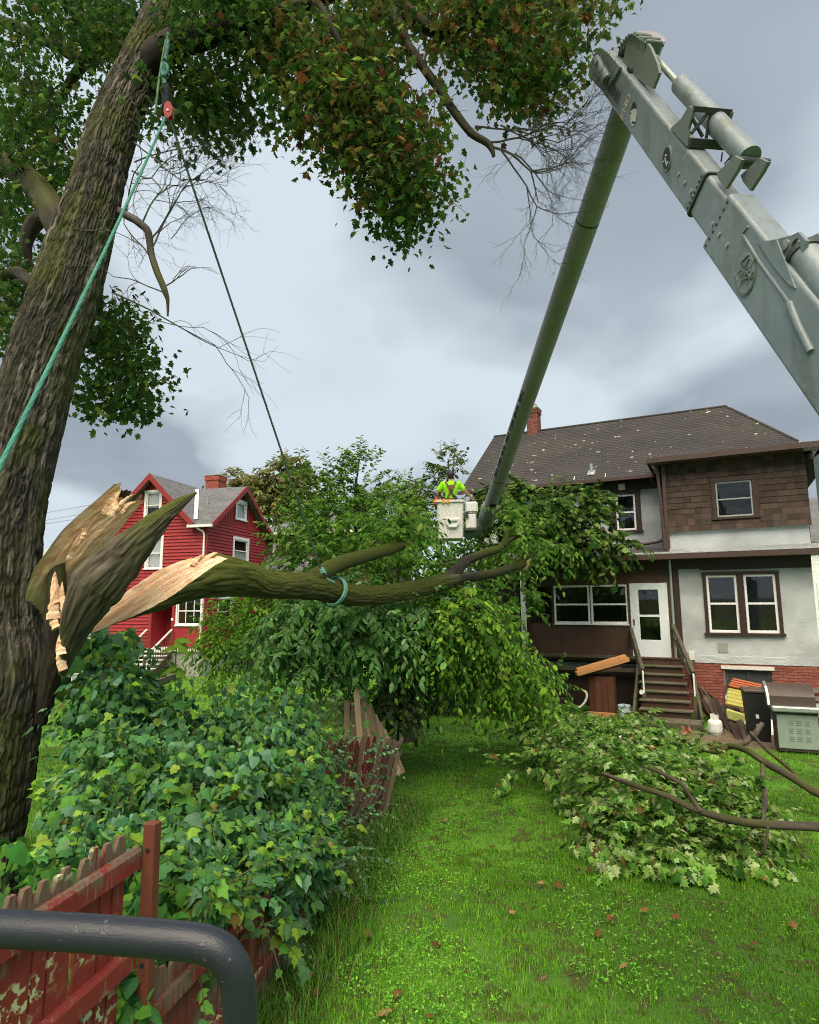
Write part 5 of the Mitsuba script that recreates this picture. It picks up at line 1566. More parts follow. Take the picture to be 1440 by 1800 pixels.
corner = thing('creeper', 'light green creeper at the lower left corner on the red fence', 'creeper')
p, t_, u_, s_, c_ = bush_leaves(np.random.default_rng(68), [(35, 1545, 3.3, 0.13, 0.15, 0.16, 16), (75, 1560, 3.2, 0.10, 0.12, 0.10, 12), (20, 1690, 2.7, 0.10, 0.10, 0.13, 14), (245, 1585, 3.35, 0.05, 0.06, 0.10, 8), (228, 1715, 3.2, 0.06, 0.06, 0.05, 8), (240, 1780, 3.1, 0.07, 0.06, 0.05, 8), (300, 1600, 3.6, 0.08, 0.08, 0.12, 12), (40, 1600, 2.9, 0.08, 0.1, 0.08, 9), (15, 1500, 3.6, 0.1, 0.1, 0.1, 9), (120, 1528, 3.4, 0.08, 0.09, 0.06, 9), (190, 1500, 3.55, 0.08, 0.09, 0.06, 9), (60, 1600, 2.85, 0.06, 0.08, 0.07, 8), (248, 1520, 3.5, 0.04, 0.05, 0.10, 7), (30, 1740, 2.55, 0.07, 0.07, 0.07, 8)], 3, 0.085, [(0.06, 0.19, 0.04), (0.10, 0.26, 0.04), (0.05, 0.15, 0.05)], [0.4, 0.3, 0.3], 0.3)
put_leaves(corner, leaf_verts(p, t_, u_, s_, HEART), HEART, c_, parts=150, label='creeper leaves')
m = MB()
tube(m, spline([atz(15, 1760, 2.7), atz(30, 1650, 2.9), atz(50, 1570, 3.2), atz(120, 1490, 3.8)], 16), 0.005, 4, True, (0.07, 0.08, 0.04))
obj('stem', m, 'mat_bark', corner)

# ------------------------------------------------------------------ the sawn branch on the lawn
lawnb = thing('cut_branch', 'cut leafy maple branch lying on the lawn in front of the grill', 'branch')
rs = np.random.default_rng(71)
stem = MB()
V, C = sprays(rs, [(1200, 1530, 7.1, 0.45, 0.35, 0.16, 46), (1130, 1510, 7.2, 0.4, 0.35, 0.2, 44), (1300, 1500, 7.3, 0.3, 0.3, 0.15, 26), (1100, 1360, 8.6, 0.6, 0.6, 0.40, 70), (1180, 1430, 8.0, 0.75, 0.65, 0.45, 110), (1060, 1390, 8.4, 0.35, 0.4, 0.35, 40), (1240, 1400, 8.4, 0.55, 0.5, 0.35, 60), (1110, 1470, 7.6, 0.45, 0.4, 0.35, 60), (1230, 1500, 7.4, 0.45, 0.4, 0.25, 50), (1290, 1460, 7.8, 0.4, 0.4, 0.2, 34), (1180, 1318, 10.0, 0.7, 0.6, 0.12, 46), (1050, 1302, 10.8, 0.7, 0.6, 0.15, 56), (970, 1280, 11.4, 0.5, 0.5, 0.18, 40), (1010, 1330, 9.6, 0.5, 0.5, 0.3, 44), (930, 1345, 9.8, 0.45, 0.4, 0.10, 26), (1120, 1285, 11.3, 0.5, 0.5, 0.05, 26), (1290, 1530, 7.0, 0.14, 0.15, 0.06, 8), (1075, 1268, 12.8, 0.5, 0.3, 0.04, 18), (1000, 1265, 12.6, 0.4, 0.3, 0.06, 16)],
              MAPLE, [(0.12, 0.27, 0.045), (0.22, 0.39, 0.08), (0.38, 0.50, 0.22), (0.055, 0.14, 0.028), (0.15, 0.10, 0.035)], [0.26, 0.30, 0.22, 0.18, 0.04], 0.108, (10, 18), (0.3, 0.65), 0.45, stem, mask=0.30, grain=2.2)
low = V[..., 2].min(1)
V[..., 2] += np.where(low < 0.02, 0.02 - low, 0)[:, None]
put_leaves(lawnb, V, MAPLE, C, parts=250, label='maple leaves of the cut branch')
obj('stems', stem, 'mat_bark', lawnb, kind='stuff', label='twigs of the cut branch')
for L in ([(1470, 1456, 6.9, 8), (1400, 1452, 6.9, 7.5), (1330, 1448, 6.95, 7.5), (1270, 1438, 7.0, 7), (1220, 1422, 7.1, 6), (1170, 1398, 7.25, 5), (1120, 1382, 7.5, 5), (1060, 1360, 8.2, 3)],
          [(1470, 1408, 8.4, 7), (1430, 1390, 8.6, 7), (1390, 1365, 8.9, 6.5), (1345, 1340, 9.3, 6), (1310, 1318, 9.8, 5.5), (1280, 1312, 10.2, 5), (1262, 1322, 10.2, 4), (1235, 1318, 10.4, 3)],
          [(1232, 1428, 7.05, 5), (1210, 1395, 7.2, 4), (1198, 1378, 7.3, 3.5), (1140, 1350, 7.8, 3)],
          [(1340, 1448, 6.95, 3), (1345, 1410, 7.5, 4), (1342, 1370, 8.6, 3.5), (1340, 1345, 9.2, 4)],
          [(1340, 1272, 11.2, 4), (1322, 1295, 11.0, 6), (1300, 1310, 10.8, 4), (1262, 1312, 10.6, 3.5), (1230, 1322, 10.4, 3)],
          [(1320, 1288, 11.0, 3), (1350, 1320, 10.3, 3), (1395, 1358, 9.4, 3), (1415, 1385, 8.9, 3)],
          [(1350, 1453, 6.9, 2.5), (1345, 1490, 6.9, 2.5), (1325, 1510, 7.1, 2), (1290, 1508, 7.2, 1.5)],
          [(1010, 1495, 7.6, 2.5), (1040, 1492, 7.6, 2.5), (1080, 1485, 7.6, 2)]):
    branch(lawnb, 'branch', L, 14, 50, 72 + L[0][1] % 7, 0.006, 0.15, tint=(0.085, 0.070, 0.055))

# ------------------------------------------------------------------ grass
rs = np.random.default_rng(81)


def blades(n, y0, y1, h, w, spread):
    y = rs.uniform(0, 1, n) ** 0.8 * (y1 - y0) + y0
    x = rs.uniform(-0.80, 0.80, n) * (y + 1.0)
    h_ = h * rs.uniform(0.45, 1.3, n) * (0.4 + 1.3 * vnoise(np.stack([x * 1.7, y * 1.7, x * 0], -1), 4, 2))
    bare = np.hypot((x - 8.3) / 3.2, (y - 13.9) / 1.5) < 0.85
    dens = vnoise(np.stack([x * 2.6, y * 2.6, x * 0 + 5], -1), 14, 3)
    hp = np.stack([x - HF.o[0], y - HF.o[1]], 1)
    inside = (hp @ HF.w[:2] < 0.0) & (hp @ HF.u[:2] > -6) & (hp @ HF.u[:2] < 5)
    keep = ~bare & ~inside & (dens > 0.20)
    x, y, h_ = x[keep], y[keep], h_[keep]
    n = len(x)
    a = rs.uniform(0, 2 * np.pi, n)
    g = np.stack([x, y, ground_z(x, y) - 0.005], 1)
    side = np.stack([np.cos(a), np.sin(a), 0 * a], 1) * (w * rs.uniform(0.6, 1.3, n))[:, None]
    lean = np.stack([-np.sin(a), np.cos(a), 0 * a], 1) * (h_ * rs.uniform(0.1, 0.9, n))[:, None]
    up = np.array([0, 0, 1.0])
    v = np.stack([g - side, g + side, g + side * 0.7 + lean * 0.35 + up * (h_ * 0.6)[:, None], g - side * 0.7 + lean * 0.35 + up * (h_ * 0.6)[:, None], g + lean + up * (h_ * 0.92)[:, None]], 1)
    c = pick(rs, n, [(0.090, 0.25, 0.014), (0.058, 0.18, 0.013), (0.145, 0.32, 0.024), (0.20, 0.22, 0.065)], [0.4, 0.30, 0.24, 0.06], 0.3)
    c = c * (0.6 + 0.8 * vnoise(np.stack([x * 0.8, y * 0.8, x * 0], -1), 5, 2))[:, None]
    return v, c


gf = np.array([[0, 1, 2], [0, 2, 3], [3, 2, 4]])
mb = MB()
for n, y0, y1, h, w in ((150000, 3.2, 8.0, 0.050, 0.0026), (120000, 7.0, 13.5, 0.055, 0.0036), (60000, 13, 24, 0.07, 0.007), (30000, 22, 36, 0.10, 0.014)):
    v, c = blades(n, y0, y1, h, w, 1)
    mb.add(v.reshape(-1, 3), (gf[None] + (np.arange(len(v)) * 5)[:, None, None]).reshape(-1, 3), np.repeat(c, 5, axis=0))
scene['grass'] = mikit.ply(mb.mesh(), 'mat_grass', color=mb.color())
labels['grass'] = {'label': 'short bright green grass of the yard', 'category': 'grass', 'kind': 'stuff'}

n = 46000
y = rs.uniform(0, 1, n) ** 0.9 * 7.0 + 3.2
x = rs.uniform(-0.30, 0.62, n) * (y + 0.6)
dn = vnoise(np.stack([x * 1.1, y * 1.1, x * 0], -1), 24, 3)
k = (dn > 0.44) & (rs.random(n) < np.clip(1.15 - (x + 0.5) * 0.30 - (y - 4.5) * 0.08, 0.06, 1))
x, y = x[k], y[k]
n = len(x)
a = rs.uniform(0, 2 * np.pi, n)
p = np.stack([x, y, ground_z(x, y) + rs.uniform(0.045, 0.11, n)], 1)
V = leaf_verts(p, np.stack([np.cos(a), np.sin(a), rs.normal(0, 0.25, n)], 1), np.array([0, 0, 1.0]) + rs.normal(0, 0.3, (n, 3)), rs.uniform(0.016, 0.036, n), OVAL)
c = pick(rs, n, [(0.105, 0.30, 0.032), (0.16, 0.36, 0.045), (0.08, 0.24, 0.032)], [0.5, 0.25, 0.25], 0.25)
mb = MB()
mb.add(V.reshape(-1, 3), (OVAL[1][None] + (np.arange(n) * V.shape[1])[:, None, None]).reshape(-1, 3), np.repeat(c, V.shape[1], axis=0))
scene['clover'] = mikit.ply(mb.mesh(), 'mat_grass', color=mb.color())
labels['clover'] = {'label': 'patches of small round clover leaves in the lawn', 'category': 'clover', 'kind': 'stuff'}

# tall grass and weeds along the fence foot
n = 9000
t = rs.random(n)
y = 3.2 + t * 6.5
x = -1.55 + 0.21 * (y - 3.45) + rs.normal(0.15, 0.22, n)
v, c = blades(10, 4, 5, 0.1, 0.003, 1)
h_ = rs.uniform(0.10, 0.30, n)
a = rs.uniform(0, 2 * np.pi, n)
g = np.stack([x, y, ground_z(x, y)], 1)
side = np.stack([np.cos(a), np.sin(a), 0 * a], 1) * 0.004
lean = np.stack([-np.sin(a), np.cos(a), 0 * a], 1) * (h_ * rs.uniform(0.2, 0.9, n))[:, None]
up = np.array([0, 0, 1.0])
v = np.stack([g - side, g + side, g + side * 0.7 + lean * 0.35 + up * (h_ * 0.6)[:, None], g - side * 0.7 + lean * 0.35 + up * (h_ * 0.6)[:, None], g + lean + up * (h_ * 0.9)[:, None]], 1)
c = pick(rs, n, [(0.05, 0.14, 0.02), (0.09, 0.20, 0.03), (0.16, 0.15, 0.06)], [0.5, 0.35, 0.15], 0.25)
mb = MB()
mb.add(v.reshape(-1, 3), (gf[None] + (np.arange(n) * 5)[:, None, None]).reshape(-1, 3), np.repeat(c, 5, axis=0))
scene['tall_grass'] = mikit.ply(mb.mesh(), 'mat_grass', color=mb.color())
labels['tall_grass'] = {'label': 'taller rough grass along the foot of the fence', 'category': 'grass', 'kind': 'stuff'}

# brown leaves lying on the lawn
rs = np.random.default_rng(91)
spots = [(757, 1785), (686, 1770), (728, 1510), (785, 1440), (955, 1555), (975, 1560), (1080, 1618), (1050, 1640), (1192, 1610), (1138, 1600), (700, 1735), (650, 1640), (540, 1720), (560, 1735), (800, 1590), (610, 1610), (870, 1490), (1340, 1545), (1330, 1660), (1290, 1720), (960, 1720), (1100, 1700), (760, 1660), (1390, 1620), (1020, 1530), (905, 1610)]
for x, y in spots:
    g = ground_at(x, y, 0.06)
    a = rs.uniform(0, 6.28)
    v = leaf_verts(g[None], np.array([[math.cos(a), math.sin(a), 0.15]]), np.array([[rs.normal(0, 0.35), rs.normal(0, 0.35), 1.0]]), [rs.uniform(0.07, 0.12)], MAPLE)
    v[..., 2] += ground_z(g[0], g[1]) + 0.015
    key = numbered('dead_leaf')
    mb = MB()
    mb.add(v[0], MAPLE[1], pick(rs, 1, [(0.20, 0.11, 0.045), (0.30, 0.19, 0.09), (0.14, 0.07, 0.03)], [0.4, 0.3, 0.3])[0])
    scene[key] = mikit.ply(mb.mesh(), 'mat_leaf_dry', color=mb.color())
    labels[key] = {'label': 'dry brown fallen maple leaf lying on the lawn', 'category': 'leaf', 'group': 'brown leaves scattered on the lawn'}

rs = np.random.default_rng(95)
mb = MB()
for k in range(90):
    g = ground_at(rs.uniform(660, 1420), rs.uniform(1400, 1790), 0.03)
    if k > 60:
        g = ground_at(rs.uniform(740, 860), rs.uniform(1395, 1440), 0.03)
    g[2] = ground_z(g[0], g[1]) + 0.03
    a = rs.uniform(0, 6.28)
    d = np.array([math.cos(a), math.sin(a), rs.normal(0, 0.15)])
    L = rs.uniform(0.04, 0.25)
    tube(mb, [g, g + d * L * 0.5 + rs.normal(0, 0.01, 3), g + d * L], [0.004, 0.003, 0.002], 4, True, (0.12, 0.085, 0.055))
scene['fallen_twigs'] = mikit.ply(mb.mesh(), 'mat_vertex', color=mb.color())
labels['fallen_twigs'] = {'label': 'small broken twigs strewn over the lawn', 'category': 'twigs', 'kind': 'stuff'}
# ------------------------------------------------------------------ the red fence
def fence_x(y):
    return -1.475 + 0.215 * (y - 3.45)


FD = unit([0.215, 1.0, 0])


def picket(mb, base, height, w, t, fr_u, fr_w, lean=0.0, tip=0.06, c=None):
    """A stockade picket with a clipped top."""
    fr = Frame(base, fr_u, [0, 0, 1.0] + np.asarray(fr_u) * lean, fr_w)
    fr.v = unit([0, 0, 1.0] + np.asarray(fr_u) * lean)
    pl = Polygon([(-w / 2, 0), (w / 2, 0), (w / 2, height - tip), (w * 0.22, height), (-w * 0.22, height), (-w / 2, height - tip)])
    extrude(mb, fr, pl, -t / 2, t / 2, c)


fence = thing('stockade_fence', 'red painted stockade fence with flaking paint and lichen in the lower left corner', 'fence')
rs = np.random.default_rng(101)
FW = unit([1.0, -0.215, 0])
y = 1.55
while y < 3.42:
    w = rs.uniform(0.070, 0.090)
    m = MB()
    picket(m, np.array([fence_x(y), y, 0.02]), 1.71 + 0.03 * y + rs.uniform(-0.02, 0.02), w - 0.006, 0.020 + rs.uniform(0, 0.006), FD, FW, rs.normal(0, 0.006), rs.uniform(0.05, 0.08))
    obj('picket', m, 'mat_fence_red', fence)
    y += w
for h in (1.655, 1.18, 0.45):
    m = MB()
    fr = Frame(np.array([fence_x(1.5), 1.5, h]) + FW * 0.013, FD + np.array([0, 0, 0.016]), [0, 0, 1.0], FW)
    L = 2.02
    # a rail whose upper edge is bevelled
    extrude(m, Frame(fr.o, fr.w, fr.v, fr.u), Polygon([(0, -0.052), (0.042, -0.052), (0.042, 0.034), (0.026, 0.052), (0, 0.052)]), 0, L)
    obj('rail', m, 'mat_fence_red', fence)
m = MB()
pf = Frame(np.array([fence_x(3.50) + 0.085, 3.50, -0.1]), FW, [0, 0, 1.0])
cbx(m, pf, -0.034, 0.034, 0, 1.95, -0.032, 0.032, 0.005)
obj('post', m, 'mat_post_red', fence, label='square red fence post')
m = MB()
for h in (1.27, 1.82):
    cyl(m, pf.p(0, h, 0.032), pf.p(0, h, 0.038), 0.012, 10)
obj('bolt', m, 'mat_black', fence)
# the stretch inside the thicket
mid = thing('overgrown_fence', 'stretch of red fence almost swallowed by the vine thicket', 'fence')
y = 3.62
while y < 5.9:
    m = MB()
    picket(m, np.array([fence_x(y), y, 0.0]), 1.02 + rs.uniform(-0.04, 0.03), 0.082, 0.02, FD, FW, rs.normal(0, 0.01))
    obj('picket', m, 'mat_fence_worn', mid)
    y += 0.092
for h in (0.82, 0.35):
    m = MB()
    bx(m, Frame(np.array([fence_x(3.6), 3.6, h]) + FW * 0.012, FD, [0, 0, 1.0], FW), 0, 2.3, -0.045, 0.045, 0, 0.04)
    obj('rail', m, 'mat_fence_red', mid)
m = MB()
bx(m, Frame(np.array([fence_x(4.7) + 0.05, 4.7, 0]), FW, [0, 0, 1.0]), -0.04, 0.04, 0, 1.08, -0.04, 0.04)
obj('post', m, 'mat_post_red', mid)
# the broken far end, leaning into the yard
brk = thing('broken_fence', 'weathered broken end of the fence leaning over into the yard', 'fence')
A, B = atz(525, 1400, 7.9), atz(672, 1440, 8.4)
n = 17
for k in range(n):
    t = k / (n - 1)
    base = A + (B - A) * t
    top = np.array([545 + 150 * t, 1302 - 8 * math.sin(t * 3.1) + (6 if k % 2 else 0) + (20 * max(0, t - 0.8) / 0.2)])
    tp = atz(top[0] + (15 * max(0, t - 0.6)), top[1], 7.9 + 0.55 * t)
    base = base.copy()
    base[2] = max(base[2] - 0.30, 0.0)
    up = unit(tp - base)
    u = unit(B - A)
    u = unit(u - up * (u @ up))
    fr = Frame(base, u, up)
    L = np.linalg.norm(tp - base) * rs.uniform(0.97, 1.03)
    w = 0.062
    m = MB()
    pl = Polygon([(-w / 2, 0), (w / 2, 0), (w / 2, L - 0.08), (w * 0.15, L), (-w * 0.15, L), (-w / 2, L - 0.08)])
    tw = rs.normal(0, 0.012)
    extrude(m, fr, pl, -0.012 + tw, 0.012 + tw)
    obj('picket', m, ('mat_picket_brown', 'mat_picket_red', 'mat_picket_red', 'mat_picket_brown', 'mat_picket_brown')[int(rs.integers(0, 5))], brk)
for ya, yb in ((1342, 1352), (1400, 1405)):
    m = MB()
    a, b = atz(530, ya, 7.93), atz(690, yb, 8.5)
    bx(m, Frame(a, b - a, [0, 0, 1.0]), 0, np.linalg.norm(b - a), -0.04, 0.04, -0.06, -0.015)
    obj('rail', m, 'mat_picket_brown', brk)
for k, (xa, ya, da, xb, yb, db, w) in enumerate([(620, 1445, 8.0, 697, 1302, 8.6, 0.10), (634, 1450, 8.05, 704, 1318, 8.7, 0.09), (640, 1430, 8.1, 708, 1296, 8.7, 0.05), (612, 1440, 7.95, 686, 1300, 8.5, 0.07)]):
    a, b = atz(xa, ya, da), atz(xb, yb, db)
    a[2] = max(a[2], 0.02)
    fr = Frame(a, unit(np.cross(b - a, _f)), b - a)
    m = MB()
    cbx(m, fr, -w / 2, w / 2, 0, np.linalg.norm(b - a), -0.014, 0.014, 0.004)
    obj('board', m, 'mat_picket_brown', brk)
stack = thing('picket_bundle', 'fanned bundle of pale weathered pickets standing behind the broken fence', 'boards')
for k in range(11):
    t = k / 10
    a = atz(640 + 68 * t, 1360 - 25 * t, 9.0 + 0.5 * t)
    b = atz(626 + 20 * t + 52 * max(0, t - 0.35), 1211 + 4 * t + 118 * max(0, t - 0.30) ** 1.15, 9.1 + 0.5 * t)
    a[2] = max(a[2] - 0.2, 0.02)
    fr = Frame(a, unit(np.cross(b - a, _f)), b - a)
    L = np.linalg.norm(b - a)
    m = MB()
    w = 0.085
    extrude(m, fr, Polygon([(-w / 2, 0), (w / 2, 0), (w / 2, L - 0.05), (w * 0.15, L), (-w * 0.15, L), (-w / 2, L - 0.04)]), -0.012, 0.012)
    obj('picket', m, 'mat_board_pale', stack)
for k, x in enumerate((610, 622)):
    a = ground_at(x, 1330, 0)
    a = atz(x, 1330, 9.3); a[2] = 0
    b = atz(x - 1, 1234 + 3 * k, 9.3)
    m = MB()
    fr = Frame(a, RIGHT, [0, 0, 1.0])
    cbx(m, fr, -0.045, 0.045, 0, b[2], -0.02, 0.02, 0.005)
    obj('post', m, 'mat_board_pale', stack)

# ------------------------------------------------------------------ black handrail in front
rail = thing('handrail', 'bent black powder coated tube rail close to the camera', 'handrail')
rp = [atz(-420, 1612, 0.80), atz(-100, 1627, 0.78), atz(150, 1640, 0.765), atz(300, 1652, 0.755), atz(352, 1657, 0.753)]
c0 = atz(418, 1716, 0.75)
arc = [atz(372, 1661, 0.752), atz(390, 1669, 0.751), atz(404, 1682, 0.75), atz(412, 1698, 0.75), atz(417, 1716, 0.75), atz(421, 1745, 0.75)]
end = [atz(423, 1800, 0.75), atz(428, 1950, 0.75), atz(440, 2600, 0.76)]
m = MB()
from scipy.interpolate import CubicSpline
kp = np.array(rp + arc + end)
s_ = np.concatenate([[0], np.cumsum(np.linalg.norm(np.diff(kp, axis=0), axis=1))])
path = np.stack([np.interp(np.linspace(0, s_[-1], 400), s_, kp[:, k]) for k in range(3)], 1)
from scipy.ndimage import gaussian_filter1d
path = gaussian_filter1d(path, 5, axis=0, mode='nearest')
tube(m, path, 0.0206, 40, True)
obj('tube', m, 'mat_rail', rail, smooth=40)

# ------------------------------------------------------------------ the aerial lift
lift = thing('aerial_lift', 'grey articulated boom lift reaching over the yard with its white bucket', 'boom lift')
E0 = atz(1094.6, 150.0, 6.9)
AZ, EL = -1.4496, 1.0458
ax = np.array([math.cos(EL) * math.cos(AZ), math.cos(EL) * math.sin(AZ), -math.sin(EL)])   # down the boom
nl = unit(np.cross(ax, [0, 0, 1.0]))
if nl @ (EYE - E0) < 0:
    nl = -nl
nt = unit(np.cross(nl, ax))
if nt @ (EYE - E0) < 0:
    nt = -nt
BFm = Frame(E0, ax, nt, nl)              # u down the boom, v towards its back, w towards its left side
HV, HW = 0.182, 0.0985


def boom_x(px, py, w=0.0):
    """(along, across) on a plane of the boom parallel to its left face."""
    p = on(BFm, px, py, w)
    return float((p - E0) @ BFm.u), float((p - E0) @ BFm.v)


def bp(px, py, w):
    a, b = boom_x(px, py, w)
    return BFm.p(a, b, w)


def plate(mb, pix, w0, w1, hole=None, base=None):
    """A plate in the boom's side plane with this outline."""
    pl = Polygon([boom_x(x, y, (w0 + w1) / 2 if base is None else base) for x, y in pix]).buffer(0)
    if hole:
        pl = pl.difference(Point(*boom_x(hole[0], hole[1], (w0 + w1) / 2)).buffer(hole[2]))
    return extrude(mb, BFm, pl, w0, w1)


def profile(half_v, half_w, r):
    return sbox(-half_v + r, -half_w + r, half_v - r, half_w - r).buffer(r, quad_segs=4)


def boom_section(name, x0, x1, hv, hw, label=None, mat='mat_boom'):
    m = MB()
    extrude(m, Frame(BFm.p(x0, 0, 0), BFm.v, BFm.w, BFm.u), profile(hv, hw, 0.035), 0, x1 - x0)
    return obj(name, m, mat, lift, smooth=35, label=label)


xs0 = boom_x(1060, 115, HW)[0]
xj, xk = boom_x(1225, 343, HW)[0], boom_x(1262, 388, HW)[0]
W3V, W3W = HV + 0.045, HW + 0.02
w3 = W3W
xend = 5.6
boom_section('lower_boom', xs0, xj, HV, HW, 'outer section of the lower boom with decals')
boom_section('lower_boom', xj + 0.004, xk - 0.004, HV - 0.012, HW - 0.012, 'plain middle section of the lower boom')
boom_section('lower_boom', xk, xend, W3V, W3W, 'wide base section of the lower boom')
m = MB()
extrude(m, Frame(BFm.p(xj - 0.02, 0, 0), BFm.v, BFm.w, BFm.u), profile(HV + 0.006, HW + 0.006, 0.035), 0, 0.022)
obj('collar', m, 'mat_boom_dark', lift)
m = MB()
plate(m, [(1036, 132), (1041, 108), (1056, 83), (1070, 92), (1092, 118), (1080, 140), (1066, 158), (1052, 152)], HW + 0.002, HW + 0.03)
plate(m, [(1036, 132), (1041, 108), (1056, 83), (1070, 92), (1092, 118), (1080, 140), (1066, 158), (1052, 152)], -HW - 0.03, -HW - 0.002)
obj('side_plate', m, 'mat_boom', lift)
m = MB()
qa, qb = bp(1049, 106, HW + 0.03), bp(1069, 142, HW + 0.03)
tube(m, [qa, qb], 0.062, 20)
obj('pivot_boss', m, 'mat_boom', lift, smooth=40)
m = MB()
cyl(m, qb + unit(qb - qa) * 0.002, qb + unit(qb - qa) * 0.02, 0.052, 20)
obj('boss_cap', m, 'mat_boom_dark', lift)
m = MB()
plate(m, [(1075, 92), (1081, 82), (1084, 92), (1092, 104)], -0.03, 0.02)
obj('lug', m, 'mat_boom_bracket', lift)
m = MB()
hs = [(1094, 118), (1100, 96), (1104, 76), (1118, 62), (1134, 66), (1146, 84), (1158, 112), (1161, 128), (1150, 156), (1134, 146)]
plate(m, hs, -0.13, -0.10)
plate(m, hs, 0.0, 0.03)
obj('elbow', m, 'mat_boom_bracket', lift)
m = MB()
rs = np.random.default_rng(5)
for k in range(11):
    t = k / 10
    x, y = 1103 + 46 * t, 84 - 24 * math.sin(min(1, t * 1.6) * 1.57) + 32 * max(0, t - 0.45)
    c = bp(x, y, -0.05)
    fr = Frame(c, BFm.u, BFm.v, BFm.w)
    cbx(m, fr, -0.022, 0.022, -0.08, 0.03 + rs.uniform(-0.012, 0.016), -0.09, 0.085, 0.010)
    cyl(m, fr.p(0, 0.0, -0.11), fr.p(0, 0.0, 0.11), 0.015, 8)
obj('chain_guard', m, 'mat_boom_bracket', lift)
m = MB()
cyl(m, bp(1122, 128, -0.05) - BFm.w * 0.12, bp(1122, 128, -0.05) + BFm.w * 0.12, 0.05, 16)
cyl(m, bp(1124, 92, -0.05) - BFm.w * 0.08, bp(1124, 92, -0.05) + BFm.w * 0.05, 0.07, 16)
obj('pin', m, 'mat_boom_dark', lift)
# lifting cylinder along the back of the lower boom
lz = -0.15
m = MB()
cyl(m, bp(1140, 88, lz), bp(1196, 150, lz), 0.032, 18)
obj('cylinder_rod', m, 'mat_steel', lift, smooth=40)
m = MB()
c_a, c_b = bp(1194, 146, lz), bp(1318, 277, lz)
tube(m, [c_a, c_a + unit(c_b - c_a) * 0.03, c_a + unit(c_b - c_a) * 0.04, c_b], [0.066, 0.076, 0.086, 0.090], 28)
obj('lift_cylinder', m, 'mat_boom', lift, smooth=40)
m = MB()
for w0 in (-0.16, 0.05):
    plate(m, [(1292, 318), (1288, 307), (1306, 290), (1320, 276), (1334, 283), (1326, 300), (1304, 334)], w0, w0 + 0.03, base=-0.06)
obj('cylinder_bracket', m, 'mat_boom_bracket', lift)
m = MB()
cyl(m, bp(1318, 284, lz) - BFm.w * 0.16, bp(1318, 284, lz) + BFm.w * 0.14, 0.035, 14)
obj('pin', m, 'mat_boom_dark', lift)
m = MB()
for k in range(5):
    tube(m, [bp(1268 + 6 * k, 284 + 4 * k, -0.07), bp(1274 + 7 * k + (5 if k % 2 else -4), 268 + 5 * k, -0.07)], 0.007, 5)
obj('lattice', m, 'mat_boom_dark', lift)
# cradle that holds the cylinder off the boom
m = MB()
sp_ = [(1181, 226), (1200, 208), (1213, 186), (1222, 191), (1212, 226), (1209, 257)]
plate(m, sp_, HW - 0.02, HW + 0.004)
obj('cradle', m, 'mat_boom_bracket', lift)
m = MB()
plate(m, sp_, -0.26, -0.235, base=HW)
obj('cradle', m, 'mat_boom_bracket', lift)
cr = lambda x, y, w: BFm.p(*boom_x(x, y, HW), w)
m = MB()
tube(m, [cr(1219, 191, HW), cr(1219, 191, -0.25)], 0.030, 4)
tube(m, [cr(1210, 228, -0.245), cr(1219, 193, -0.245)], 0.028, 4)
tube(m, [cr(1209, 250, HW - 0.01), cr(1209, 250, -0.25)], 0.05, 4)
for (a, b) in (((1212, 234, 0.08), (1218, 194, -0.05)), ((1218, 194, -0.06), (1210, 238, -0.20)), ((1210, 240, -0.07), (1218, 194, -0.07)), ((1216, 208, 0.09), (1211, 238, -0.03))):
    tube(m, [cr(*a), cr(*b)], 0.016, 6)
obj('cradle_brace', m, 'mat_boom_dark', lift)
# bolts
m = None
for (x, y) in ((1194, 306), (1205, 321), (1216, 336), (1258, 394), (1270, 412), (1284, 431)):
    a = boom_x(x, y, HW)
    hw = HW if x < 1240 else W3W
    m = MB()
    cyl(m, BFm.p(a[0], a[1], hw), BFm.p(a[0], a[1], hw + 0.014), 0.017, 6)
    obj('bolt', m, 'mat_steel', lift)
for xx, hw, hv in ((xj - 0.05, HW, HV), (xk + 0.04, W3W, W3V)):
    for k in range(7):
        m = MB()
        vv = -hv + 0.05 + (2 * hv - 0.1) * k / 6
        cyl(m, BFm.p(xx, vv, hw), BFm.p(xx, vv, hw + 0.008), 0.011, 6)
        obj('bolt', m, 'mat_boom_dark', lift)


# decals
def ellipse_decal(px, py, ru, rv, w, name, mat, label=None, rot=0.6, th=0.002, poly=None):
    a = boom_x(px, py, w)
    g = Point(0, 0).buffer(1, quad_segs=16)
    g = affinity.scale(g, ru, rv)
    g = affinity.rotate(g, rot, use_radians=True, origin=(0, 0))
    if poly is not None:
        g = poly(g)
    m = MB()
    extrude(m, Frame(BFm.p(a[0], a[1], 0), BFm.u, BFm.v, BFm.w), g, w + 0.001, w + th)
    return obj(name, m, mat, lift, label=label)


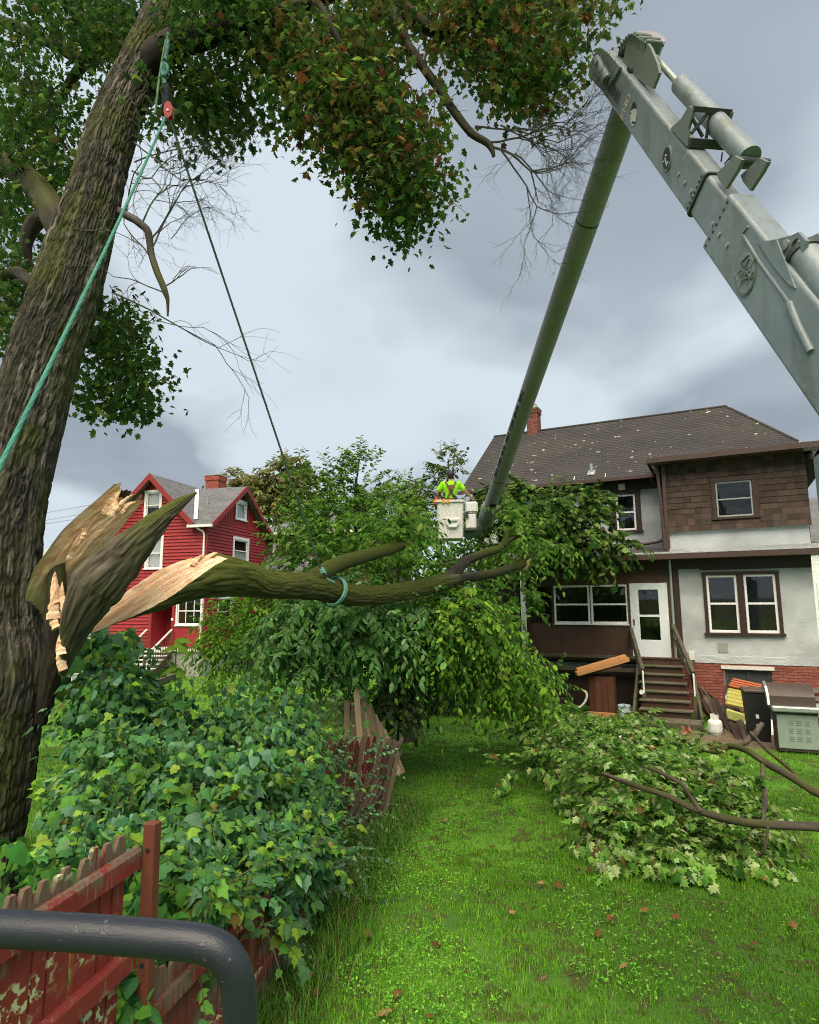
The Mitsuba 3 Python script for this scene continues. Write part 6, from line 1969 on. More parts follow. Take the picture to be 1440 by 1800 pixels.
# the badges stand upright in the picture plane of the boom: their long axis is the vertical as it lies in the boom's side
vert = np.array([BFm.u @ [0, 0, 1.0], BFm.v @ [0, 0, 1.0]])
vrot = math.atan2(vert[1], vert[0])
cut = lambda lo, hi: (lambda g: g.intersection(affinity.rotate(sbox(lo, -1, hi, 1), vrot - 0.25, use_radians=True, origin=(0, 0))))
ellipse_decal(1114, 201, 0.128, 0.072, HW, 'badge', 'mat_decal_black', 'oval badge with a dark emblem', vrot)
ellipse_decal(1114, 201, 0.122, 0.066, HW, 'badge', 'mat_decal_pale', 'pale lower field of the oval badge', vrot, 0.004, cut(-1, 0.03))
for k, (dx, dy, w_, h_) in enumerate(((0.05, 0.02, 0.035, 0.012), (0.035, -0.02, 0.03, 0.010), (-0.08, 0.015, 0.03, 0.012), (-0.105, -0.012, 0.02, 0.010))):
    a = boom_x(1114, 201, HW)
    g = affinity.rotate(affinity.scale(Point(0, 0).buffer(1), w_, h_), vrot + 0.8, use_radians=True, origin=(0, 0))
    m = MB()
    cv, sv_ = math.cos(vrot), math.sin(vrot)
    extrude(m, Frame(BFm.p(a[0] + dx * cv - dy * sv_, a[1] + dx * sv_ + dy * cv, 0), BFm.u, BFm.v, BFm.w), g, HW + 0.004, HW + 0.0055)
    obj('badge_mark', m, 'mat_decal_pale' if dx > 0 else 'mat_decal_black', lift)
ellipse_decal(1174, 278, 0.118, 0.078, HW, 'port_ring', 'mat_boom', None, vrot, 0.012)
ellipse_decal(1174, 278, 0.100, 0.062, HW, 'port_cover', 'mat_decal_black', 'dark oval access port', vrot, 0.016)
a = boom_x(1174, 278, HW)
m = MB()
for (dx, dy, l, wd_, rt) in ((0.03, 0.0, 0.02, 0.007, 0.9), (-0.03, 0.01, 0.05, 0.006, 0.2), (0.0, 0.045, 0.012, 0.006, 1.2), (-0.06, -0.02, 0.014, 0.007, 0.4)):
    g = affinity.rotate(sbox(-l, -wd_, l, wd_), vrot + rt, use_radians=True, origin=(0, 0))
    cv, sv_ = math.cos(vrot), math.sin(vrot)
    extrude(m, Frame(BFm.p(a[0] + dx * cv - dy * sv_, a[1] + dx * sv_ + dy * cv, 0), BFm.u, BFm.v, BFm.w), g, HW + 0.016, HW + 0.0175)
obj('port_mark', m, 'mat_decal_pale', lift)
ellipse_decal(1311, 479, 0.175, 0.118, w3, 'port_ring', 'mat_boom_bracket', None, vrot, 0.010)
ellipse_decal(1312, 480, 0.155, 0.100, w3, 'port_cover', 'mat_boom', 'scratched oval access plate', vrot, 0.014)
a = boom_x(1312, 480, w3)
m = MB()
for k in range(40):
    l, rt = rs.uniform(0.012, 0.045), rs.uniform(0, 3.1)
    g = affinity.rotate(sbox(-l, -0.003, l, 0.003), rt, use_radians=True, origin=(0, 0))
    extrude(m, Frame(BFm.p(a[0] + rs.normal(0, 0.05), a[1] + rs.normal(0, 0.038), 0), BFm.u, BFm.v, BFm.w), g, w3 + 0.014, w3 + 0.0148 + 0.0003 * k)
obj('scratches', m, 'mat_boom_bracket', lift, kind='stuff', label='scuffs on the oval plate')
# lettering across the boom: dark worn characters and a faded orange line beside them
for txt, mat, px, py, hgt, ang in (('38NN', 'mat_decal_black', 1073, 160, 0.105, 0.0), ('EHO', 'mat_decal_orange', 1094, 213, 0.085, math.pi / 2)):
    a = boom_x(px, py, HW)
    tmh = meshkit.text_mesh(txt, hgt, 0.002, bold=True)
    bu = BFm.u * math.cos(ang) + BFm.v * math.sin(ang)
    bv = np.cross(BFm.w, bu)
    fr = Frame(BFm.p(a[0], a[1], HW + 0.001 if ang else HW + 0.0305), bu, bv, BFm.w)
    m = MB()
    m.add(fr.at(np.array(tmh.vertices)), np.array(tmh.faces))
    obj('lettering', m, mat, lift)
# weld lines and pipe on the wide base section
m = MB()
pl_ = [bp(1316, 398, w3), bp(1306, 412, w3), bp(1335, 460, w3), bp(1386, 530, w3), bp(1424, 620, w3)]
tube(m, pl_, 0.012, 8)
obj('weld', m, 'mat_boom', lift, smooth=40)
m = MB()
tube(m, [bp(1388, 533, w3), bp(1405, 575, w3), bp(1427, 618, w3)], 0.028, 10)
obj('conduit', m, 'mat_boom', lift, smooth=40)
# cylinder foot: ear plates, pin and the big ram at the right edge
ear = [(1352, 424), (1366, 421), (1395, 414), (1407, 408), (1420, 423), (1415, 443), (1404, 461), (1397, 504)]
m = MB()
plate(m, ear, 0.055, 0.085, (1402, 432, 0.045))
plate(m, ear, -0.085, -0.055, (1402, 432, 0.045), base=0.07)
obj('ear_plate', m, 'mat_boom', lift)
m = MB()
plate(m, [(1333, 425), (1366, 421), (1399, 506), (1388, 500), (1362, 470)], w3 + 0.001, w3 + 0.012)
obj('gusset', m, 'mat_boom', lift)
pc0 = bp(1402, 432, 0.0)
m = MB()
cyl(m, pc0 - BFm.w * 0.11, pc0 + BFm.w * 0.10, 0.036, 16)
obj('pin', m, 'mat_steel', lift, smooth=40)
m = MB()
rd_ = unit(bp(1470, 520, 0.0) - pc0)
tube(m, [pc0 - rd_ * 0.02, pc0 + rd_ * 0.07, pc0 + rd_ * 0.10, pc0 + rd_ * 2.4], [0.06, 0.075, 0.10, 0.10], 26)
obj('ram', m, 'mat_boom', lift, smooth=40)
m = MB()
lathe(m, Frame(pc0 + rd_ * 0.09, BFm.w, rd_), [(0.102, 0.0), (0.112, 0.0), (0.112, 0.04), (0.102, 0.04)], 26)
obj('gland', m, 'mat_boom_dark', lift)
for k in range(3):
    m = MB()
    sft = BFm.w * (0.05 - 0.05 * k)
    tube(m, spline([bp(1408, 486, 0) + sft, bp(1425, 500 + 4 * k, 0.02) + sft, bp(1450, 530 + 6 * k, 0.02) + sft, bp(1520, 640, 0) + sft], 24), 0.014, 8)
    obj('hose', m, 'mat_black', lift)
# turret and its pedestal, out of the frame
tp = BFm.p(xend, 0, 0)
m = MB()
cyl(m, [tp[0], tp[1], 0.0], [tp[0], tp[1], max(tp[2], 0.8)], 0.42, 24)
obj('turret', m, 'mat_boom', lift)

# upper boom and bucket
T1 = atz(852, 918, 15.0)
T0 = atz(1096, 205, 7.35)
d01 = unit(T1 - T0)
m = MB()
tube(m, [T0 - d01 * 0.8, T0 + (T1 - T0) * 0.5, T1 - d01 * 0.2], [0.162, 0.158, 0.150], 40)
obj('upper_boom', m, 'mat_tube', lift, smooth=40, label='long round grey green upper boom')
for t in (0.145, 0.80):
    m = MB()
    c = T0 + (T1 - T0) * t
    tube(m, [c - d01 * 0.012, c + d01 * 0.012], 0.163 if t < 0.5 else 0.157, 40)
    obj('band', m, 'mat_boom_dark', lift)
vn = unit(np.cross(d01, RIGHT))
vn = vn if vn @ (EYE - T0) > 0 else -vn
m = MB()
for k in range(34):
    t = 0.50 + 0.0085 * k
    if k % 5 == 4:
        continue
    c = T0 + (T1 - T0) * t
    sidev = unit(vn * 0.45 - RIGHT * 0.9)
    sidev = unit(sidev - d01 * (sidev @ d01))
    fr = Frame(c + sidev * 0.157, d01, np.cross(sidev, d01), sidev)
    bx(m, fr, 0, 0.05 + 0.02 * (k % 3), -0.035, 0.035 - 0.012 * (k % 2), 0, 0.003)
obj('lettering', m, 'mat_decal_black', lift, kind='stuff', label='row of small illegible dark characters along the upper boom')
m = MB()
tube(m, [T1 - d01 * 0.75, T1 - d01 * 0.70, T1 + d01 * 0.05], [0.17, 0.18, 0.185], 32)
obj('boom_end', m, 'mat_boom', lift, smooth=40)
m = MB()
fr = Frame(T1 - d01 * 0.95 + vn * 0.156, d01, np.cross(vn, d01), vn)
bx(m, fr, -0.08, 0.08, -0.07, 0.07, 0, 0.006)
obj('tag', m, 'mat_decal_black', lift)
kb = atz(803, 915, 15.0)
KF = Frame([kb[0], kb[1], 0], unit([1, -0.05, 0]), [0, 0, 1.0])
z0, z1 = atz(795, 950, 15.0)[2], atz(795, 884, 15.0)[2]
xl, xr = -0.47, 0.16
m = MB()
sq = profile


def bucket_ring(h, g):
    p = affinity.translate(sbox(xl - g, -0.34 - g, xr + g, 0.34 + g).buffer(-0.06).buffer(0.06, quad_segs=3), 0, 0)
    return np.array(p.exterior.coords)[:-1]


R0, R1, R2 = bucket_ring(0, -0.035), bucket_ring(0, 0.0), bucket_ring(0, 0.035)
m = MB()
prof = [(z0, R0), (z0 + 0.02, bucket_ring(0, -0.02)), (z1 - 0.02, R1), (z1 - 0.02, R2), (z1 + 0.03, R2), (z1 + 0.03, bucket_ring(0, -0.03)), (z0 + 0.06, bucket_ring(0, -0.06))]
nv = len(R0)
vv = np.vstack([np.stack([r[:, 0], np.full(nv, h), r[:, 1]], 1) for h, r in prof])
f = tube_faces(len(prof), nv)
f = np.vstack([f[:, [0, 1, 2]], f[:, [0, 2, 3]]])
cb_ = len(vv)
vv = np.vstack([vv, [[(xl + xr) / 2, z0, 0]], [[(xl + xr) / 2, z0 + 0.06, 0]]])
jj = np.arange(nv)
f = np.vstack([f, np.stack([jj, (jj + 1) % nv, jj * 0 + cb_], 1), np.stack([(len(prof) - 1) * nv + (jj + 1) % nv, (len(prof) - 1) * nv + jj, jj * 0 + cb_ + 1], 1)])
m.add(KF.at(vv), f)
bk_ = obj('bucket', m, 'mat_bucket', lift, smooth=30, label='white fibreglass bucket with a step moulded in its side')
m = MB()
FRB = Frame(KF.p((xl + xr) / 2 + 0.05, z0 + 0.36, 0.335), KF.u, KF.v, KF.w)
extrude(m, FRB, Polygon([(-0.17, 0.10), (0.17, 0.10), (0.15, 0.0), (0.09, -0.09), (-0.09, -0.09), (-0.15, 0.0)]).difference(Polygon([(-0.12, 0.07), (0.12, 0.07), (0.10, 0.0), (0.06, -0.055), (-0.06, -0.055), (-0.10, 0.0)])), -0.01, 0.045)
extrude(m, FRB, Polygon([(-0.12, 0.02), (0.12, 0.02), (0.06, -0.055), (-0.06, -0.055)]), -0.01, 0.012)
obj('step', m, 'mat_bucket', bk_)
m = MB()
for s in (-0.30, -0.12):
    bx(m, KF, xl + 0.30 + s * 0.6, xl + 0.36 + s * 0.6, z1 - 0.05, z1 + 0.04, 0.376, 0.386)
obj('rim_strap', m, 'mat_yellow', bk_)
m = MB()
cbx(m, KF, xr + 0.04, xr + 0.34, z0 + 0.62, z1 - 0.01, -0.05, 0.30, 0.04)
cbx(m, KF, xr + 0.05, xr + 0.30, z0 + 0.24, z0 + 0.60, -0.05, 0.28, 0.03)
obj('control_box', m, 'mat_bucket', lift, label='white covered control box beside the bucket')
m = MB()
cbx(m, KF, xr + 0.03, xr + 0.11, z0 + 0.50, z0 + 0.64, 0.30, 0.33, 0.01)
cbx(m, KF, xr + 0.02, xr + 0.30, z0 + 0.19, z0 + 0.24, -0.05, 0.28, 0.01)
obj('latch', m, 'mat_boom_dark', lift)
m = MB()
cyl(m, KF.p(xr + 0.02, z0 + 0.12, -0.1), T1 - d01 * 0.02, 0.16, 18)
obj('bucket_mount', m, 'mat_boom_bracket', lift, smooth=40)

# ------------------------------------------------------------------ people
import manifold3d as m3


def ball(c, r):
    s = trimesh.creation.icosphere(subdivisions=2, radius=r)
    return np.asarray(s.vertices) + np.asarray(c)


def bone(a, ra, b, rb):
    return m3.Manifold.hull_points(np.vstack([ball(a, ra), ball(b, rb)]))


def solid(bones, edge=0.02, rounds=8):
    s = bones[0]
    for b in bones[1:]:
        s = s + b
    s = s.refine_to_length(edge)
    mm = s.to_mesh()
    t = trimesh.Trimesh(mm.vert_properties[:, :3], mm.tri_verts, process=True)
    trimesh.smoothing.filter_taubin(t, iterations=rounds)
    return t


def mb_of(t, fr, scale=1.0):
    m = MB()
    f = np.asarray(t.faces)
    if np.dot(np.cross(fr.u, fr.v), fr.w) < 0:
        f = f[:, ::-1]
    m.add(fr.at(np.asarray(t.vertices) * scale), f)
    return m


def hand(J, wrist, direction, palm_side):
    d, s = unit(direction), unit(palm_side)
    b = [bone(wrist, 0.028, wrist + d * 0.05, 0.036)]
    for k in range(4):
        base = wrist + d * 0.085 + s * (0.03 - 0.02 * k)
        mid = base + d * (0.036 + 0.006 * (k in (1, 2)))
        tip = mid + unit(d + np.cross(d, s) * 0.9) * 0.032
        b += [bone(wrist + d * 0.05, 0.02, base, 0.0095), bone(base, 0.0092, mid, 0.0088), bone(mid, 0.0088, tip, 0.0078)]
    th = wrist + d * 0.03 + s * 0.042
    b += [bone(wrist + d * 0.02, 0.016, th, 0.011), bone(th, 0.011, th + unit(d * 0.8 + s * 0.5) * 0.035, 0.009)]
    return b


def head(c, f, r, up=np.array([0, 1.0, 0])):
    f = unit(f)
    b = [bone(c + up * 0.03, 0.088, c - up * 0.04 + f * 0.02, 0.074), bone(c - up * 0.085 + f * 0.035, 0.045, c - up * 0.03, 0.07)]
    b.append(bone(c + f * 0.088 - up * 0.005, 0.012, c + f * 0.108 - up * 0.028, 0.014))
    b.append(bone(c + f * 0.085 - up * 0.062, 0.012, c + f * 0.086 - up * 0.062, 0.012))
    for s in (-1, 1):
        b.append(bone(c + r * 0.083 * s - up * 0.0, 0.016, c + r * 0.088 * s - up * 0.035, 0.012))
        b.append(bone(c + f * 0.072 + r * 0.032 * s + up * 0.012, 0.014, c + f * 0.073 + r * 0.03 * s + up * 0.012, 0.014))
    return b


# the man in the bucket, seen from behind, saw in his left hand
man = thing('person', 'man in lime green shirt and brown harness standing in the white bucket, back turned', 'person')
floor = z0 + 0.06
PF = Frame(KF.p(-0.13, floor, 0.02), KF.u, KF.v, KF.w)      # x right, y up, z towards the camera; he faces -z
X = lambda *a: np.array(a, float)
fw = X(0, 0, -1)
hipL, hipR, chest, neck = X(-0.10, 0.92, 0), X(0.10, 0.92, 0), X(0, 1.30, 0.0), X(0, 1.46, -0.01)
shL, shR = X(-0.20, 1.40, 0), X(0.20, 1.40, 0)
elL, elR = X(-0.36, 1.18, -0.02), X(0.38, 1.22, -0.05)
wrL, wrR = X(-0.34, 0.99, -0.16), X(0.56, 1.05, -0.22)
B_ = [bone(X(0, 0.95, 0), 0.135, X(0, 1.12, 0), 0.125), bone(X(0, 1.12, 0), 0.125, X(-0.08, 1.32, 0), 0.12), bone(X(0, 1.12, 0), 0.125, X(0.08, 1.32, 0), 0.12), bone(X(-0.08, 1.34, 0), 0.11, X(0.08, 1.34, 0), 0.11),
      bone(X(-0.1, 1.37, 0), 0.085, shL, 0.068), bone(X(0.1, 1.37, 0), 0.085, shR, 0.068), bone(X(0, 1.40, 0), 0.075, neck + X(0, 0.05, 0), 0.058)]
for h, k, a in ((hipL, X(-0.11, 0.48, -0.02), X(-0.12, 0.08, 0.02)), (hipR, X(0.11, 0.48, -0.02), X(0.12, 0.08, 0.02))):
    B_ += [bone(X(h[0] * 0.8, 0.92, 0), 0.115, k, 0.065), bone(k, 0.062, a, 0.042), bone(a + X(0, -0.03, 0.03), 0.04, a + X(0, -0.045, -0.16), 0.034)]
for s, e, w, sd in ((shL, elL, wrL, -1), (shR, elR, wrR, 1)):
    B_ += [bone(s, 0.062, e, 0.043), bone(e, 0.042, w, 0.029)]
    B_ += hand(None, w, w - e, X(-sd * 0.4, 0.2, -0.8))
hc = X(0.0, 1.63, -0.02)
B_ += head(hc, fw, X(1, 0, 0))
obj('body', mb_of(solid(B_, 0.016), PF, 0.93), 'mat_skin', man, smooth=True)
S_ = [bone(X(0, 0.93, 0), 0.155, X(0, 1.12, 0), 0.145), bone(X(0, 1.12, 0), 0.145, X(-0.08, 1.32, 0), 0.136), bone(X(0, 1.12, 0), 0.145, X(0.08, 1.32, 0), 0.136), bone(X(-0.08, 1.34, 0), 0.126, X(0.08, 1.34, 0), 0.126),
      bone(X(-0.1, 1.37, 0), 0.10, shL, 0.086), bone(X(0.1, 1.37, 0), 0.10, shR, 0.086), bone(shL, 0.084, shL + (elL - shL) * 0.62, 0.072), bone(shR, 0.084, shR + (elR - shR) * 0.62, 0.072), bone(X(0, 1.40, 0), 0.088, X(0, 1.455, -0.005), 0.070)]
obj('shirt', mb_of(solid(S_, 0.02), PF, 0.93), 'mat_lime', man, smooth=True, label='lime green short sleeved shirt')
T_ = [bone(X(0, 0.92, 0), 0.15, X(0, 0.99, 0), 0.148)]
for k_, s in ((X(-0.11, 0.48, -0.02), -1), (X(0.11, 0.48, -0.02), 1)):
    T_ += [bone(X(0.08 * s, 0.90, 0), 0.13, k_, 0.085), bone(k_, 0.085, X(0.12 * s, 0.12, 0.02), 0.07)]
obj('trousers', mb_of(solid(T_, 0.025), PF, 0.93), 'mat_dark_cloth', man, smooth=True)
cap = solid([bone(hc + X(0, 0.035, 0), 0.100, hc + X(0, 0.05, 0.005), 0.096)], 0.02, 3)
cv = np.asarray(cap.vertices)
keep = cv[cap.faces].mean(1)[:, 1] > hc[1] + 0.012
cap.update_faces(keep)
obj('cap', mb_of(cap, PF, 0.93), 'mat_black', man, smooth=True, label='black cap')
hr = solid([bone(hc + X(0, -0.02, 0.035), 0.072, hc + X(0, 0.03, 0.02), 0.09)], 0.02, 3)
obj('hair', mb_of(hr, PF, 0.93), 'mat_hair', man, smooth=True)


def strap(mb, pts, w=0.045, t=0.012, nrm=(0, 0, 1)):
    p = spline(pts, 24)
    tg = unit(np.gradient(p, axis=0))
    n_ = unit(np.asarray(nrm, float) - tg * (tg @ np.asarray(nrm, float))[:, None])
    s_ = np.cross(tg, n_)
    v = np.stack([p - s_ * w / 2, p + s_ * w / 2, p + s_ * w / 2 + n_ * t, p - s_ * w / 2 + n_ * t], 1).reshape(-1, 3)
    f = tube_faces(len(p), 4)
    mb.add(PF.at(v * 0.93), f)


m = MB()
strap(m, [X(-0.13, 1.47, -0.02), X(-0.12, 1.44, 0.115), X(-0.05, 1.27, 0.155), X(0.0, 1.20, 0.16), X(0.09, 1.02, 0.165), X(0.13, 0.93, 0.13)])
strap(m, [X(0.13, 1.47, -0.02), X(0.12, 1.44, 0.115), X(0.05, 1.27, 0.155), X(0.0, 1.20, 0.16), X(-0.09, 1.02, 0.165), X(-0.13, 0.93, 0.13)])
strap(m, [X(-0.155, 1.0, 0.07), X(-0.08, 0.99, 0.155), X(0.08, 0.99, 0.155), X(0.155, 1.0, 0.07)])
strap(m, [X(-0.01, 1.36, 0.135), X(0, 1.28, 0.15), X(0.0, 1.20, 0.165)], 0.12)
obj('harness', m, 'mat_harness', man)
m = MB()
a_ = np.linspace(0, 2 * np.pi, 17)
tube(m, PF.at(np.stack([0.028 * np.cos(a_), 1.21 + 0.028 * np.sin(a_), np.full(17, 0.185)], 1) * 0.93), 0.006, 6)
strap(m, [X(0.01, 1.19, 0.175), X(0.05, 1.10, 0.19), X(0.11, 1.05, 0.2), X(0.17, 0.98, 0.2)], 0.03)
obj('lanyard', m, 'mat_black', man)
saw = thing('chainsaw', 'orange chainsaw held low at the man’s left side above the bucket rim'.replace('’', "'"), 'chainsaw')
SFm = Frame(PF.p(-0.33, 0.88, -0.16), PF.u, PF.v, PF.w)
m = MB()
cbx(m, SFm, -0.10, 0.12, -0.07, 0.07, -0.16, 0.14, 0.03)
cbx(m, SFm, -0.06, 0.08, 0.06, 0.11, -0.12, 0.06, 0.02)
obj('housing', m, 'mat_orange', saw, smooth=40)
m = MB()
tube(m, [SFm.p(-0.08, 0.06, 0.06), SFm.p(-0.08, 0.16, 0.04), SFm.p(0.08, 0.17, 0.04), SFm.p(0.11, 0.05, 0.06)], 0.014, 8)
obj('handle', m, 'mat_black', saw)
m = MB()
extrude(m, Frame(SFm.p(0.0, -0.02, -0.16), -SFm.w, SFm.v, SFm.u), Polygon([(0, -0.035), (0.42, -0.035), (0.46, 0), (0.42, 0.035), (0, 0.035)]), -0.006, 0.006)
obj('guide_bar', m, 'mat_steel', saw)

# the girl walking by the red house
girl = thing('person', 'dark haired person in a white top and blue shorts walking past the red house', 'person')
gp = atz(331, 1188, 30.2)
gz = float(ground_z(gp[0], gp[1]))
GFm = Frame([gp[0], gp[1], gz], unit([1, -0.1, 0]), [0, 0, 1.0])
sc_ = 0.92
fw = X(-0.75, 0, 0.5)
rt = unit(np.cross(fw, X(0, 1, 0)))


def G(a, y, b):
    return unit(fw) * a + X(0, 1, 0) * y + rt * b


B_ = [bone(G(0, 0.92, 0), 0.12, G(0, 1.10, 0), 0.10), bone(G(0, 1.10, 0), 0.10, G(0.01, 1.30, 0), 0.115), bone(G(0, 1.33, -0.07), 0.08, G(0, 1.37, -0.16), 0.055), bone(G(0, 1.33, 0.07), 0.08, G(0, 1.37, 0.16), 0.055), bone(G(0, 1.36, 0), 0.07, G(0.01, 1.47, 0), 0.05)]
for sd, kx, axx, az in ((-1, 0.20, 0.22, 0.06), (1, 0.0, -0.28, 0.16)):
    k_, a_ = G(kx, 0.50, 0.09 * sd), G(axx, az + 0.03, 0.09 * sd)
    B_ += [bone(G(0, 0.88, 0.08 * sd), 0.10, k_, 0.062), bone(k_, 0.06, a_, 0.038), bone(a_ + X(0, -0.03, 0), 0.036, a_ + unit(fw) * 0.15 + X(0, -0.045, 0), 0.028)]
for sd, ea, wa in ((-1, -0.16, -0.02), (1, 0.10, 0.28)):
    s_, e_, w_ = G(0, 1.36, 0.16 * sd), G(ea, 1.10, 0.24 * sd), G(wa - 0.1 * (sd < 0), 0.92, 0.30 * sd)
    B_ += [bone(s_, 0.05, e_, 0.037), bone(e_, 0.036, w_, 0.026)] + hand(None, w_, w_ - e_, unit(fw))
hc = G(0.02, 1.60, 0)
B_ += head(hc, fw, rt)
body = solid(B_, 0.018)
body.vertices *= sc_
obj('body', mb_of(body, GFm), 'mat_skin_dark', girl, smooth=True)
S_ = solid([bone(G(0, 0.98, 0), 0.135, G(0, 1.10, 0), 0.118), bone(G(0, 1.10, 0), 0.118, G(0.01, 1.29, 0), 0.128), bone(G(0, 1.32, -0.05), 0.085, G(0, 1.32, 0.05), 0.085)], 0.025)
S_.vertices *= sc_
obj('top', mb_of(S_, GFm), 'mat_white', girl, smooth=True, label='white sleeveless top')
S_ = solid([bone(G(0, 0.90, 0), 0.14, G(0, 0.97, 0), 0.13), bone(G(0, 0.88, -0.08), 0.115, G(0.13, 0.66, -0.09), 0.095), bone(G(0, 0.88, 0.08), 0.115, G(0.0, 0.66, 0.09), 0.095)], 0.025)
S_.vertices *= sc_
obj('shorts', mb_of(S_, GFm), 'mat_denim', girl, smooth=True, label='blue shorts')
S_ = solid([bone(hc + X(0, 0.04, 0) - unit(fw) * 0.02, 0.105, hc - unit(fw) * 0.05, 0.095), bone(hc - unit(fw) * 0.06, 0.08, hc - unit(fw) * 0.08 - X(0, 0.22, 0), 0.06)], 0.02)
S_.vertices *= sc_
obj('hair', mb_of(S_, GFm), 'mat_hair', girl, smooth=True)

# ------------------------------------------------------------------ ropes
def rope(mb, path, r, c, twist=55.0, seed=0):
    p = np.asarray(path, float)
    L = np.concatenate([[0], np.cumsum(np.linalg.norm(np.diff(p, axis=0), axis=1))])
    pp, R, dirs, ang = rings(p, r, 12)
    ph = ang[None] * 3 - L[:, None] * twist
    rr = R[:, None] * (1 + 0.13 * np.abs(np.cos(ph / 2)) - 0.06)
    v = pp[:, None] + rr[..., None] * dirs
    col = np.array(c) * (0.82 + 0.3 * vnoise(np.stack([L * 9, L * 0, L * 0], -1), seed, 2))[:, None, None] * (0.85 + 0.3 * (np.cos(ph) > 0.2))[..., None]
    mb.add(v.reshape(-1, 3), tube_faces(len(p), 12), np.clip(col.reshape(-1, 3), 0, 1))


TEAL = (0.060, 0.215, 0.170)
rp = thing('rigging_rope', 'green rope running through the red pulley down to the broken limb', 'rope')
pa, pb, pc = atz(-70, 960, 2.25), atz(291, 205, 6.42), atz(566, 1006, 7.86)
m = MB()
t = np.linspace(0, 1, 700)[:, None]
sag = np.array([0, 0, -0.06]) * (4 * t * (1 - t))
rope(m, pa + (pb - pa) * t + sag, 0.0110, TEAL, 70, 3)
obj('rope', m, 'mat_rope', rp, smooth=True, label='taut green pulling end of the rope')
m = MB()
rope(m, atz(300, 212, 6.42) + (pc - atz(300, 212, 6.42)) * t, 0.0115, (0.07, 0.11, 0.10), 70, 4)
obj('rope', m, 'mat_rope', rp, smooth=True, label='dark taut rope down to the limb')
lc = atz(586, 1040, 8.15)
ltan = unit(atz(620, 1046, 8.5) - atz(555, 1032, 7.8))
la = unit(np.cross(ltan, [0, 0, 1.0]))
lb = np.cross(la, ltan)
for k in range(2):
    m = MB()
    a_ = np.linspace(0, 2 * np.pi, 80)
    off = (k - 0.5) * 0.040
    ring_ = lc + ltan * (off + 0.05 * np.sin(a_))[:, None] + (la * np.cos(a_)[:, None] + lb * np.sin(a_)[:, None]) * 0.192
    rope(m, ring_, 0.0145, (0.16, 0.37, 0.31), 70, 8)
    obj('loop', m, 'mat_rope', rp, smooth=True)
m = MB()
for k in range(3):
    a_ = np.linspace(0, 2 * np.pi, 40)
    cth = pc + np.array([0.0, -0.02, -0.03 + 0.02 * k])
    n1 = unit(np.array([0.3 * (k - 1), 0.5, 1.0 - 0.5 * k]))
    e1 = unit(np.cross(n1, [1, 0.3, 0]))
    e2 = np.cross(n1, e1)
    rope(m, cth + (e1 * np.cos(a_)[:, None] + e2 * np.sin(a_)[:, None]) * (0.052 - 0.006 * k), 0.0145, (0.16, 0.37, 0.31), 70, 9)
rope(m, spline([pc + [0, 0, -0.02], atz(576, 1018, 7.88), atz(588, 1024, 7.95)], 30), 0.0145, (0.16, 0.37, 0.31), 70, 9)
obj('knot', m, 'mat_rope', rp, smooth=True)
pul = thing('pulley', 'red rigging pulley hung on a dark sling from the maple trunk', 'pulley')
m = MB()
fr = Frame(atz(297, 195, 6.42), RIGHT * 0.96 + UP * 0.1, UP, None)
cheek = affinity.scale(Point(0, 0).buffer(1, quad_segs=10), 0.045, 0.085)
extrude(m, fr, cheek, -0.03, -0.022)
extrude(m, fr, cheek, 0.022, 0.03)
obj('cheek', m, 'mat_pulley_red', pul)
m = MB()
cyl(m, fr.p(0, -0.01, -0.02), fr.p(0, -0.01, 0.02), 0.036, 18)
cyl(m, fr.p(0, -0.01, -0.038), fr.p(0, -0.01, 0.038), 0.012, 10)
obj('sheave', m, 'mat_steel', pul)
sl_ = thing('sling', 'green and dark sling knotted round the maple trunk above the pulley', 'sling')
m = MB()
rope(m, spline([atz(296, 60, 6.72), atz(293, 95, 6.55), atz(288, 125, 6.45), atz(290, 148, 6.42)], 60), 0.021, (0.085, 0.22, 0.19), 60, 5)
rope(m, spline([atz(290, 110, 6.47), atz(284, 122, 6.43), atz(288, 133, 6.41), atz(295, 124, 6.42), atz(290, 112, 6.46), atz(285, 120, 6.45)], 60), 0.018, (0.085, 0.22, 0.19), 60, 6)
obj('rope', m, 'mat_rope', sl_, smooth=True)
m = MB()
cbx(m, Frame(atz(292, 168, 6.42), RIGHT, UP), -0.035, 0.035, -0.115, 0.12, -0.02, 0.02, 0.012)
obj('webbing', m, 'mat_dark_cloth', sl_)
m = MB()
rope(m, spline([atz(292, 70, 6.68), atz(283, 120, 6.58), atz(277, 165, 6.5), atz(273, 200, 6.5)], 50), 0.012, (0.15, 0.24, 0.16), 60, 5)
obj('tail', m, 'mat_rope', sl_, smooth=True)

# ------------------------------------------------------------------ things by the steps
grill = thing('gas_grill', 'rusty brown hooded gas grill with pale louvred doors at the right edge', 'grill')
g0 = ground_at(1412, 1330, 0.0)
GR = Frame([g0[0] + 0.05, g0[1] + 0.15, 0.0], unit([0.93, -0.36, 0]), [0, 0, 1.0])
m = MB()
cbx(m, GR, -0.36, 0.36, 0.04, 0.80, -0.50, -0.02, 0.01)
obj('cabinet', m, 'mat_grill_hood', grill)
m = MB()
for s0_, s1_ in ((-0.355, 0.345),):
    cbx(m, GR, s0_, s1_, 0.10, 0.74, -0.018, 0.004, 0.006)
dr_key = obj('door', m, 'mat_grill_panel', grill)
for r in range(3):
    for c in range(3):
        m = MB()
        for k in range(3):
            hh = 0.24 + r * 0.15 + k * 0.036
            bx(m, GR, -0.17 + c * 0.14, -0.08 + c * 0.14, hh, hh + 0.014, 0.0041, 0.010)
        obj('louvre', m, 'mat_boom_bracket', dr_key)
m = MB()
cbx(m, GR, -0.44, 0.70, 0.80, 0.90, -0.55, 0.12, 0.02)
obj('shelf', m, 'mat_steel', grill)
m = MB()
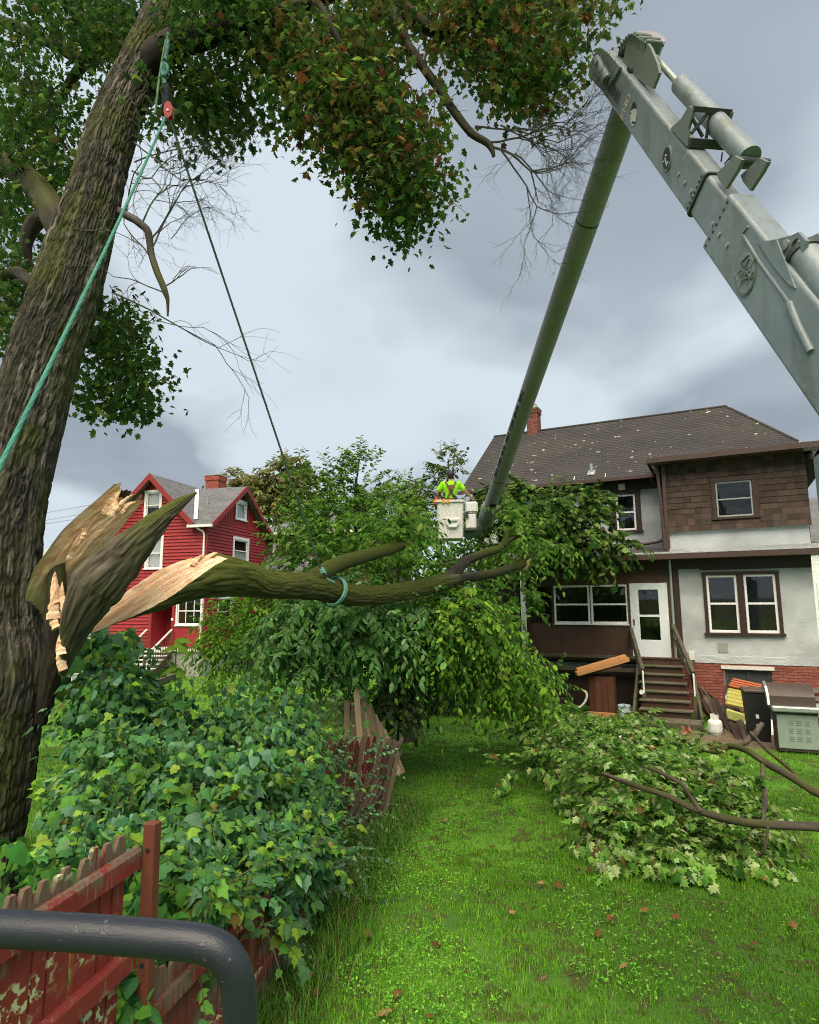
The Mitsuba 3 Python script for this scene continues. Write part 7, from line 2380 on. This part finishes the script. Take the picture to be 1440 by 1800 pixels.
hoodp = Polygon([(0, 0), (0.52, 0), (0.52, 0.18), (0.40, 0.32), (0.20, 0.40), (0.04, 0.36), (0, 0.20)])
extrude(m, Frame(GR.p(-0.46, 0.902, -0.55), GR.w, GR.v, GR.u), hoodp, 0, 0.80)
obj('hood', m, 'mat_grill_hood', grill, smooth=30)
m = MB()
endp = Polygon([(0.06, 0.36), (0.22, 0.43), (0.44, 0.36), (0.60, 0.20), (0.66, 0.02), (0.50, 0.02), (0.44, 0.16), (0.33, 0.22), (0.06, 0.20)])
extrude(m, Frame(GR.p(-0.505, 0.902, -0.55), GR.w, GR.v, GR.u), endp, 0, 0.042)
obj('hood_end', m, 'mat_steel', grill)
for s in (-0.33, 0.33):
    m = MB()
    cyl(m, GR.p(s - 0.02, 0.04, -0.1), GR.p(s + 0.02, 0.04, -0.1), 0.04, 12)
    obj('wheel', m, 'mat_black', grill)
binb = thing('rolling_bin', 'black plastic bin standing behind the grill', 'bin')
b0 = ground_at(1364, 1312, 0.0)
BN = Frame([b0[0], b0[1] + 0.6, 0.0], unit([0.93, -0.36, 0]), [0, 0, 1.0])
m = MB()
hexa(m, BN.at(np.array([[-0.19, 0, -0.24], [-0.19, 0, 0.2], [-0.25, 1.0, -0.3], [-0.25, 1.0, 0.26], [0.19, 0, -0.24], [0.19, 0, 0.2], [0.25, 1.0, -0.3], [0.25, 1.0, 0.26]])[[0, 1, 2, 3, 4, 5, 6, 7]]))
obj('body', m, 'mat_black', binb)
m = MB()
cbx(m, BN, -0.27, 0.27, 1.0, 1.07, -0.33, 0.29, 0.02)
obj('lid', m, 'mat_grill_hood', binb)
m = MB()
for h in (0.28, 0.48):
    bx(m, BN, -0.06, 0.0, h, h + 0.08, 0.235, 0.245)
obj('sticker', m, 'mat_white', binb)
tank = thing('propane_tank', 'white propane tank standing beside the broad slab', 'gas tank')
t0_ = ground_at(1263, 1294, 0.0)
TF = Frame([t0_[0], t0_[1] + 0.12, 0], [1, 0, 0], [0, 0, 1.0])
m = MB()
lathe(m, TF, [(0.0, 0.0), (0.12, 0.0), (0.12, 0.03), (0.146, 0.06), (0.152, 0.10), (0.152, 0.19), (0.148, 0.20), (0.152, 0.21), (0.150, 0.27), (0.125, 0.315), (0.07, 0.34), (0.0, 0.345)], 28)
obj('body', m, 'mat_bucket', tank, smooth=40)
m = MB()
for a0_ in (0.5, 3.4):
    aa = np.linspace(a0_, a0_ + 1.9, 12)
    p_ = np.stack([0.085 * np.cos(aa), np.full(12, 0.37), 0.085 * np.sin(aa)], 1)
    v = np.concatenate([TF.at(p_ + [0, -0.06, 0]), TF.at(p_ + [0, 0.075, 0])])
    i_ = np.arange(11)
    m.add(v, np.stack([i_, i_ + 1, i_ + 13, i_ + 12], 1))
obj('collar', m, 'mat_bucket', tank, smooth=True)
m = MB()
cyl(m, TF.p(0, 0.34, 0), TF.p(0, 0.42, 0), 0.022, 10)
cyl(m, TF.p(0, 0.42, 0), TF.p(0, 0.445, 0), 0.035, 10)
obj('valve', m, 'mat_steel', tank)
pile = thing('board_pile', 'pile of dark weathered roof boards leaning against the brick foundation', 'boards')
rs = np.random.default_rng(121)
pa_, pb_ = on(HF, 1222, 1222, 0.9), on(HF, 1318, 1300, 1.8)
for k in range(26):
    t = k / 25
    x0 = 1222 + 78 * t
    a = ground_at(1248 + 72 * t + rs.uniform(-4, 4), 1262 + 44 * t ** 0.8 + rs.uniform(-6, 6), 0.0)
    b = on(HF, x0 - 2, 1222 + 20 * t + rs.uniform(-5, 5), 0.75 - 0.25 * t)
    a = a + HF.w * rs.uniform(0, 0.25)
    fr = Frame(a, unit(np.cross(b - a, HF.w)), b - a)
    L = np.linalg.norm(b - a)
    w = rs.uniform(0.05, 0.09)
    m = MB()
    cbx(m, fr, -w / 2, w / 2, 0, L * rs.uniform(0.9, 1.12), -0.02, 0.02, 0.004)
    obj('board', m, 'mat_board_brown', pile)
for k in range(3):
    a, b = on(HF, 1226 + 6 * k, 1205 + 5 * k, 0.3), on(HF, 1240 + 14 * k, 1232 + 4 * k, 0.7)
    m = MB()
    fr = Frame(a, b - a, [0, 0, 1.0])
    cbx(m, fr, 0, np.linalg.norm(b - a) * 1.2, -0.05, 0.05, -0.02, 0.02, 0.004)
    obj('board', m, 'mat_board_brown', pile)
chair = thing('lawn_chair', 'folded patio lounger with a lime cushion under an orange striped cushion', 'chair')
ch0 = ground_at(1330, 1290, 0.0)
CF = Frame([ch0[0] - 0.02, ch0[1] + 0.55, 0], unit([0.91, -0.41, 0]), [0, 0, 1.0])
ta = math.radians(20)
CB = Frame(CF.p(-0.02, 0.52, 0.02), unit(CF.u * 0.97 - CF.v * 0.20), unit(CF.v * 0.90 + CF.u * 0.22 - CF.w * 0.35))
m = MB()
cbx(m, CB, -0.30, 0.34, -0.06, 0.36, -0.03, 0.06, 0.03)
obj('cushion', m, 'mat_cushion', chair, smooth=40)
for k in range(5):
    m = MB()
    tube(m, [CB.p(-0.30, -0.03 + 0.085 * k, 0.066), CB.p(0.34, -0.03 + 0.085 * k, 0.066)], 0.007, 6)
    obj('rib', m, 'mat_yellow', chair)
m = MB()
cbx(m, Frame(CF.p(-0.05, 0.30, 0.20), unit(CF.u * 0.95 - CF.v * 0.28), CF.v, None), -0.28, 0.34, -0.14, 0.10, -0.03, 0.08, 0.03)
obj('seat', m, 'mat_cushion', chair, smooth=40)
for k in range(4):
    m = MB()
    cbx(m, CB, -0.30 + 0.02 * k, 0.42, 0.38 + 0.055 * k, 0.428 + 0.055 * k, -0.16, 0.10, 0.015)
    obj('slat', m, 'mat_terracotta', chair)
m = MB()
for s in (-0.34, 0.40):
    tube(m, [CB.p(s, -0.52, 0.0), CB.p(s, 0.62, 0.0)], 0.018, 8)
obj('frame', m, 'mat_black', chair)
basin = thing('basin', 'cracked white plastic basin lying below the lime cushion', 'basin')
bs = ground_at(1352, 1290, 0.0)
m = MB()
lathe(m, Frame([bs[0] - 0.06, bs[1] + 0.25, 0.03], [1, 0, 0], unit([0.1, -0.35, 1.0])), [(0, 0.30), (0.2, 0.28), (0.34, 0.18), (0.40, 0.04), (0.43, 0.03), (0.42, 0.0), (0.38, 0.01), (0.32, 0.15), (0.18, 0.24), (0, 0.26)], 26)
obj('body', m, 'mat_bucket', basin, smooth=40)
cloth = thing('dark_cloth', 'dark blue cloth hanging beside the lime cushion', 'cloth')
c0_ = CF.p(0.46, 0.62, 0.10)
m = MB()
u_, v_ = np.meshgrid(np.linspace(0, 1, 16), np.linspace(0, 1, 18), indexing='ij')
pc_ = c0_ + CF.u * (u_[..., None] * 0.32 * (0.5 + 0.6 * v_[..., None])) + CF.v * (-v_[..., None] * 0.60) + CF.w * (0.05 * np.sin(u_ * 16) * (0.4 + v_) + 0.12 * v_)[..., None]
i_, j_ = np.meshgrid(np.arange(15), np.arange(17), indexing='ij')
m.add(pc_.reshape(-1, 3), np.stack([i_ * 18 + j_, (i_ + 1) * 18 + j_, (i_ + 1) * 18 + j_ + 1, i_ * 18 + j_ + 1], -1).reshape(-1, 4))
obj('cloth', m, 'mat_dark_cloth', cloth, smooth=True)
pal = thing('pallet', 'weathered slatted pallet leaning on the brick wall behind the grill', 'pallet')
PA = Frame(on(HF, 1362, 1250, 0.20), HF.u, unit(HF.v - HF.w * 0.12), None)
for k in range(5):
    m = MB()
    w = rs.uniform(0.09, 0.12)
    cbx(m, PA, -0.02 + rs.uniform(-0.03, 0.03), 1.35, -0.28 + k * 0.19, -0.28 + k * 0.19 + w, 0.0, 0.022, 0.004)
    obj('slat', m, 'mat_pallet', pal)
for s in (0.05, 0.65, 1.25):
    m = MB()
    cbx(m, PA, s, s + 0.045, -0.45, 0.62, -0.09, -0.002, 0.004)
    obj('stringer', m, 'mat_pallet', pal)

# left of the steps
plank = thing('new_plank', 'fresh orange timber plank resting on the old cabinet left of the steps', 'plank')
A = on(HF, 1013, 1184, 1.5)
B = on(HF, 1104, 1158, 0.95)
fr = Frame(A, B - A, unit(np.cross(np.cross(B - A, [0, 0, 1.0]), B - A)))
m = MB()
cbx(m, fr, 0, np.linalg.norm(B - A), -0.06, 0.05, -0.12, 0.13, 0.006)
obj('board', m, 'mat_new_wood', plank)
m = MB()
cbx(m, fr, 0.05, np.linalg.norm(B - A) * 0.98, 0.052, 0.12, -0.12, 0.05, 0.006)
obj('board', m, 'mat_new_wood', plank)
cab = thing('wood_cabinet', 'old red brown board cabinet under the orange plank', 'cabinet')
c0_ = on(HF, 1060, 1243, 1.2)
KB = Frame([c0_[0], c0_[1], 0], HF.u, [0, 0, 1.0])
m = MB()
bx(m, KB, -0.34, 0.30, 0.0, 1.0, -0.40, -0.02)
obj('body', m, 'mat_brown_board', cab)
for k in range(4):
    m = MB()
    cbx(m, KB, -0.34 + 0.16 * k + 0.004, -0.18 + 0.16 * k - 0.004, 0.02, 1.0, -0.018, 0.006, 0.004)
    obj('board', m, 'mat_red_wood', cab)
m = MB()
hexa(m, KB.at(np.array([[-0.46, 1.0, -0.5], [-0.46, 1.0, 0.10], [-0.46, 1.03, -0.5], [-0.46, 1.03, 0.10], [0.50, 1.24, -0.5], [0.50, 1.24, 0.10], [0.50, 1.28, -0.5], [0.50, 1.28, 0.10]])))
obj('top', m, 'mat_brown_board', cab)
m = MB()
cbx(m, KB, -0.40, 0.36, -0.02, 0.10, 0.01, 0.05, 0.01)
obj('base_board', m, 'mat_new_wood', cab)
pail = thing('plastic_pail', 'pale blue plastic pail standing beside the steps', 'pail')
p0_ = on(HF, 1098, 1250, 1.35)
QF = Frame([p0_[0], p0_[1], 0.0], [1, 0, 0], [0, 0, 1.0])
m = MB()
lathe(m, QF, [(0, 0), (0.125, 0), (0.13, 0.01), (0.148, 0.30), (0.158, 0.30), (0.158, 0.335), (0.148, 0.345), (0.14, 0.335), (0.122, 0.03), (0, 0.02)], 28)
obj('body', m, 'mat_pail', pail, smooth=40)
m = MB()
a_ = np.linspace(0, np.pi, 14)
tube(m, QF.at(np.stack([0.16 * np.cos(a_), 0.30 - 0.12 * np.sin(a_), 0.03 + 0.13 * np.sin(a_)], 1)), 0.004, 5)
obj('bail', m, 'mat_steel', pail)
elbow_ = thing('drain_pipe', 'bent white drain pipe lying in the leaves left of the cabinet', 'pipe')
m = MB()
tube(m, spline([on(HF, 1014, 1246, 1.6), on(HF, 1031, 1228, 1.6), on(HF, 1032, 1222, 1.6), on(HF, 1027, 1214, 1.6)], 24), 0.03, 10)
obj('pipe', m, 'mat_offwhite', elbow_, smooth=40)
disc = thing('plate', 'pale blue plastic plate lying on the cut leaves', 'plate')
q = ground_at(1082, 1297, 0.30)
m = MB()
lathe(m, Frame(q, [1, 0, 0], unit([0.1, -0.35, 1.0])), [(0, 0.02), (0.08, 0.02), (0.12, 0.04), (0.125, 0.04), (0.09, 0.0), (0, 0.0)], 22)
obj('body', m, 'mat_white', disc, smooth=40)
pink = thing('pink_scrap', 'crumpled pink scrap of cloth at the foot of the steps', 'cloth')
q = ground_at(1207, 1300, 0.05)
m = MB()
u_, v_ = np.meshgrid(np.linspace(0, 1, 10), np.linspace(0, 1, 12), indexing='ij')
zz_ = vnoise(np.stack([u_ * 4, v_ * 4, u_ * 0], -1), 9, 3)
pp_ = q + np.array([1.0, 0, 0]) * ((u_ - 0.5) * 0.18 + 0.06 * (1 - v_))[..., None] + np.array([0, -0.3, 1.0]) * (v_ * 0.26)[..., None] + np.array([0, 1.0, 0.2]) * (zz_ * 0.14)[..., None]
i_, j_ = np.meshgrid(np.arange(9), np.arange(11), indexing='ij')
m.add(pp_.reshape(-1, 3), np.stack([i_ * 12 + j_, (i_ + 1) * 12 + j_, (i_ + 1) * 12 + j_ + 1, i_ * 12 + j_ + 1], -1).reshape(-1, 4))
obj('cloth', m, 'mat_pink', pink, smooth=True)

# ------------------------------------------------------------------ by the red house and under the crown
wf = thing('picket_fence', 'low white picket fence glimpsed through the shrub beside the trunk', 'fence')
a, b = atz(128, 1185, 21.0), atz(238, 1182, 24.0)
for k in range(26):
    t = k / 25
    q = a + (b - a) * t
    fr = Frame([q[0], q[1], float(ground_z(q[0], q[1]))], unit((b - a) * [1, 1, 0]), [0, 0, 1.0])
    m = MB()
    extrude(m, fr, Polygon([(-0.04, 0.05), (0.04, 0.05), (0.04, 0.95), (0, 1.02), (-0.04, 0.95)]), -0.01, 0.01)
    obj('picket', m, 'mat_white', wf)
for h in (0.3, 0.8):
    m = MB()
    q0, q1 = a.copy(), b.copy()
    q0[2] = ground_z(q0[0], q0[1]) + h
    q1[2] = ground_z(q1[0], q1[1]) + h
    tube(m, [q0, q1], 0.03, 4)
    obj('rail', m, 'mat_white', wf)
fl = thing('flower_pot', 'pot of yellow flowers beside the red stairs', 'flowers')
q = atz(180, 1142, 22.5)
m = MB()
rs = np.random.default_rng(131)
for k in range(60):
    o = rs.normal(0, 1, 3) * [0.22, 0.18, 0.12]
    c = q + o
    tube(m, [c, c + unit(rs.normal(0, 1, 3) + [0, 0, 1]) * 0.02], [0.05, 0.03], 6)
obj('blossom', m, 'mat_yellow', fl, kind='stuff', label='yellow blossoms')
m = MB()
for k in range(40):
    o = rs.normal(0, 1, 3) * [0.2, 0.16, 0.1]
    tube(m, [[q[0], q[1], q[2] - 0.5], q + o], [0.01, 0.005], 3)
obj('stem', m, 'mat_harness', fl, kind='stuff', label='stems')
m = MB()
gq = float(ground_z(q[0], q[1]))
lathe(m, Frame([q[0], q[1], gq], [1, 0, 0], [0, 0, 1.0]), [(0, 0), (0.16, 0), (0.22, q[2] - gq - 0.45), (0.24, q[2] - gq - 0.45), (0.2, q[2] - gq - 0.5), (0, q[2] - gq - 0.5)], 16)
obj('pot', m, 'mat_terracotta', fl, smooth=40)
bed = thing('timber_frame', 'low grey timber frame on the ground before the red stairs', 'timber')
for k, (xa, ya, xb, yb) in enumerate(((255, 1192, 310, 1172), (262, 1206, 318, 1186))):
    a, b = ground_at(xa, ya, -0.25), ground_at(xb, yb, -0.30)
    m = MB()
    cbx(m, Frame(a, b - a, [0, 0, 1.0]), 0, np.linalg.norm(b - a), -0.1, 0.16, -0.08, 0.08, 0.02)
    obj('beam', m, 'mat_old_wood', bed)
bag = thing('white_bag', 'white plastic bag in the shade under the fallen crown', 'bag')
q = atz(488, 1210, 15.0)
S_ = solid([bone(X(0, 0.1, 0), 0.12, X(0.08, 0.22, 0), 0.10), bone(X(0.08, 0.22, 0), 0.10, X(0.14, 0.40, 0.02), 0.05)], 0.03, 3)
S_.vertices += (vnoise(np.asarray(S_.vertices) * 9, 3, 3)[:, None] - 0.5) * 0.08
obj('body', mb_of(S_, Frame([q[0], q[1], 0], [1, 0, 0], [0, 0, 1.0])), 'mat_white', bag, smooth=True)
tre = thing('garden_trellis', 'low wooden lattice in the shade under the crown', 'trellis')
a, b = atz(545, 1222, 15.5), atz(612, 1222, 15.0)
fr = Frame([a[0], a[1], 0.0], (b - a) * [1, 1, 0], [0, 0, 1.0])
Lw = np.linalg.norm((b - a)[:2])
for k in range(10):
    s = Lw * (k / 9)
    for sg in (1, -1):
        p0, p1 = fr.p(s, 0.1, 0), fr.p(s + sg * 0.45, 0.75, 0)
        m = MB()
        tube(m, [p0, p1], 0.012, 4)
        obj('slat', m, 'mat_old_wood', tre)
# wires far behind
for k, (xa, ya, da, xb, yb, db) in enumerate(((60, 905, 70, 260, 870, 90), (60, 918, 70, 260, 884, 90), (60, 924, 70, 260, 893, 90), (1380, 818, 45, 1500, 822, 45), (1380, 828, 45, 1500, 830, 45), (1390, 886, 45, 1500, 886, 45), (1390, 915, 45, 1500, 912, 45))):
    which = ('topmost', 'middle', 'lowest')[k] + ' of the three overhead wires left of the red house' if k < 3 else ('topmost', 'second', 'third', 'lowest')[k - 3] + ' of the four overhead wires right of the stucco house'
    key = thing('overhead_wire', which, 'wire', 'wires left of the red house' if k < 3 else 'wires right of the stucco house')
    m = MB()
    tube(m, [atz(xa, ya, da), atz(xb, yb, db)], 0.022 if k < 3 else 0.016, 5)
    scene[key] = mikit.ply(m.mesh(), 'mat_wire')
